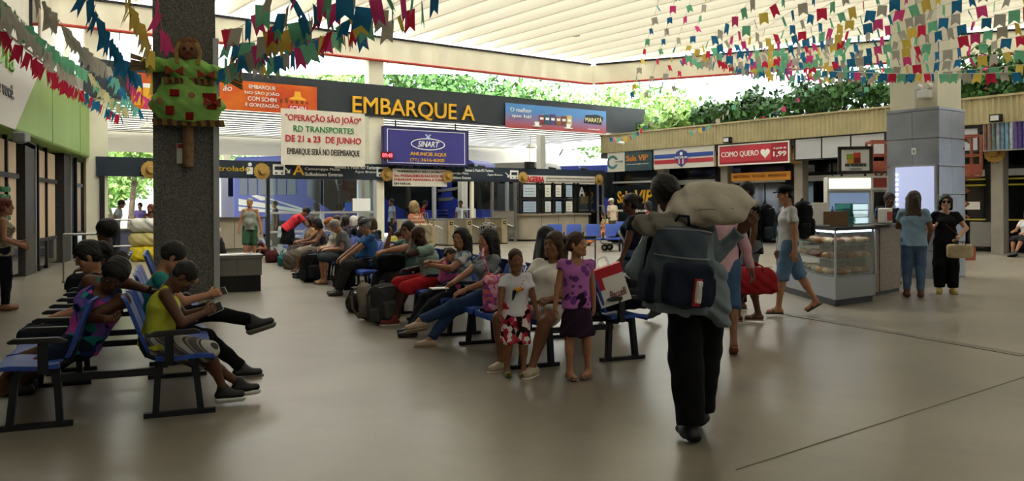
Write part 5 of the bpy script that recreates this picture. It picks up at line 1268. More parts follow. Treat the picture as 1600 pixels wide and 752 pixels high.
# bag with pink print on the second seat
pk = fabric('#c85a8a', 'floral', ['#e08ab0', '#8a4a9a', '#f0b0c0', '#d06a70'], 26)
c = Vector(along(RC, .95))+Vector((V2.x, V2.y, 0))*-.52
t = bagroot('tote_bag', 'pink floral quilted bag with black straps beside the woman in jeans', 'bag', (c.x, c.y, .44), ANG+.9)
mk(SDF().rbox(V(0, 0, .17), V(.2, .08, .19), None, .05).ell(V(0, -.03, .1), V(.19, .09, .12), None, .06), 'bag_body', pk, t, .012)
MB().box(-.19, .19, -.1, .1, .0, .03).build('base_panel', BLACK, t); MB().tube([(-.14, -.07, .3), (-.17, -.12, .15), (-.19, -.1, .02)], .013, 6).build('strap', BLACK, t); MB().tube([(-.1, -.02, .35), (.05, -.04, .40), (.16, -.02, .34)], .02, 6).build('strap', BLACK, t)
MB().tube([(-.16, .0, .33), (-.10, .1, .55), (.05, .14, .62)], .012, 6).build('strap', pk, t)
c = Vector(along(RC, .55))+Vector((V2.x, V2.y, 0))*-.45
t = paper_bag((c.x, c.y, .44), ANG+.9, 'white and pale blue carrier bag between pink bag and the boy', .22, .12, .36, mat('bag_paleblue', '#c9d2d4', .5)); MB().box(-.112, .112, -.062, .062, .28, .30).build('green_line', GRNT, t); MB().box(.0, .1, -.062, -.06, .03, .2).build('blue_print', BLUET, t)
# black duffel and shopping bag on the near seat of the far side
c = Vector(along(RC, .35))+Vector((V2.x, V2.y, 0))*.5
t = duffel((c.x, c.y, .45), ANG+.15, 'large black duffel bag filling the near seat by the shopping bag', '#121214', .78, .15)
mk(SDF().ell(V(.2, -.06, .12), V(.28, .2, .12), None, .05).ell(V(-.1, .05, .2), V(.2, .16, .1), None, .05), 'jacket', fabric('#17171a'), t, .016, .01)
c = Vector(along(RC, .05))+Vector((V2.x, V2.y, 0))*.36
RW = bpy.data.materials
t = paper_bag((c.x, c.y+.0, .56), ANG-.35, 'white and red shopping bag with red script on the near seat', .30, .12, .36, mat('bag_white', '#e4e2de', .5), -.32)
MB().box(-.155, .155, -.065, .065, .27, .362).build('red_top', mat('bag_red', '#c02030', .5), t); MB().box(-.158, -.06, -.064, .064, .16, .30).build('red_corner', mat('bag_red', '#c02030'), t)
txt(t, 'Baccelli', -.04, .06, .17, .07, mat('script_red', '#8a2030', .5), y=-.066, shear=.4)
# ------------------------------------------------------------------ near the granite column
q = floor_at(352, 458)
t = thing('desk', 'grey metal desk with papers beside the granite column', 'desk', (q.x+.05, q.y+.45, 0), ANG)
GM = mat('desk_grey', '#7d7a74', .5); MB().box(-.45, .42, -.35, .35, .58, .64).build('top', GM, t); MB().box(-.43, .40, -.33, .33, .28, .58).build('cabinet', GM, t, bevel=.01); MB().box(-.4, .38, -.32, .32, 0, .28).build('plinth', DKMET, t); MB().box(-.02, -.015, -.335, -.33, .3, .56).build('door_joint', DKMET, t)
p = thing('paper_stack', 'white papers lying on the grey desk', 'papers', (q.x+.0, q.y+.4, .64), ANG+.2)
for k in range(3): MB().box(-.3+.2*k, -.08+.2*k, -.15+.05*k, .15, .0+.003*k, .006+.003*k).build('sheet', WHT, p)
q = floor_at(361, 447)
YB = fabric('#d9a21e'); t = bagroot('handbag', 'yellow woven handbag with handles in front of the grey desk', 'bag', (q.x+.1, q.y+.1, 0), ANG)
mk(SDF().rbox(V(0, 0, .22), V(.17, .09, .14), None, .06), 'bag_body', YB, t, .014, .006); MB().box(-.15, .15, -.09, .09, 0, .12).build('red_base', mat('bag_darkred', '#5a2424', .6), t, bevel=.02)
for y in (-.06, .06): MB().tube([(-.1, y, .34), (-.07, y, .44), (.1, y, .44), (.15, y, .30)], .012, 6).build('handle', YB, t, smooth=True)
c = Vector(along(LC, 6.2))+Vector((V2.x, V2.y, 0))*.5; duffel((c.x, c.y, .45), ANG, 'orange cloth bag on the far left bench before the column', '#a8502a', .5, .14)
q = floor_at(381, 432); duffel(q, ANG, 'small black bag on the floor right of the desk', '#101012', .4, .15)
# luggage trolley with chrome bar, left
q = floor_at(150, 452); t = thing('luggage_trolley', 'chrome luggage trolley behind the women on the left bench', 'trolley', (q.x-.2, q.y, 0), .3)
for x in (-.35, .35): MB().tube([(x, 0, .12), (x, 0, 1.0)], .016, 8).build('upright', STEEL, t, smooth=True)
MB().tube([(-.35, 0, 1.0), (.35, 0, 1.0), (.38, 0, .96)], .02, 8).build('handle_bar', STEEL, t, smooth=True); MB().box(-.38, .38, 0, .7, .12, .16).build('deck', STEEL, t)
for x in (-.32, .32):
    for y in (.05, .62): MB().lathe([(0, -.02), (.06, -.02), (.06, .02), (0, .02)], 12, (x, y, .06), 'x').build('wheel', TYRE, t)
# sacks stacked left of column
SK = ((280, 420, '#d8c020', 'yellow plastic sack at the bottom of the pile left of the column', .0, .30), (283, 420, '#c8b878', 'cream sack in the middle of the pile left of the column', .42, .26), (285, 420, '#c9c7bb', 'white bag on top of the pile left of the column', .80, .26))
for px, py, c, lab, z, r in SK:
    q = floor_at(228, 408); t = bagroot('sack', lab, 'sack', (q.x+.0, q.y, z), ANG); mk(SDF().rbox(V(0, 0, r*.7), V(.42, .3, r*.72), None, .16), 'sack_body', mat('sack'+c, c, .7, var=.1, vscale=8, bump=.4, bscale=10), t, .025, .012, 12)
    MB().tube([(.05, 0, r*1.35), (.08, 0, r*1.5)], .05, 8, r1=.08).build('tied_neck', mat('sack'+c, c), t)
# luggage cart by the lounge
q = floor_at(958, 392); t = thing('luggage_cart', 'steel luggage cart with bags left of the woman in navy', 'cart', (q.x, q.y, 0), -.5)
MB().box(-.3, .75, -.28, .28, .22, .27).build('deck', STEEL, t)
for x in (-.3,): MB().tube([(x, -.26, .24), (x-.12, -.26, 1.45), (x-.12+.0, .26, 1.45), (x, .26, .24)], .022, 8).build('handle_frame', STEEL, t, smooth=True)
for x in (-.2, .62):
    for y in (-.22, .22): MB().lathe([(0, -.025), (.11, -.025), (.11, .025), (0, .025)], 14, (x, y, .11), 'y').build('wheel', TYRE, t); MB().lathe([(0, -.03), (.05, -.03)], 10, (x, y, .11), 'y').build('hub', STEEL, t)
duffel((q.x+.25, q.y-.1, .27), -.5, 'black suitcase bag lying on the luggage cart', '#17171a', .7, .16)
# rolling suitcase handle behind the mustard woman
c = Vector(along(RC, 2.35))+Vector((V2.x, V2.y, 0))*1.35
t = thing('suitcase', 'dark suitcase with raised handle behind the woman in mustard', 'suitcase', (c.x, c.y, 0), ANG); mk(SDF().rbox(V(0, 0, .36), V(.22, .14, .32), None, .05), 'shell', fabric('#1c1d22'), t, .02, .002)
for x in (-.09, .09): MB().tube([(x, .12, .6), (x, .12, 1.08)], .01, 6).build('handle_tube', STEEL, t)
MB().tube([(-.1, .12, 1.08), (.1, .12, 1.08)], .018, 8).build('grip', BLACK, t)
for x in (-.16, .16): MB().lathe([(0, -.02), (.04, -.02), (.04, .02), (0, .02)], 10, (x, .1, .04), 'x').build('wheel', TYRE, t)

# ================================================================== snack kiosk
KZ = 1.15
kb = [Vector((4.58, 14.4)), Vector((4.66, 12.0)), Vector((5.52, 12.65)), Vector((5.52, 14.6))]
def poly(pts, z0, z1): 
    n = len(pts); mb = MB(); vs = [(p.x, p.y, z0) for p in pts]+[(p.x, p.y, z1) for p in pts]
    return mb.add(vs, [(i, (i+1) % n, (i+1) % n+n, i+n) for i in range(n)]+[tuple(range(n-1, -1, -1)), tuple(range(n, 2*n))])
def inset(pts, d):
    c = sum(pts, Vector((0, 0)))/len(pts); return [p+(c-p).normalized()*d for p in pts]
t = thing('snack_display', 'glass snack display counter with lit shelves of pastries', 'display case', (0, 0, 0)); KD = t
poly(inset(kb, .05), 0, .1).build('plinth', BLACK, t); poly(kb, .1, .42).build('base_panel', mat('kiosk_grey', '#8d8f92', .4, .2), t)
poly(inset(kb, -.04), 1.1, KZ).build('counter_top', mat('kiosk_counter', '#17181a', .25), t)
shelfm = mat('shelf_glass', '#b8c4c8', .1, alpha=.5)
for z in (.43, .66, .88): poly(inset(kb, .06), z, z+.012).build('shelf', shelfm if z > .5 else STEEL, t)
def wallpane(a, b, z0, z1, th, m, name, parent): 
    d = (b-a).normalized(); n = Vector((d.y, -d.x))*th; return poly([a, b, b-n, a-n], z0, z1).build(name, m, parent)
for a, b in zip(kb[:-1], kb[1:]): wallpane(a, b, .42, 1.1, .012, GLASS, 'pane', t)
for p in kb[:3]: MB().box(p.x-.012, p.x+.012, p.y-.012, p.y+.012, .42, 1.1).build('post', ALU, t)
q0 = inset(kb, .08); 
for a, b in ((q0[0], q0[1]), (q0[1], q0[2])): MB().bar((a.x, a.y, 1.08), (b.x, b.y, 1.08), .03, .025).build('strip_lamp', mat('case_lamp', '#e8ecff', .5, emit=6), t)
random.seed(9)
BREAD = [mat('bread_%d' % i, c, .7, var=.2, vscale=20) for i, c in enumerate(('#b98a55', '#d2b382', '#9a6238', '#c9a070', '#8a4a30'))]
pm = []
for i in range(5):
    s_ = SDF(); s_.ell(V(0, 0, .035), V(.075, .05, .035)); s_.ell(V(.03, .01, .045), V(.04, .04, .03)) if i % 2 else s_.cap((-.05, 0, .03), (.06, 0, .03), .03, .022)
    o = s_.mesh('pastry', .014, mats=BREAD[i]); pm.append(o.data); bpy.data.objects.remove(o)
kc = sum(kb, Vector((0, 0)))/4
cnt = 0
for z, shelf in ((.442, 'bottom'), (.672, 'middle'), (.892, 'top')):
    for e, (a, b) in enumerate(((kb[0], kb[1]), (kb[1], kb[2]))):
        n_ = 8 if e == 0 else 5
        for k in range(n_):
            for row in range(2):
                p = a.lerp(b, (k+.6)/(n_+.3)); p = p+(kc-p).normalized()*(.14+.16*row)
                o = child('pastry', pm[random.randint(0, 4)], None, (p.x, p.y, z), (0, 0, random.uniform(0, 3))); o.scale = (1.35,)*3
                tag(o, 'baked pastry on the %s glass shelf of the snack display' % shelf, 'pastry', 'pastries on the %s shelf' % shelf)
# tan granite counter to the right
g0, g1, g2 = Vector((5.62, 13.5)), Vector((6.02, 13.75)), Vector((6.62, 14.2))
t = thing('granite_counter', 'tan granite counter block right of the snack display', 'counter', (0, 0, 0))
for a, b in ((Vector((5.56, 13.1)), Vector((5.95, 13.5))), (Vector((5.98, 13.53)), Vector((6.6, 14.15)))): poly([a, b, b+Vector((-.5, .6)), a+Vector((-.5, .6))], .06, 1.1).build('granite_slab', GRANT, t)
poly([Vector((5.56, 13.15)), Vector((6.58, 14.15)), Vector((6.1, 14.75)), Vector((5.1, 13.7+.9))], 0, .06).build('plinth', DKMET, t)
poly([Vector((5.58, 12.98)), Vector((6.72, 14.15)), Vector((6.1, 14.85)), Vector((5.58, 14.3))], 1.1, KZ).build('counter_top', mat('kiosk_counter', '#17181a'), t)
def upright_fridge(px0, px1, ytop, Y, lab, lit=True):
    a = at(px0, 340, Y); b = at(px1, 340, Y); zt = at((px0+px1)/2, ytop, Y).z; w = b.x-a.x
    t = thing('drinks_fridge', lab, 'fridge', (a.x, Y, 0), -.25); FW = mat('fridge_white', '#d8d8d2', .4)
    MB().box(0, w, .05, .65, .05, zt).build('cabinet', FW, t, bevel=.02); MB().box(.05, w-.05, .03, .06, .25, zt-.32).build('door', DKGLASS if not lit else mat('fridge_inside', '#7f95b8', .3, emit=.35), t)
    MB().box(0, w, -.02, .06, zt-.27, zt).build('header', FW, t); MB().box(.03, w-.03, -.03, -.02, zt-.23, zt-.04).build('header_light', mat('header_glow', '#f4ecc8', .5, emit=1.4) if lit else mat('poster_red', '#a04038', .5), t)
    MB().box(.03, .06, .0, .03, .6, 1.3).build('handle', ALU, t)
    for k in range(3): MB().box(.06, w-.06, .015, .03, .55+.33*k, .57+.33*k).build('shelf', ALU, t)
    for k in range(12): MB().lathe([(.03, 0), (.03, .13), (.012, .18), (.012, .21), (0, .21)], 8, (.09+(k % 6)*(w-.18)/5, .0, .57+.33*(k//6)+.33)).build('bottle', mat('btl_%d' % (k % 3), ('#3a5f9a', '#8a3030', '#405a40')[k % 3], .3), t)
    return t
upright_fridge(1293, 1358, 276, 16.0, 'white drinks fridge with glowing header behind the snack display')
upright_fridge(1362, 1386, 275, 16.4, 'grey poster fridge left of the kiosk attendant', False)
# things on the counter
def small_case(p, rz, w, d, h, lab, green=True):
    t = thing('counter_case', lab, 'display case', p, rz); GG = glass_mat('green_glass', (.55, .75, .68), .8) if 'green_glass' not in bpy.data.materials else bpy.data.materials['green_glass']
    for x0, x1, y0, y1 in ((0, w, 0, .008), (0, w, d-.008, d), (0, .008, 0, d), (w-.008, w, 0, d)): MB().box(x0, x1, y0, y1, .02, h).build('pane', GG, t)
    for z in (0, h*.33, h*.66, h-.01): MB().box(0, w, 0, d, z, z+.014).build('shelf', mat('case_shelf', '#7fa091', .4), t)
    return t
small_case((5.45, 13.3, KZ), .75, .55, .3, .34, 'green-edged glass case standing on the kiosk counter')
t = thing('cardboard_box', 'brown cardboard carton on the kiosk counter', 'box', (4.95, 12.9, KZ), .2); CB = mat('cardboard', '#7a5f48', .8, var=.1, vscale=6); MB().box(-.2, .22, -.12, .12, 0, .22).build('carton', CB, t); MB().box(-.2, .22, -.02, .02, .22, .223).build('tape', mat('tape', '#a08868', .4), t)
t = thing('menu_card', 'white menu card standing at the front of the kiosk counter', 'card', (4.72, 12.75, KZ), .1); MB().box(-.12, .14, 0, .01, .02, .36).build('card', WHT, t); MB().box(-.12, .14, -.03, .04, 0, .02).build('foot', ALU, t)
t = thing('napkin_holder', 'small white and red dispenser at the right end of the counter', 'dispenser', (6.3, 14.05, KZ), .6); MB().box(-.1, .1, -.08, .08, 0, .26).build('case', WHITEP, t, bevel=.02); MB().box(-.07, .07, -.09, -.08, .05, .2).build('label', mat('disp_red', '#b03a30', .5), t)
t = thing('jar', 'pale blue plastic jar on the left of the kiosk counter', 'jar', (4.62, 13.3, KZ), 0); MB().lathe([(0, 0), (.1, 0), (.11, .12), (.09, .2), (.07, .22), (0, .22)], 16).build('jar_body', mat('jar_blue', '#7f9ac8', .3), t, smooth=True); MB().lathe([(.075, .22), (.075, .25), (0, .25)], 16).build('lid', BLUET, t)
# framed hanging sign
p = at(1311, 272, 16.2); b = at(1362, 272, 16.2); zt = at(1336, 229, 16.2).z; w = b.x-p.x; h = zt-p.z
t = thing('framed_sign', 'dark framed white sign DO NORDESTE above the fridge', 'sign', (p.x, 16.25, p.z), -.2); MB().box(0, w, 0, .04, 0, h).build('board', WHT, t)
for b_ in ((0, w, 0, .06), (0, w, h-.06, h), (0, .06, 0, h), (w-.06, w, 0, h)): MB().box(b_[0], b_[1], -.02, .05, b_[2], b_[3]).build('frame', mat('frame_dark', '#2a2420', .5), t)
txt(t, 'DO NORDESTE', .2*w, .26*h, .62*w, .12*h, BLKT, bold=.02); txt(t, 'restaurante', .34*w, .15*h, .34*w, .06*h, BLKT)
for k, (cx, cz, c) in enumerate(((.36, .62, '#9aa83a'), (.56, .66, '#c8452a'), (.56, .48, '#7a2a20'), (.38, .46, '#d8a83a'))): MB().box(cx*w-.07, cx*w+.06, -.006, 0, cz*h-.05, cz*h+.06).build('logo_block', mat('logo_%d' % k, c, .5), t, bevel=.003)
for x in (.12*w, .8*w): MB().box(x-.02, x+.02, .04, .08, -.12, h*.6).build('stand_leg', DKMET, t)
# orange lift cages
def cage(px0, px1, pyt, pyb, Y, lab):
    a = at(px0, pyb, Y); b = at(px1, pyb, Y); zt = at(px0, pyt, Y).z; w = b.x-a.x; h = zt-a.z; OR = mat('cage_orange', '#8a4632', .6, var=.2, vscale=6)
    t = thing('lift_cage', lab, 'lift', (a.x, Y, a.z), -.2)
    for x in (0, w):
        for y in (0, .7): MB().box(x-.03, x+.03, y-.03, y+.03, 0, h).build('post', OR, t)
    for z in (.05, h*.5, h-.03):
        for y in (0, .7): MB().box(0, w, y-.025, y+.025, z-.025, z+.025).build('rail', OR, t)
        for x in (0, w): MB().box(x-.025, x+.025, 0, .7, z-.025, z+.025).build('rail', OR, t)
    MB().box(0, w, 0, .7, -.04, .0).build('deck', OR, t); MB().box(.02, w-.02, -.01, .01, .04, h*.28).build('kick_plate', OR, t)
    for k in range(3): MB().bar((w*.2, .35, -.04-.35*k-.0), (w*.8, .35, -.39-.35*k), .05, .05).build('scissor_arm', OR, t); MB().bar((w*.8, .45, -.04-.35*k), (w*.2, .45, -.39-.35*k), .05, .05).build('scissor_arm', OR, t)
    MB().box(.1, w-.1, .1, .6, -a.z, -a.z+.35).build('chassis', OR, t); MB().box(w*.35, w*.65, .3, .5, -a.z+.35, -1.0).build('mast', OR, t)
cage(1476, 1528, 211, 275, 21.5, 'orange lift platform with railings right of the clad column'); cage(1363, 1392, 219, 265, 21.5, 'orange lift platform left of the clad column')
# ================================================================== who is where
def Cs(t, f=0): q = Vector((.30, 7.59))+U2*t-V2*f; return (q.x, q.y)
def Ds(t, f=0): q = Vector((1.04, 7.89))+U2*t+V2*f; return (q.x, q.y)
def As(u, f=0): q = Vector((-3.15, 5.56))+U2*u-V2*f; return (q.x, q.y)
def Bs(u, f=0): q = Vector((-2.41, 5.86))+U2*u+V2*f; return (q.x, q.y)
YC, YD = 112.5, -67.5
def fl(px, py): q = floor_at(px, py); return (q.x, q.y)
def held_phone(J, q, label):
    p = J['W'][q]+J['D'][q]*.1+J['N'][q]*.03; t = thing('phone', label, 'phone', J['w'](p)); 
    M = Matrix([[*J['S'][q]], [*J['D'][q]], [*J['N'][q]]]).transposed().to_4x4(); M = J['M'].to_3x3().to_4x4() @ M; t.rotation_euler = M.to_euler()
    MB().box(-.036, .036, -.07, .07, -.005, .005).build('case', mat('phone_white', '#c9c9c9', .3), t, bevel=.003); MB().box(-.032, .032, -.06, .06, -.008, -.005).build('screen', BLACK, t)
def at_back(J, o, off, tilt=0.0):
    """hang a backpack on a back: off in torso frame"""
    p = J['chest']+J['Rs'] @ V(*off); o.location = J['w'](p)
# --- left bench
person(As(.50, -.20), YC, 'woman in purple and teal floral top turning round over the bench back', 1.63, 'sit', 'dark', ('bun', 'black'), ('tank', '#5a4a9a', 'floral', ['#2a8a8a', '#c04a9a', '#1c2a5a', '#7a5ab0'], 16), ('short_shorts', '#1b2433'), ('flat', '#141416', '#c8c8c0'),
       hands={-1: (-.44, -.20, .72), 1: (-.16, -.46, .88)}, elbow={-1: (-.5, .6, -.3), 1: (.6, .2, .1)}, feet={1: (.1, .62, 0), -1: (-.08, .72, 0)}, lean=-24, side=-12, twist=58, head=(40, 34, 0), bust=.08, lod=0, curl=(40, 50), girth=1.05)
person(As(1.40, -.14), YC, 'woman with glasses and ponytail looking down on the left bench', 1.60, 'sit', 'tan', ('pony', 'black'), ('tee', '#2a2c34'), ('trousers', '#22262e'), ('shoe', '#1a1a1c'),
       lean=-13, head=(6, 36, 0), lod=0, glasses='clear', hands={1: (.1, .2, .60), -1: (-.1, .2, .60)})
t, J = person(Bs(.26, -.09), YD, 'boy in yellow sleeveless shirt and grey striped shorts looking at a phone', 1.42, 'sit', 'dark', ('buzz', 'black'), ('tank', '#b4b83c'), ('shorts', '#5d5754', 'plaid', ['#8e8a86', '#4a4644', '#b5b1ac'], 5.0), ('shoe', '#151517', '#d8d8d4'),
       hands={1: (.09, .33, .72), -1: (-.05, .34, .73)}, elbow={1: (.6, -.4, -.7), -1: (-.6, -.4, -.7)}, thumb={1: (-.4, .2, .9), -1: (.4, .2, .9)}, feet={1: (-.02, .46, .05), -1: (-.10, .58, .07)}, lean=10, seat=.45, head=(-4, 44, 0), lod=0, curl=(70, 70), girth=1.08)
held_phone(J, 1, 'pale phone in the hands of the boy in yellow')
t, J = person(Bs(1.42, -.10), YD, 'man in teal shirt and black jeans with one leg crossed, holding a phone', 1.66, 'sit', 'tan', ('short', 'black'), ('tee', '#2f7f78'), ('jeans', '#131417'), ('shoe', '#26282c', '#6f6a62'),
       hands={1: (.12, .42, .74), -1: (-.02, .22, 1.02)}, elbow={1: (.6, -.5, -.7), -1: (-.4, .9, -.6)}, thumb={1: (-.5, .0, .9), -1: (.3, -.2, 1)}, feet={1: (.08, .68, 0), -1: (.04, .78, .40, -10, -15)}, knee={1: (.1, 1, .4), -1: (.0, .6, 1)}, lean=4, head=(0, 30, 0), lod=0, curl=(60, 80), seat=.40)
held_phone(J, 1, 'dark phone in the hand of the man in teal')
person(fl(6, 486), -60, 'woman in pale tank top and dark jeans at the left picture edge', 1.60, 'stand', 'tan', ('bun', 'red'), ('tank', '#a39a86', 'dots', ['#6a6252'], 24), ('jeans', '#1d1f24'), ('flat', '#8a5a3a'), hands={1: (.2, .22, .95), -1: (-.2, .2, .98)}, lod=1, bust=.08, girth=1.05)
person(As(6.6), YC, 'person with large dark afro hair beyond the chrome trolley', 1.68, 'sit', 'dark', ('afro', 'black'), ('tee', '#20222a'), ('trousers', '#2a2a30'), ('shoe', '#1a1a1c'), lod=1)
# --- middle row, near side
t, J = person((.30, 7.80), 150, 'adult in white blouse and white shorts behind the small boy', 1.64, 'sit', 'brown', ('long', 'brown'), ('tee', '#d8d4ca'), ('short_shorts', '#c9c9c6'), ('flat', '#b0a28c', '#c9bfae'), seat=.44,
       hands={1: (.12, .30, .66), -1: (-.22, .30, .66)}, feet={1: (.22, .42, 0), -1: (-.14, .50, 0)}, knee={1: (.75, 1, .3), -1: (-.45, 1, .3)}, lean=-14, side=-6, head=(-10, 12, 0), lod=0, girth=1.1, bust=.08)
t, J = person((.03, 7.30), 184, 'small boy in white toucan shirt and red patterned shorts', 1.07, 'stand', 'brown', ('buzz', 'brown'), ('tee', '#dcdbe2'), ('shorts', '#a8243a', 'floral', ['#e8e0e0', '#2a1a24', '#c84a5a'], 22), ('sandal', '#3a5a34', '#8fc04a'),
       hands={1: (.16, .16, .52), -1: (-.19, .06, .50)}, feet={1: (.085, .02, 0, 10), -1: (-.06, .06, 0, -6)}, lean=3, head=(6, 2, 3), lod=0, girth=1.1)
m = t                                        # toucan print: raised patches on the shirt front
s_ = 1.07/1.72
pr = SDF(); pr.ell(J['chest']+V(-.01, .092, -.03), V(.032, .008, .022)); o = pr.mesh('toucan_print', .006, mats=mat('print_yellow', '#d8a030', .8), parent=t)
pr = SDF(); pr.ell(J['chest']+V(-.045, .087, -.03), V(.022, .008, .014)); pr.mesh('toucan_beak', .006, mats=mat('print_orange', '#d06030', .8), parent=t)
pr = SDF(); pr.cap(J['chest']+V(.02, .09, -.05), J['chest']+V(.035, .088, -.12), .018, .008, None, 1); pr.mesh('toucan_body', .007, mats=mat('print_black', '#1a2a1c', .8), parent=t)
for k in range(5): pr = SDF(); pr.ell(J['chest']+V(-.06+.012*k, .088-.004*abs(k-2), .045-.028*k), V(.007, .006, .009)); pr.mesh('pink_print', .005, mats=mat('print_pink', '#d86a80', .8), parent=t)
t, J = person((.55, 7.16), 186, 'girl in pink dotted top and dark purple skirt standing by the bench', 1.22, 'stand', 'tan', ('bun', 'brown'), ('cap', '#b06ab0', 'dots', ['#6a3a80'], 13), ('skirt', '#2a1a2c'), ('sandal', '#8a6a5a', '#a08a80'),
       hands={1: (.20, .03, .56), -1: (-.17, -.08, .60)}, feet={1: (.07, .04, 0, 14), -1: (-.10, .0, 0, -40)}, head=(46, -2, 0), lod=0, girth=.95)
t, J = person(Cs(1.50), YC, 'woman in grey shirt and blue jeans with crossed legs and a paper', 1.60, 'sit', 'tan', ('long', 'black'), ('tee', '#7b8084'), ('jeans', '#2f4466'), ('flat', '#b09a80', '#8a7a66'), 
       hands={1: (.02, .40, .66), -1: (-.12, .30, .60)}, feet={1: (.06, .62, 0), -1: (.10, .72, .20, -8, 10)}, knee={1: (.1, 1, .35), -1: (.05, .8, .9)}, lean=-4, head=(4, 2, 0), lod=0, bust=.1, curl=(30, 30), thumb={1: (-.6, 0, .8)})
p = J['W'][1]+J['D'][1]*.12; o = thing('paper_sheet', 'white folded paper in the hand of the woman in jeans', 'paper', J['w'](p), math.radians(YC)); MB().box(-.07, .07, -.03, .15, 0, .004).build('sheet', WHT, o); MB().box(-.07, .07, -.03, .15, .006, .010).build('sheet', WHT, o)
t, J = person(Cs(2.40), YC, 'woman in white and blue shirt holding a sleeping baby, facing the viewer', 1.58, 'sit', 'tan', ('long', 'black'), ('tee', '#aab4bc', 'floral', ['#5a7a9a', '#c8c8c4', '#8a9aa8'], 18), ('trousers', '#1c1e24'), ('flat', '#141416'),
       hands={1: (.02, .36, .84), -1: (-.06, .34, .80)}, elbow={1: (.8, -.1, -.5), -1: (-.8, 0, -.5)}, lean=-4, head=(34, 4, 0), lod=0, bust=.1, girth=1.08, feet={1: (.12, .56, 0), -1: (-.1, .62, 0)}, curl=(60, 60))
q = J['w'](V(.02, .2, .0)); person((q.x, q.y), YC+150, 'baby in pink leaning asleep on the mother', .72, 'sit', 'tan', ('bun', 'brown'), ('long', '#d86aa0'), ('trousers', '#c85a98'), ('shoe', '#e0a0c0'), pelvis=(0, 0, .64), hands={1: (.1, .14, .80), -1: (-.1, .14, .80)}, feet={1: (.08, .2, .46), -1: (-.06, .22, .44)}, lean=10, head=(-20, 10, -14), lod=0)
person(Cs(3.5), YC, 'bald man in pale green polo and red shorts with a hand on his face', 1.68, 'sit', 'deep', ('bald', 'black'), ('polo', '#8fa598'), ('shorts', '#b8282c'), ('shoe', '#7a2a28', '#c0beb8'),
       hands={1: (.14, .30, .66), -1: (-.03, .27, 1.06)}, elbow={-1: (-.5, .9, -.7)}, thumb={-1: (.2, -.2, 1)}, lean=12, head=(8, 14, 0), lod=0, girth=1.08, feet={1: (.16, .50, 0), -1: (-.16, .56, 0)}, knee={1: (.35, 1, .35), -1: (-.35, 1, .35)}, curl=(40, 90))
person(Cs(4.6), YC+14, 'man in dark green shirt and glasses stretching an arm forward', 1.70, 'sit', 'tan', ('short', 'black'), ('tee', '#4f6a64'), ('trousers', '#26272a'), ('shoe', '#1d1d20'),
       hands={1: (.10, .26, 1.08), -1: (-.25, .62, .86)}, elbow={1: (.5, .8, -.8), -1: (-.7, 0, -.6)}, lean=0, head=(20, 4, 0), lod=1, girth=1.15, belly=.08, glasses='clear', feet={1: (.15, .5, 0), -1: (-.15, .55, 0)})
q = Cs(4.6, .3); mkb = thing('bag', 'black bag on the lap of the man in dark green', 'bag', (q[0], q[1], .60), ANG); mk(SDF().rbox(V(0, 0, .1), V(.2, .22, .12), None, .08), 'bag_body', fabric('#161618'), mkb, .016); MB().tube([(0, -.1, .2), (0, 0, .27), (0, .1, .2)], .012, 6).build('handle', BLACK, mkb, smooth=True)
person(Cs(7.1), YC, 'man in blue polo and grey cap seated in profile', 1.72, 'sit', 'tan', ('short', 'grey'), ('polo', '#38608f'), ('trousers', '#2e2c2a'), ('shoe', '#4a3a2c'), cap=('#4a4a4c', True), lean=3, head=(0, 14, 0), belly=.12, girth=1.12, lod=1, hands={1: (.16, .46, .62), -1: (-.14, .46, .62)}, feet={1: (.14, .52, 0), -1: (-.12, .56, 0)})
person(Cs(9.2), YC, 'grey-haired man in grey shirt looking down at his lap', 1.72, 'sit', 'tan', ('short', 'grey'), ('tee', '#6b6c68'), ('shorts', '#3e4444'), ('flip', '#5a4a3a'), lean=10, head=(0, 34, 0), belly=.08, girth=1.1, lod=1, hands={1: (.08, .34, .66), -1: (-.08, .34, .66)})
person(Cs(10.3, -.05), YC, 'older man in white shirt behind the man in grey', 1.70, 'sit', 'pale', ('bald', 'grey'), ('tee', '#cfcabd'), ('trousers', '#2a2c30'), ('shoe', '#17171a'), cap=('#b5663a', False), lean=8, head=(0, 20, 0), lod=2, belly=.1, feet={1: (.1, .75, 0), -1: (-.1, .85, .05)})
person(Cs(11.6), YC, 'woman with dark hair in brown patterned dress among the far seats', 1.62, 'sit', 'brown', ('bob', 'black'), ('tank', '#5c5246', 'floral', ['#7a6e5e', '#3c342c'], 16), ('skirt', '#6a6054'), ('flip', '#3a2a22'), lean=10, head=(10, 10, 0), lod=2, hands={1: (.2, .5, .7), -1: (-.2, .45, .7)})
person(Cs(12.5), YC+12, 'woman in orange blouse looking toward the viewer', 1.60, 'sit', 'brown', ('short', 'brown'), ('tee', '#c98a5a'), ('skirt', '#8a7f70'), ('flip', '#3a2a22'), head=(16, 5, 0), lod=2)
person(Cs(13.5), YC+10, 'pale-faced woman behind the orange blouse', 1.62, 'sit', 'tan', ('bob', 'brown'), ('tee', '#9a8a78'), ('trousers', '#4a4640'), ('shoe', '#1a1a1c'), head=(10, 0, 0), lod=2)
person(fl(455, 411), -70, 'woman in red shirt and black skirt bending over the far seats', 1.66, 'stand', 'brown', ('short', 'black'), ('tee', '#c8323c'), ('skirt', '#16161a'), ('shoe', '#141416'), lean=46, head=(0, 0, 0), hands={1: (.15, .60, .80), -1: (-.1, .62, .8)}, lod=2, girth=1.15, hipy=-.1)
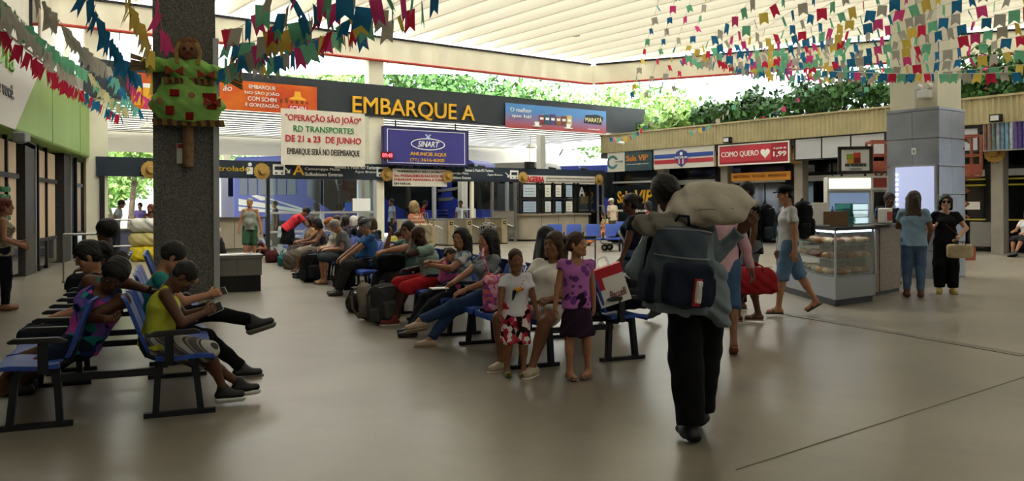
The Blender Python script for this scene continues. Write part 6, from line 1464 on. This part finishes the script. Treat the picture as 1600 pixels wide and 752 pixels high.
person(fl(410, 404), 160, 'person in red headscarf crouching on the floor by the far bags', 1.55, 'sit', 'brown', ('bald', 'black'), ('tee', '#8a9aa4'), ('shorts', '#4a2228'), ('flip', '#3a2a22'), seat=.12, cap=('#b3242c', False), lean=32, head=(0, 10, 0), hands={1: (.2, .45, .3), -1: (-.2, .42, .3)}, feet={1: (.18, .42, 0), -1: (-.18, .45, 0)}, knee={1: (.2, .6, 1), -1: (-.2, .6, 1)}, lod=2)
person(fl(391, 409), 186, 'man in grey tank top and green shorts walking toward the viewer', 1.70, 'stand', 'tan', ('buzz', 'grey'), ('tank', '#8a8f84'), ('shorts', '#3c5c44'), ('flip', '#3a2e26'), hands={1: (.30, .06, .82), -1: (-.30, .02, .82)}, feet={1: (.10, .14, 0), -1: (-.10, -.08, 0)}, lod=2, girth=1.05, belly=.06)
person(fl(346, 424), 95, 'dark-clothed person sitting low behind the grey desk', 1.6, 'sit', 'brown', ('short', 'white'), ('tee', '#241f24'), ('trousers', '#2a2326'), ('shoe', '#151517'), seat=.25, lean=10, lod=2)
# --- middle row, far side
person(Ds(1.75), YD, 'woman with long black hair in mustard top facing away', 1.62, 'sit', 'pale', ('long', 'black'), ('tee', '#8f6c32'), ('trousers', '#23252b'), ('shoe', '#1b1b1d'), head=(0, 4, 0), lod=1)
person(Ds(3.5), YD, 'person in white spotted head wrap seen behind the woman in jeans', 1.66, 'sit', 'brown', ('bald', 'black'), ('tee', '#6a8a94'), ('trousers', '#30343a'), ('shoe', '#1b1b1d'), cap=(('#c9c4bc', 'dots', ['#3a3634'], 26), False), lean=-4, lod=1)
person(Ds(9.3), YD, 'girl in yellow shirt bending forward on the far side of the row', 1.45, 'sit', 'tan', ('bob', 'brown'), ('tee', '#c2b84e'), ('trousers', '#2a3a66'), ('shoe', '#1b1b1d'), lean=28, head=(-10, 34, 0), lod=1)
person(Ds(10.4), YD+110, 'woman with short brown hair behind the girl in yellow', 1.62, 'sit', 'tan', ('bob', 'brown'), ('tee', '#2c3a44'), ('trousers', '#26282e'), ('shoe', '#1b1b1d'), lod=2)
person(Ds(10.1, .9), 55, 'blond woman in orange and white top standing with a cream tote', 1.56, 'stand', 'tan', ('bob', 'blond'), ('long', '#c98260', 'hstripes', ['#d8d0c4', '#c98260'], 2.2), ('trousers', '#1b1b1f'), ('shoe', '#1b1b1d'), lean=8, lod=1, hands={1: (.22, .22, .95), -1: (-.2, .25, 1.0)})
q = Ds(9.9, .85); o = thing('tote_bag', 'cream tote bag on the shoulder of the blond woman', 'bag', (q[0]+.15, q[1]-.3, .72), .6); mk(SDF().rbox(V(0, 0, .2), V(.2, .07, .2), None, .05), 'bag_body', fabric('#b8a888'), o, .016)
for y in (-.05, .05): MB().tube([(-.1, y, .38), (-.06, y, .62), (.06, y, .62), (.1, y, .38)], .01, 6).build('handle', fabric('#b8a888'), o, smooth=True)
for k, (tt, hr, top, lab) in enumerate(((11.4, ('short', 'black'), '#22242a', 'dark-haired person with back turned left of the blue polo'), (12.3, ('bob', 'white'), '#1a1a20', 'white-haired woman in black with back turned'), (13.2, ('bob', 'black'), '#3a3c44', 'dark-haired woman with a white headband in the far row'), (14.4, ('short', 'brown'), '#a8a294', 'person in light shirt at the far end of the row'))):
    person(Ds(tt), YD, lab, 1.64, 'sit', 'tan', hr, ('tee', top), ('trousers', '#2a2c32'), ('shoe', '#1b1b1d'), lod=2)
# --- middle background
qx = at(988, 400, 10.6)
t, J = person((qx.x, qx.y), 82, 'woman in navy shirt with white shoulder strap walking left', 1.60, 'stand', 'dark', ('bun', 'black'), ('tee', '#1b2032'), ('jeans', '#4a6078'), ('shoe', '#2a2a2e'), feet={1: (.1, -.28, .06, 0, 25), -1: (-.1, .25, 0)}, hands={1: (.25, .05, .78), -1: (-.28, .14, .78)}, lod=1, girth=1.15, bust=.08)
MB().tube([tuple(J['Sh'][1]+V(-.05, .0, .06)), tuple(J['chest']+V(-.05, .17, -.05)), tuple(J['waist']+V(-.18, .08, -.02))], .014, 6).build('shoulder_strap', WHITEP, t, smooth=True); MB().tube([tuple(J['Sh'][1]+V(-.05, .0, .06)), tuple(J['chest']+V(-.04, -.16, -.05)), tuple(J['waist']+V(-.18, -.08, -.02))], .014, 6).build('shoulder_strap', WHITEP, t, smooth=True)
p = J['w'](J['W'][-1]+J['D'][-1]*.1); o = thing('plastic_bag', 'white plastic carrier with purple things in the hand of the woman in navy', 'bag', (p.x, p.y, p.z-.42), .3); mk(SDF().rbox(V(0, 0, .17), V(.15, .11, .16), None, .09).cap((0, 0, .28), (0, 0, .40), .06, .02), 'bag_body', mat('plastic_white', '#c8ccd2', .35, var=.15, vscale=8, alpha=.85), o, .014, .012, 22); mk(SDF().rbox(V(-.05, -.07, .14), V(.08, .05, .10), None, .04), 'purple_packet', mat('packet_purple', '#5a4a9a', .5), o, .014)
person(fl(945, 384), 105, 'woman in pale blouse and orange trousers seated by the luggage cart', 1.60, 'sit', 'tan', ('long', 'black'), ('tee', '#b8a880', 'floral', ['#c87a4a', '#8a9a6a'], 12), ('trousers', '#c8763a'), ('shoe', '#4a3024'), lean=-4, head=(0, 25, 0), feet={1: (.1, .62, 0), -1: (-.1, .70, 0)}, lod=2, hands={1: (.1, .32, .72), -1: (-.1, .32, .72)})
person(fl(957, 379), 30, 'man in white cap and pale shirt standing by the lounge window', 1.72, 'stand', 'tan', ('short', 'grey'), ('polo', '#c8b8a0'), ('trousers', '#5a5048'), ('shoe', '#1b1b1d'), cap=('#cfcabf', True), lod=2, head=(35, 10, 0))
person(fl(1014, 400), 70, 'woman in red dotted dress partly behind the sack carrier', 1.55, 'stand', 'brown', ('long', 'black'), ('tee', '#7a2430', 'dots', ['#c8b0b0'], 14), ('skirt', '#3a1c24'), ('flat', '#1b1b1d'), lod=2)
# --- man with the sack
X0, Y0 = 1.17, 5.28
t, J = person((X0, Y0), 6, 'man with backpack carrying a white sack on his shoulder, seen from behind', 1.70, 'stand', 'dark', ('short', 'black'), ('long', '#76828a'), ('wide', '#0f1013'), ('shoe', '#0d0d0f'),
       hands={1: (.30, .02, 1.33), -1: (-.26, .18, 1.16)}, elbow={1: (1, .1, -.6), -1: (-.6, -.5, -.6)}, thumb={1: (-.6, 0, 1)}, feet={1: (.09, .22, .03, -6, 22), -1: (-.06, -.06, 0, 6)}, side=-13, lean=4, head=(0, 4, -9), lod=0, curl=(30, 60))
mk(SDF().rbox(J['waist']+V(.02, -.03, -.10), V(.185, .125, .17), None, .09).cap(J['waist']+V(.12, -.1, -.1), J['waist']+V(.16, -.11, -.30), .05, .035, V(1, 0, 0), 1.6, .05), 'shirt_tail', fabric('#76828a'), t, .012, .010, 24)
SACK = mat('sack_white', '#b5ac9c', .75, var=.1, vscale=7, bump=.5, bscale=14)
o = thing('sack', 'large white woven sack on the right shoulder of the man', 'sack', (X0+.05, Y0-.10, 1.385), math.radians(4)); sk = SDF(); sk.ell(V(.02, .02, .125), V(.235, .18, .135), None, .05).rbox(V(0, .0, .07), V(.22, .16, .08), None, .07, .06).cap((-.2, 0, .07), (-.275, 0, .05), .05, .012, V(0, 1, 0), 2.5, .06).cap((.2, .0, .10), (.285, -.0, .115), .05, .012, V(0, 1, 0), 2.0, .06); mk(sk, 'sack_body', SACK, o, .011, .007, 16)
MB().tube([(-.27, -.03, .055), (-.1, -.168, .08), (.1, -.168, .085), (.27, -.03, .11)], .004, 5).build('seam', mat('seam', '#8a8272', .8), o, smooth=True); MB().lathe([(0, 0), (.02, .005), (.025, .025), (0, .03)], 8, (.285, 0, .115), 'x').build('tied_corner', SACK, o)
bp = backpack((X0-.20, Y0-.27, .86), math.radians(14), 'grey-blue backpack hanging on the left shoulder of the sack carrier', '#3f4852', '#1a2130', .53, .38, .28, .05, soft=True); bp.rotation_euler = (.05, .10, math.radians(14))
lt = txt(bp, 'CLASS', .02, .08, .03, .13, WHT, y=-.222, bold=.02); MB().box(.012, .058, -.215, -.16, .06, .22).build('label_patch', mat('label_red', '#a02828', .5), bp)
MB().box(-.17, .17, -.12, .1, -.005, .05).build('base_panel', mat('bp_base', '#5a646c', .8), bp, bevel=.01)
o = thing('jacket', 'rolled khaki jacket lying on top of the backpack', 'jacket', (X0-.26, Y0-.20, 1.33), 0); mk(SDF().cap((-.12, 0, .05), (.12, .03, .07), .06, .055, None, 1).cap((-.1, -.05, .02), (.08, -.06, .03), .05, .05), 'cloth', fabric('#6b675f'), o, .012, .01, 26); mk(SDF().cap((.1, -.02, .05), (.15, -.06, -.10), .045, .035), 'sleeve', fabric('#6b675f'), o, .012, .008, 26)
# --- walkers on the right
t, J = person((2.13, 8.45), -12, 'woman in pink long sleeves and denim shorts walking ahead of the sack carrier', 1.62, 'stand', 'brown', ('short', 'black'), ('long', '#c8a0ac'), ('shorts', '#3d5878'), ('flip', '#8a4a3a'), hands={1: (.30, .06, .80), -1: (-.28, .1, .82)}, feet={1: (.10, -.25, .05, 0, 25), -1: (-.09, .22, 0)}, lod=1)
t, J = person((2.98, 10.4), 88, 'man in black shirt and grey shorts carrying a red duffel bag', 1.77, 'stand', 'dark', ('buzz', 'black'), ('tee', '#141519'), ('shorts', '#5d656c'), ('flip', '#8a6a5a'), hands={1: (.27, -.02, .84), -1: (-.27, .08, .80)}, feet={1: (.10, -.12, 0), -1: (-.10, .20, 0)}, lod=0, head=(-5, 10, 0))
p = J['w'](J['W'][-1]+J['D'][-1]*.09); duffel((p.x+.02, p.y-.05, p.z-.40), math.radians(4), 'red duffel bag in the hand of the man in black', '#8e1f26', .62, .16)
b_ = backpack((3.17, 10.42, 1.02), math.radians(88+180), 'dark backpack with pale panel on the man in black', '#1d2028', '#3a4a50', .46, .30, .18); b_.rotation_euler = (0, .0, math.radians(88))
t, J = person((3.70, 11.15), 86, 'young man in white shirt, dark cap and denim shorts walking left', 1.73, 'stand', 'tan', ('buzz', 'black'), ('tee', '#c6c6c8'), ('shorts', '#5a7898'), ('flip', '#1c1c1e'), hands={1: (.27, .06, .86), -1: (-.26, -.02, .84)}, feet={1: (.10, -.38, .10, 0, 30), -1: (-.09, .16, 0)}, cap=('#17181e', True), head=(0, 4, 0), lod=0)
b_ = backpack((3.90, 11.17, 1.02), math.radians(86), 'black backpack with white label on the young man in the cap', '#17181c', '#22242a', .50, .32, .2, trim='#c8c8c8'); MB().box(-.08, .1, -.155, -.148, .04, .12).build('white_label', WHT, b_)
q = at(1158, 420, 11.8); person((q.x, q.y), 95, 'person in red and dark clothes between the walkers', 1.62, 'stand', 'brown', ('long', 'black'), ('tee', '#7a2a30'), ('trousers', '#2a2426'), ('flip', '#3a2e26'), lod=1)
person((at(1389, 340, 15.2).x, 15.2), 175, 'kiosk attendant standing behind the counter', 1.66, 'stand', 'dark', ('short', 'black'), ('tee', '#2a2d33'), ('trousers', '#24262b'), ('shoe', '#1a1a1c'), lod=1)
t, J = person(fl(1428, 466), -24, 'woman in light blue shirt and jeans with her back to the viewer', 1.66, 'stand', 'brown', ('long', 'brown'), ('tee', '#7d97ac'), ('jeans', '#4d6482'), ('shoe', '#5a2f24'), hands={1: (.22, .16, .92), -1: (-.1, .28, 1.28)}, head=(-42, 4, 0), lod=0, girth=1.08)
t, J = person(fl(1478, 459), 158, 'woman in black with sunglasses and a beige handbag', 1.60, 'stand', 'pale', ('bob', 'black'), ('tee', '#17171b'), ('wide', '#101013'), ('flat', '#c0a860', '#a08a50'), hands={1: (.20, .24, 1.12), -1: (-.17, .22, .94)}, elbow={1: (.6, -.5, -.6), -1: (-.9, -.3, -.2)}, glasses='sun', lod=0, bust=.06, girth=1.05)
p = J['w'](J['W'][-1]+V(-.0, .10, -.03)); o = thing('handbag', 'beige handbag with brown handles on the arm of the woman in black', 'bag', (p.x, p.y, p.z-.30), math.radians(-10)); mk(SDF().rbox(V(0, 0, .11), V(.19, .07, .11), None, .04), 'bag_body', fabric('#b9a688'), o, .012, .002)
for y in (-.05, .05): MB().tube([(-.08, y*1.2, .14), (-.06, y, .26), (.06, y, .26), (.08, y*1.2, .14)], .008, 6).build('handle', mat('handle_brown', '#4a3424', .5), o, smooth=True)
MB().tube([tuple(J['Sh'][1]+V(-.06, .0, .05)), tuple(J['chest']+V(.0, .15, -.06)), tuple(J['waist']+V(-.2, .08, -.06))], .008, 6).build('bag_strap', mat('handle_brown', '#4a3424'), t, smooth=True)
person((fl(1592, 402)[0]+.35, fl(1592, 402)[1]+.2), 118, 'man in white polo and dark shorts seated at the right picture edge', 1.70, 'sit', 'tan', ('short', 'black'), ('polo', '#d4d2d2'), ('shorts', '#2c2c32'), ('shoe', '#1d1d20'), lod=1, lean=-4, feet={1: (.1, .5, 0), -1: (-.05, .62, .04)}, hands={1: (.18, .34, .7), -1: (-.1, .3, .66)})
# --- beyond the boarding line
for px, off, yaw, ht, hr, topc, sk, lab, z in ((430, 1.6, 120, 1.66, ('short', 'black'), '#2a2024', 'tan', 'dark-dressed traveller behind the glass partition rail', 0), (494, 1.0, 60, 1.62, ('long', 'black'), '#b8ae9c', 'tan', 'woman in pale dress behind the glass partition', 0), (536, 1.8, -60, 1.72, ('short', 'black'), '#8a8fa0', 'dark', 'man before the script lettered blue coach', 0), (612, 1.0, 120, 1.74, ('short', 'black'), '#7f93a8', 'brown', 'man in blue shirt beyond the turnstiles', 0), (655, .9, -75, 1.70, ('short', 'black'), '#9a2028', 'brown', 'man in red shirt with dark backpack beyond the turnstiles', 0), (720, 1.8, 170, 1.66, ('short', 'black'), '#b8b8c0', 'brown', 'driver in pale shirt at the coach front', 0), (641, 2.2, 100, 1.62, ('short', 'black'), '#2a2c34', 'dark', 'traveller in dark clothes near the blue coach door', 0)):
    q = PBoff(px, off); person((q.x, q.y), yaw, lab, ht, 'stand', sk, hr, ('tee', topc), ('trousers', '#26282e'), ('shoe', '#1a1a1c'), lod=2, group='people beyond the boarding line', lean=18 if 'red' in lab else 0)
q = PBoff(645, .9); b_ = backpack((q.x-.15, q.y, 1.0), math.radians(-75), 'dark backpack on the man in red beyond the turnstiles', '#1d2028', '#2a2d36')
for px, off, yaw, ht, hr, topc, lab, pose in ((180, .7, -80, 1.72, ('short', 'black'), '#8f9498', 'man in grey shirt leaning on the left railing', 'stand'), (219, 6, 180, 1.62, ('short', 'black'), '#6a5a9a', 'person in purple standing outside the left opening', 'stand'), (236, -.9, 170, 1.66, ('long', 'red'), '#6a4436', 'woman with red-brown hair sitting behind the piled sacks', 'sit')):
    q = PBoff(px, off); person((q.x, q.y), yaw, lab, ht, pose, 'brown', hr, ('tee', topc), ('trousers', '#2a2d36'), ('shoe', '#1a1a1c'), lod=2, group='people beyond the boarding line', lean=14 if 'leaning' in lab else 0, seat=.75)
# ================================================================== paper bunting
def paper(name, c): return translucent(name, c, .35)
FC = dict(red=paper('paper_red', '#cf3350'), blue=paper('paper_blue', '#2f74a0'), green=paper('paper_green', '#74bd98'), grey=paper('paper_grey', '#b3ada0'), yellow=paper('paper_yellow', '#dcc05a'), pink=paper('paper_pink', '#d84a86'), cyan=paper('paper_cyan', '#7cc8b8'), cream=paper('paper_cream', '#d0c69a'), white=paper('paper_white', '#cfcac0'))
FLAG = {}
def flag_mesh(c, v):
    if (c, v) not in FLAG:
        w, h = .155, .20; b = (.012, -.02, .03)[v]
        vs = [(-w/2, 0, 0), (0, 0, 0), (w/2, 0, 0), (-w/2, b, -h*.5), (0, b*.6, -h*.45), (w/2, b*.8, -h*.5), (-w/2, b*2, -h), (0, b*1.2, -h*.72), (w/2, b*1.5, -h)]
        me = bpy.data.meshes.new('flag'); me.from_pydata(vs, [], [(0, 3, 4, 1), (1, 4, 5, 2), (3, 6, 7, 4), (4, 7, 8, 5)]); me.materials.append(FC[c]); me.update(); FLAG[c, v] = me
    return FLAG[c, v]
STRING = mat('twine', '#c9c4b4', .8)
def bunting(pts, n, cols, label, sag=.25, jit=35, size=1.0, rnd=None):
    if pts[0][0] < 600: n = int(n*1.45); size = 1.4 if pts[0][0] < 300 else 1.3
    rr = random.Random(rnd if rnd is not None else label); P = [at(*p) for p in pts]
    if len(P) == 2: 
        P = [P[0].lerp(P[1], k/8)-Vector((0, 0, sag*4*(k/8)*(1-k/8))) for k in range(9)]
    else:
        Q = []
        for a, b in zip(P[:-1], P[1:]): Q += [a.lerp(b, k/5) for k in range(5)]
        P = Q+[P[-1]]
    o0 = P[0].copy(); t = thing('bunting_string', label, 'bunting', o0, 0, 'paper bunting strings')
    MB().tube([p-o0 for p in P], .004, 4).build('string', STRING, t)
    for k in range(n):
        f = (k+.5)/n*(len(P)-1); i = int(f); p = P[i].lerp(P[i+1], f-i); d = P[i+1]-P[i]; a = math.atan2(d.y, d.x)
        c = cols[k % len(cols)] if isinstance(cols, (list, tuple)) and rr.random() > .25 else rr.choice(cols)
        s = size*rr.uniform(.9, 1.12)
        child('flag', flag_mesh(c, rr.randint(0, 2)), t, p-o0, (math.radians(rr.uniform(-14, 14)), math.radians(rr.uniform(-10, 10)), a+math.radians(rr.uniform(-jit, jit))), (s, s, s))
bunting([(-25, 20, 10.5), (130, 143, 19)], 26, ['red'], 'red paper bunting along the top of the green fascia', .1)
bunting([(128, 140, 19), (190, 182, 24)], 12, ['blue', 'blue', 'blue', 'red'], 'blue paper bunting at the far end of the green fascia', .05)
bunting([(0, -2, 10), (128, 125, 18)], 22, ['white'], 'white paper bunting just above the red string', .1)
bunting([(-15, -18, 10), (138, 112, 18)], 26, ['green'], 'green paper bunting above the white string', .1)
bunting([(138, 112, 18), (200, 172, 24)], 13, ['cream', 'cream', 'green'], 'cream paper bunting ending by the fascia corner', .1)
bunting([(50, -20, 9.5), (172, 106, 17)], 20, ['grey'], 'grey paper bunting crossing the upper left wall', .1)
bunting([(172, 106, 17), (218, 172, 22)], 11, ['cyan', 'cyan', 'blue'], 'turquoise paper bunting left of the scarecrow', .1)
bunting([(132, -20, 9), (218, 118, 15)], 17, ['blue'], 'blue paper bunting falling beside the orange beer banner', .15)
bunting([(200, 118, 17), (236, 156, 20)], 7, ['pink'], 'short pink paper bunting over the beer banner', .1)
bunting([(195, -20, 9), (232, 66, 12), (247, 150, 16)], 18, ['yellow', 'yellow', 'cream'], 'yellow paper bunting just left of the granite column')
bunting([(246, -12, 10), (262, 52, 12)], 6, ['pink'], 'pink paper bunting touching the granite column')
MIX = ['blue', 'pink', 'green', 'grey', 'yellow', 'red', 'green', 'blue', 'grey']
MID = ((346, 108, 470, -20), (350, 92, 520, -20), (352, 70, 560, -20), (395, 96, 610, -20), (440, 66, 655, -20), (350, 45, 430, -20), (520, 52, 690, -20))
for k, (a, b, c, d) in enumerate(MID): bunting([(a, b, 12.0), (c, d, 8.6)], (14, 14, 14, 13, 12, 6, 8)[k], MIX[k:]+MIX[:k], ('lowest', 'second', 'third', 'fourth', 'fifth', 'short upper', 'outermost')[k]+' mixed colour bunting string right of the scarecrow', .15, 45)
ORD = ('first', 'second', 'third', 'fourth', 'fifth', 'sixth', 'seventh', 'eighth', 'ninth', 'tenth', 'eleventh', 'twelfth', 'thirteenth', 'fourteenth', 'fifteenth', 'sixteenth')
RG = ((1060, 108, 1200, -20), (1075, 108, 1250, -20), (1090, 110, 1300, -20), (1105, 112, 1350, -20), (1120, 112, 1400, -18), (1130, 116, 1450, -18), (1140, 118, 1500, -16), (1150, 118, 1550, -12), (1160, 120, 1610, -8), (1165, 122, 1620, 14), (1170, 124, 1625, 36), (1178, 126, 1625, 58), (1190, 128, 1625, 82), (1215, 128, 1625, 106), (1180, 112, 1620, 120))
for k, (a, b, c, d) in enumerate(RG):
    n = int(math.hypot(c-a, d-b)/15)+2
    bunting([(a, b-12, 21), (c, d-8, 12.0 if d < 50 else 13.5)], n, MIX[k % 9:]+MIX[:k % 9], '%s string of the mixed bunting fan before the clad column, counted from the left' % ORD[k], .12, 70, .95)
for k, (a, b, c, d) in enumerate(((985, 150, 1035, -20), (1008, 150, 1060, -20), (1030, 145, 1085, -20), (1050, 140, 1110, -20))): bunting([(a, b, 22), (c, d, 18)], 11, MIX[k:]+MIX[:k], '%s steep bunting string over the right of the coffee banner' % ORD[k], .05, 80, .8)
for k, (a, b, c, d) in enumerate(((952, 214, 1028, 178), (1070, 205, 1160, 150), (1160, 190, 1290, 118), (1290, 175, 1385, 100))): bunting([(a, b, 33), (c, d, 27)], 12, MIX[k:]+MIX[:k], '%s low bunting string in front of the roof shrubs' % ORD[k], .3, 60, .9)
# ================================================================== scarecrow dolls
def scarecrow(loc, rz, sc, label, dress, small=False):
    t = thing('scarecrow_doll', label, 'doll', loc, rz); t.scale = (sc, sc, sc)
    DR = fabric(dress); BRN = mat('brown_trim', '#5c4030', .9, var=.4, vscale=30, bump=.8, bscale=50); RP = fabric('#8e2420'); YARN = mat('yarn', '#b09058', .9, var=.2, vscale=30); SKN = mat('doll_cloth', '#8a5f45', .9)
    # local: z 0 at pole foot, 1.8 at the crown; -y to the front
    MB().lathe([(.085, 0), (.085, .72), (0, .72)], 14, (0, -.1, 0)).build('pole', mat('bamboo', '#8a6c4c', .7, var=.2, vscale=14), t, smooth=True)
    s = SDF(); s.cap((0, -.1, 1.42), (0, -.12, 1.0), .15, .20, V(1, 0, 0), 2.6, .04, cuta=True); s.cap((0, -.12, 1.0), (0, -.12, .72), .20, .17, V(1, 0, 0), 2.6, .08, cut=True); mk(s, 'skirt', DR, t, .022, .006, 12)
    s = SDF(); s.cap((-.2, -.1, 1.60), (.2, -.1, 1.60), .13, .13, V(0, 0, 1), 1.1).cap((0, -.1, 1.38), (0, -.1, 1.55), .14, .16, V(1, 0, 0), 1.6); s.cap((-.2, -.1, 1.62), (-.62, -.12, 1.62), .10, .12, None, 1, .04, cut=True).cap((.2, -.1, 1.60), (.64, -.12, 1.48), .10, .13, None, 1, .04, cut=True); mk(s, 'blouse', DR, t, .022, .01, 18)
    for nm, z, w_ in (('waist_trim', 1.36, .34), ('hem_trim', .70, .50)):
        for k in range(15): x = -w_+2*w_*k/14; MB().bar((x, -.24 if z > 1 else -.25, z+.05), (x+.02, -.25, z-.05), .07, .03).build(nm, BRN if k % 2 else mat('trim_gold', '#8a7038', .9), t)
    for sx, z0, z1 in ((-1, 1.62, 1.64), (1, 1.50, 1.42)):
        for k in range(9): MB().bar((sx*.58, -.12+.02*(k % 3), z0+.018*(k-4)), (sx*.84, -.14+.03*(k % 3), z1+.034*(k-4)), .035, .025).build('straw_hand', mat('dry_straw', '#8c7658', .9, var=.3, vscale=12), t)
    s = SDF(); s.ell(V(0, -.14, 1.87), V(.15, .13, .16)); s.ell(V(0, -.27, 1.84), V(.025, .03, .025)); hd = mk(s, 'head', SKN, t, .014, 0)
    for x in (-.055, .055): MB().lathe([(0, -.02), (.022, -.012), (.028, .01)], 10, (x, -.265, 1.88), 'y').build('eye', BLACK, hd)
    MB().tube([(-.05, -.258, 1.80), (0, -.265, 1.785), (.05, -.258, 1.80)], .008, 6).build('mouth', RP, hd)
    for x in (-1, 1):
        for k in range(3): MB().tube([(x*(.10+.02*k), -.22, 1.99), (x*(.16+.02*k), -.24, 1.85), (x*(.14+.015*k), -.25, 1.64)], .018, 6).build('yarn_braid', YARN, hd, smooth=True)
    s = SDF(); s.ell(V(0, -.09, 1.93), V(.20, .14, .17)); s.ell(V(0, -.31, 1.82), V(.14, .15, .17), None, .02, True); mk(s, 'straw_hair', mat('hair_straw', '#7a5236', .95, var=.4, vscale=25, bump=.8, bscale=40), t, .014, .008, 50)
    for (x, z, a, b) in ((-.20, 1.16, .07, .055), (-.27, .88, .06, .07), (.02, .80, .06, .06), (.32, 1.05, .11, .13)): MB().box(x-a, x+a, -.345 if abs(x) < .3 else -.30, -.29 if abs(x) < .3 else -.2, z-b, z+b).build('patch', RP, t, bevel=.01)
    for (x, z) in ((-.42, 1.03), (.05, 1.13)): MB().lathe([(0, -.03), (.05, -.02), (.06, .02)], 12, (x, -.27 if x < 0 else -.31, z), 'y').build('button', mat('button_tan', '#a8805a', .7), t)
    for (x, z) in ((-.2, 1.5), (.27, 1.46), (.36, 1.02)):
        for q in (-1, 1): MB().prism([(x, z), (x+q*.13, z+.09), (x+q*.13, z-.06)] if q < 0 else [(x, z), (x+q*.13, z-.06), (x+q*.13, z+.09)], -.34, -.29).build('bow', mat('bow_red', '#a03a2a', .8), t, bevel=.01)
    return t
q = COL1+Vector((.383, -.924))*(.93/2+.005); p = at(302, 258, 13.2)
scarecrow((q.x+.05, q.y, 2.12), ANG, .98, 'green-dressed straw scarecrow doll hung on the granite column', '#93c868')
p = at(1484, 255, 16.9); scarecrow((p.x+.02, p.y, p.z-.15), a2+.9, .42, 'small red-dressed scarecrow doll on the corner of the clad column', '#a02428')
fit_texts()
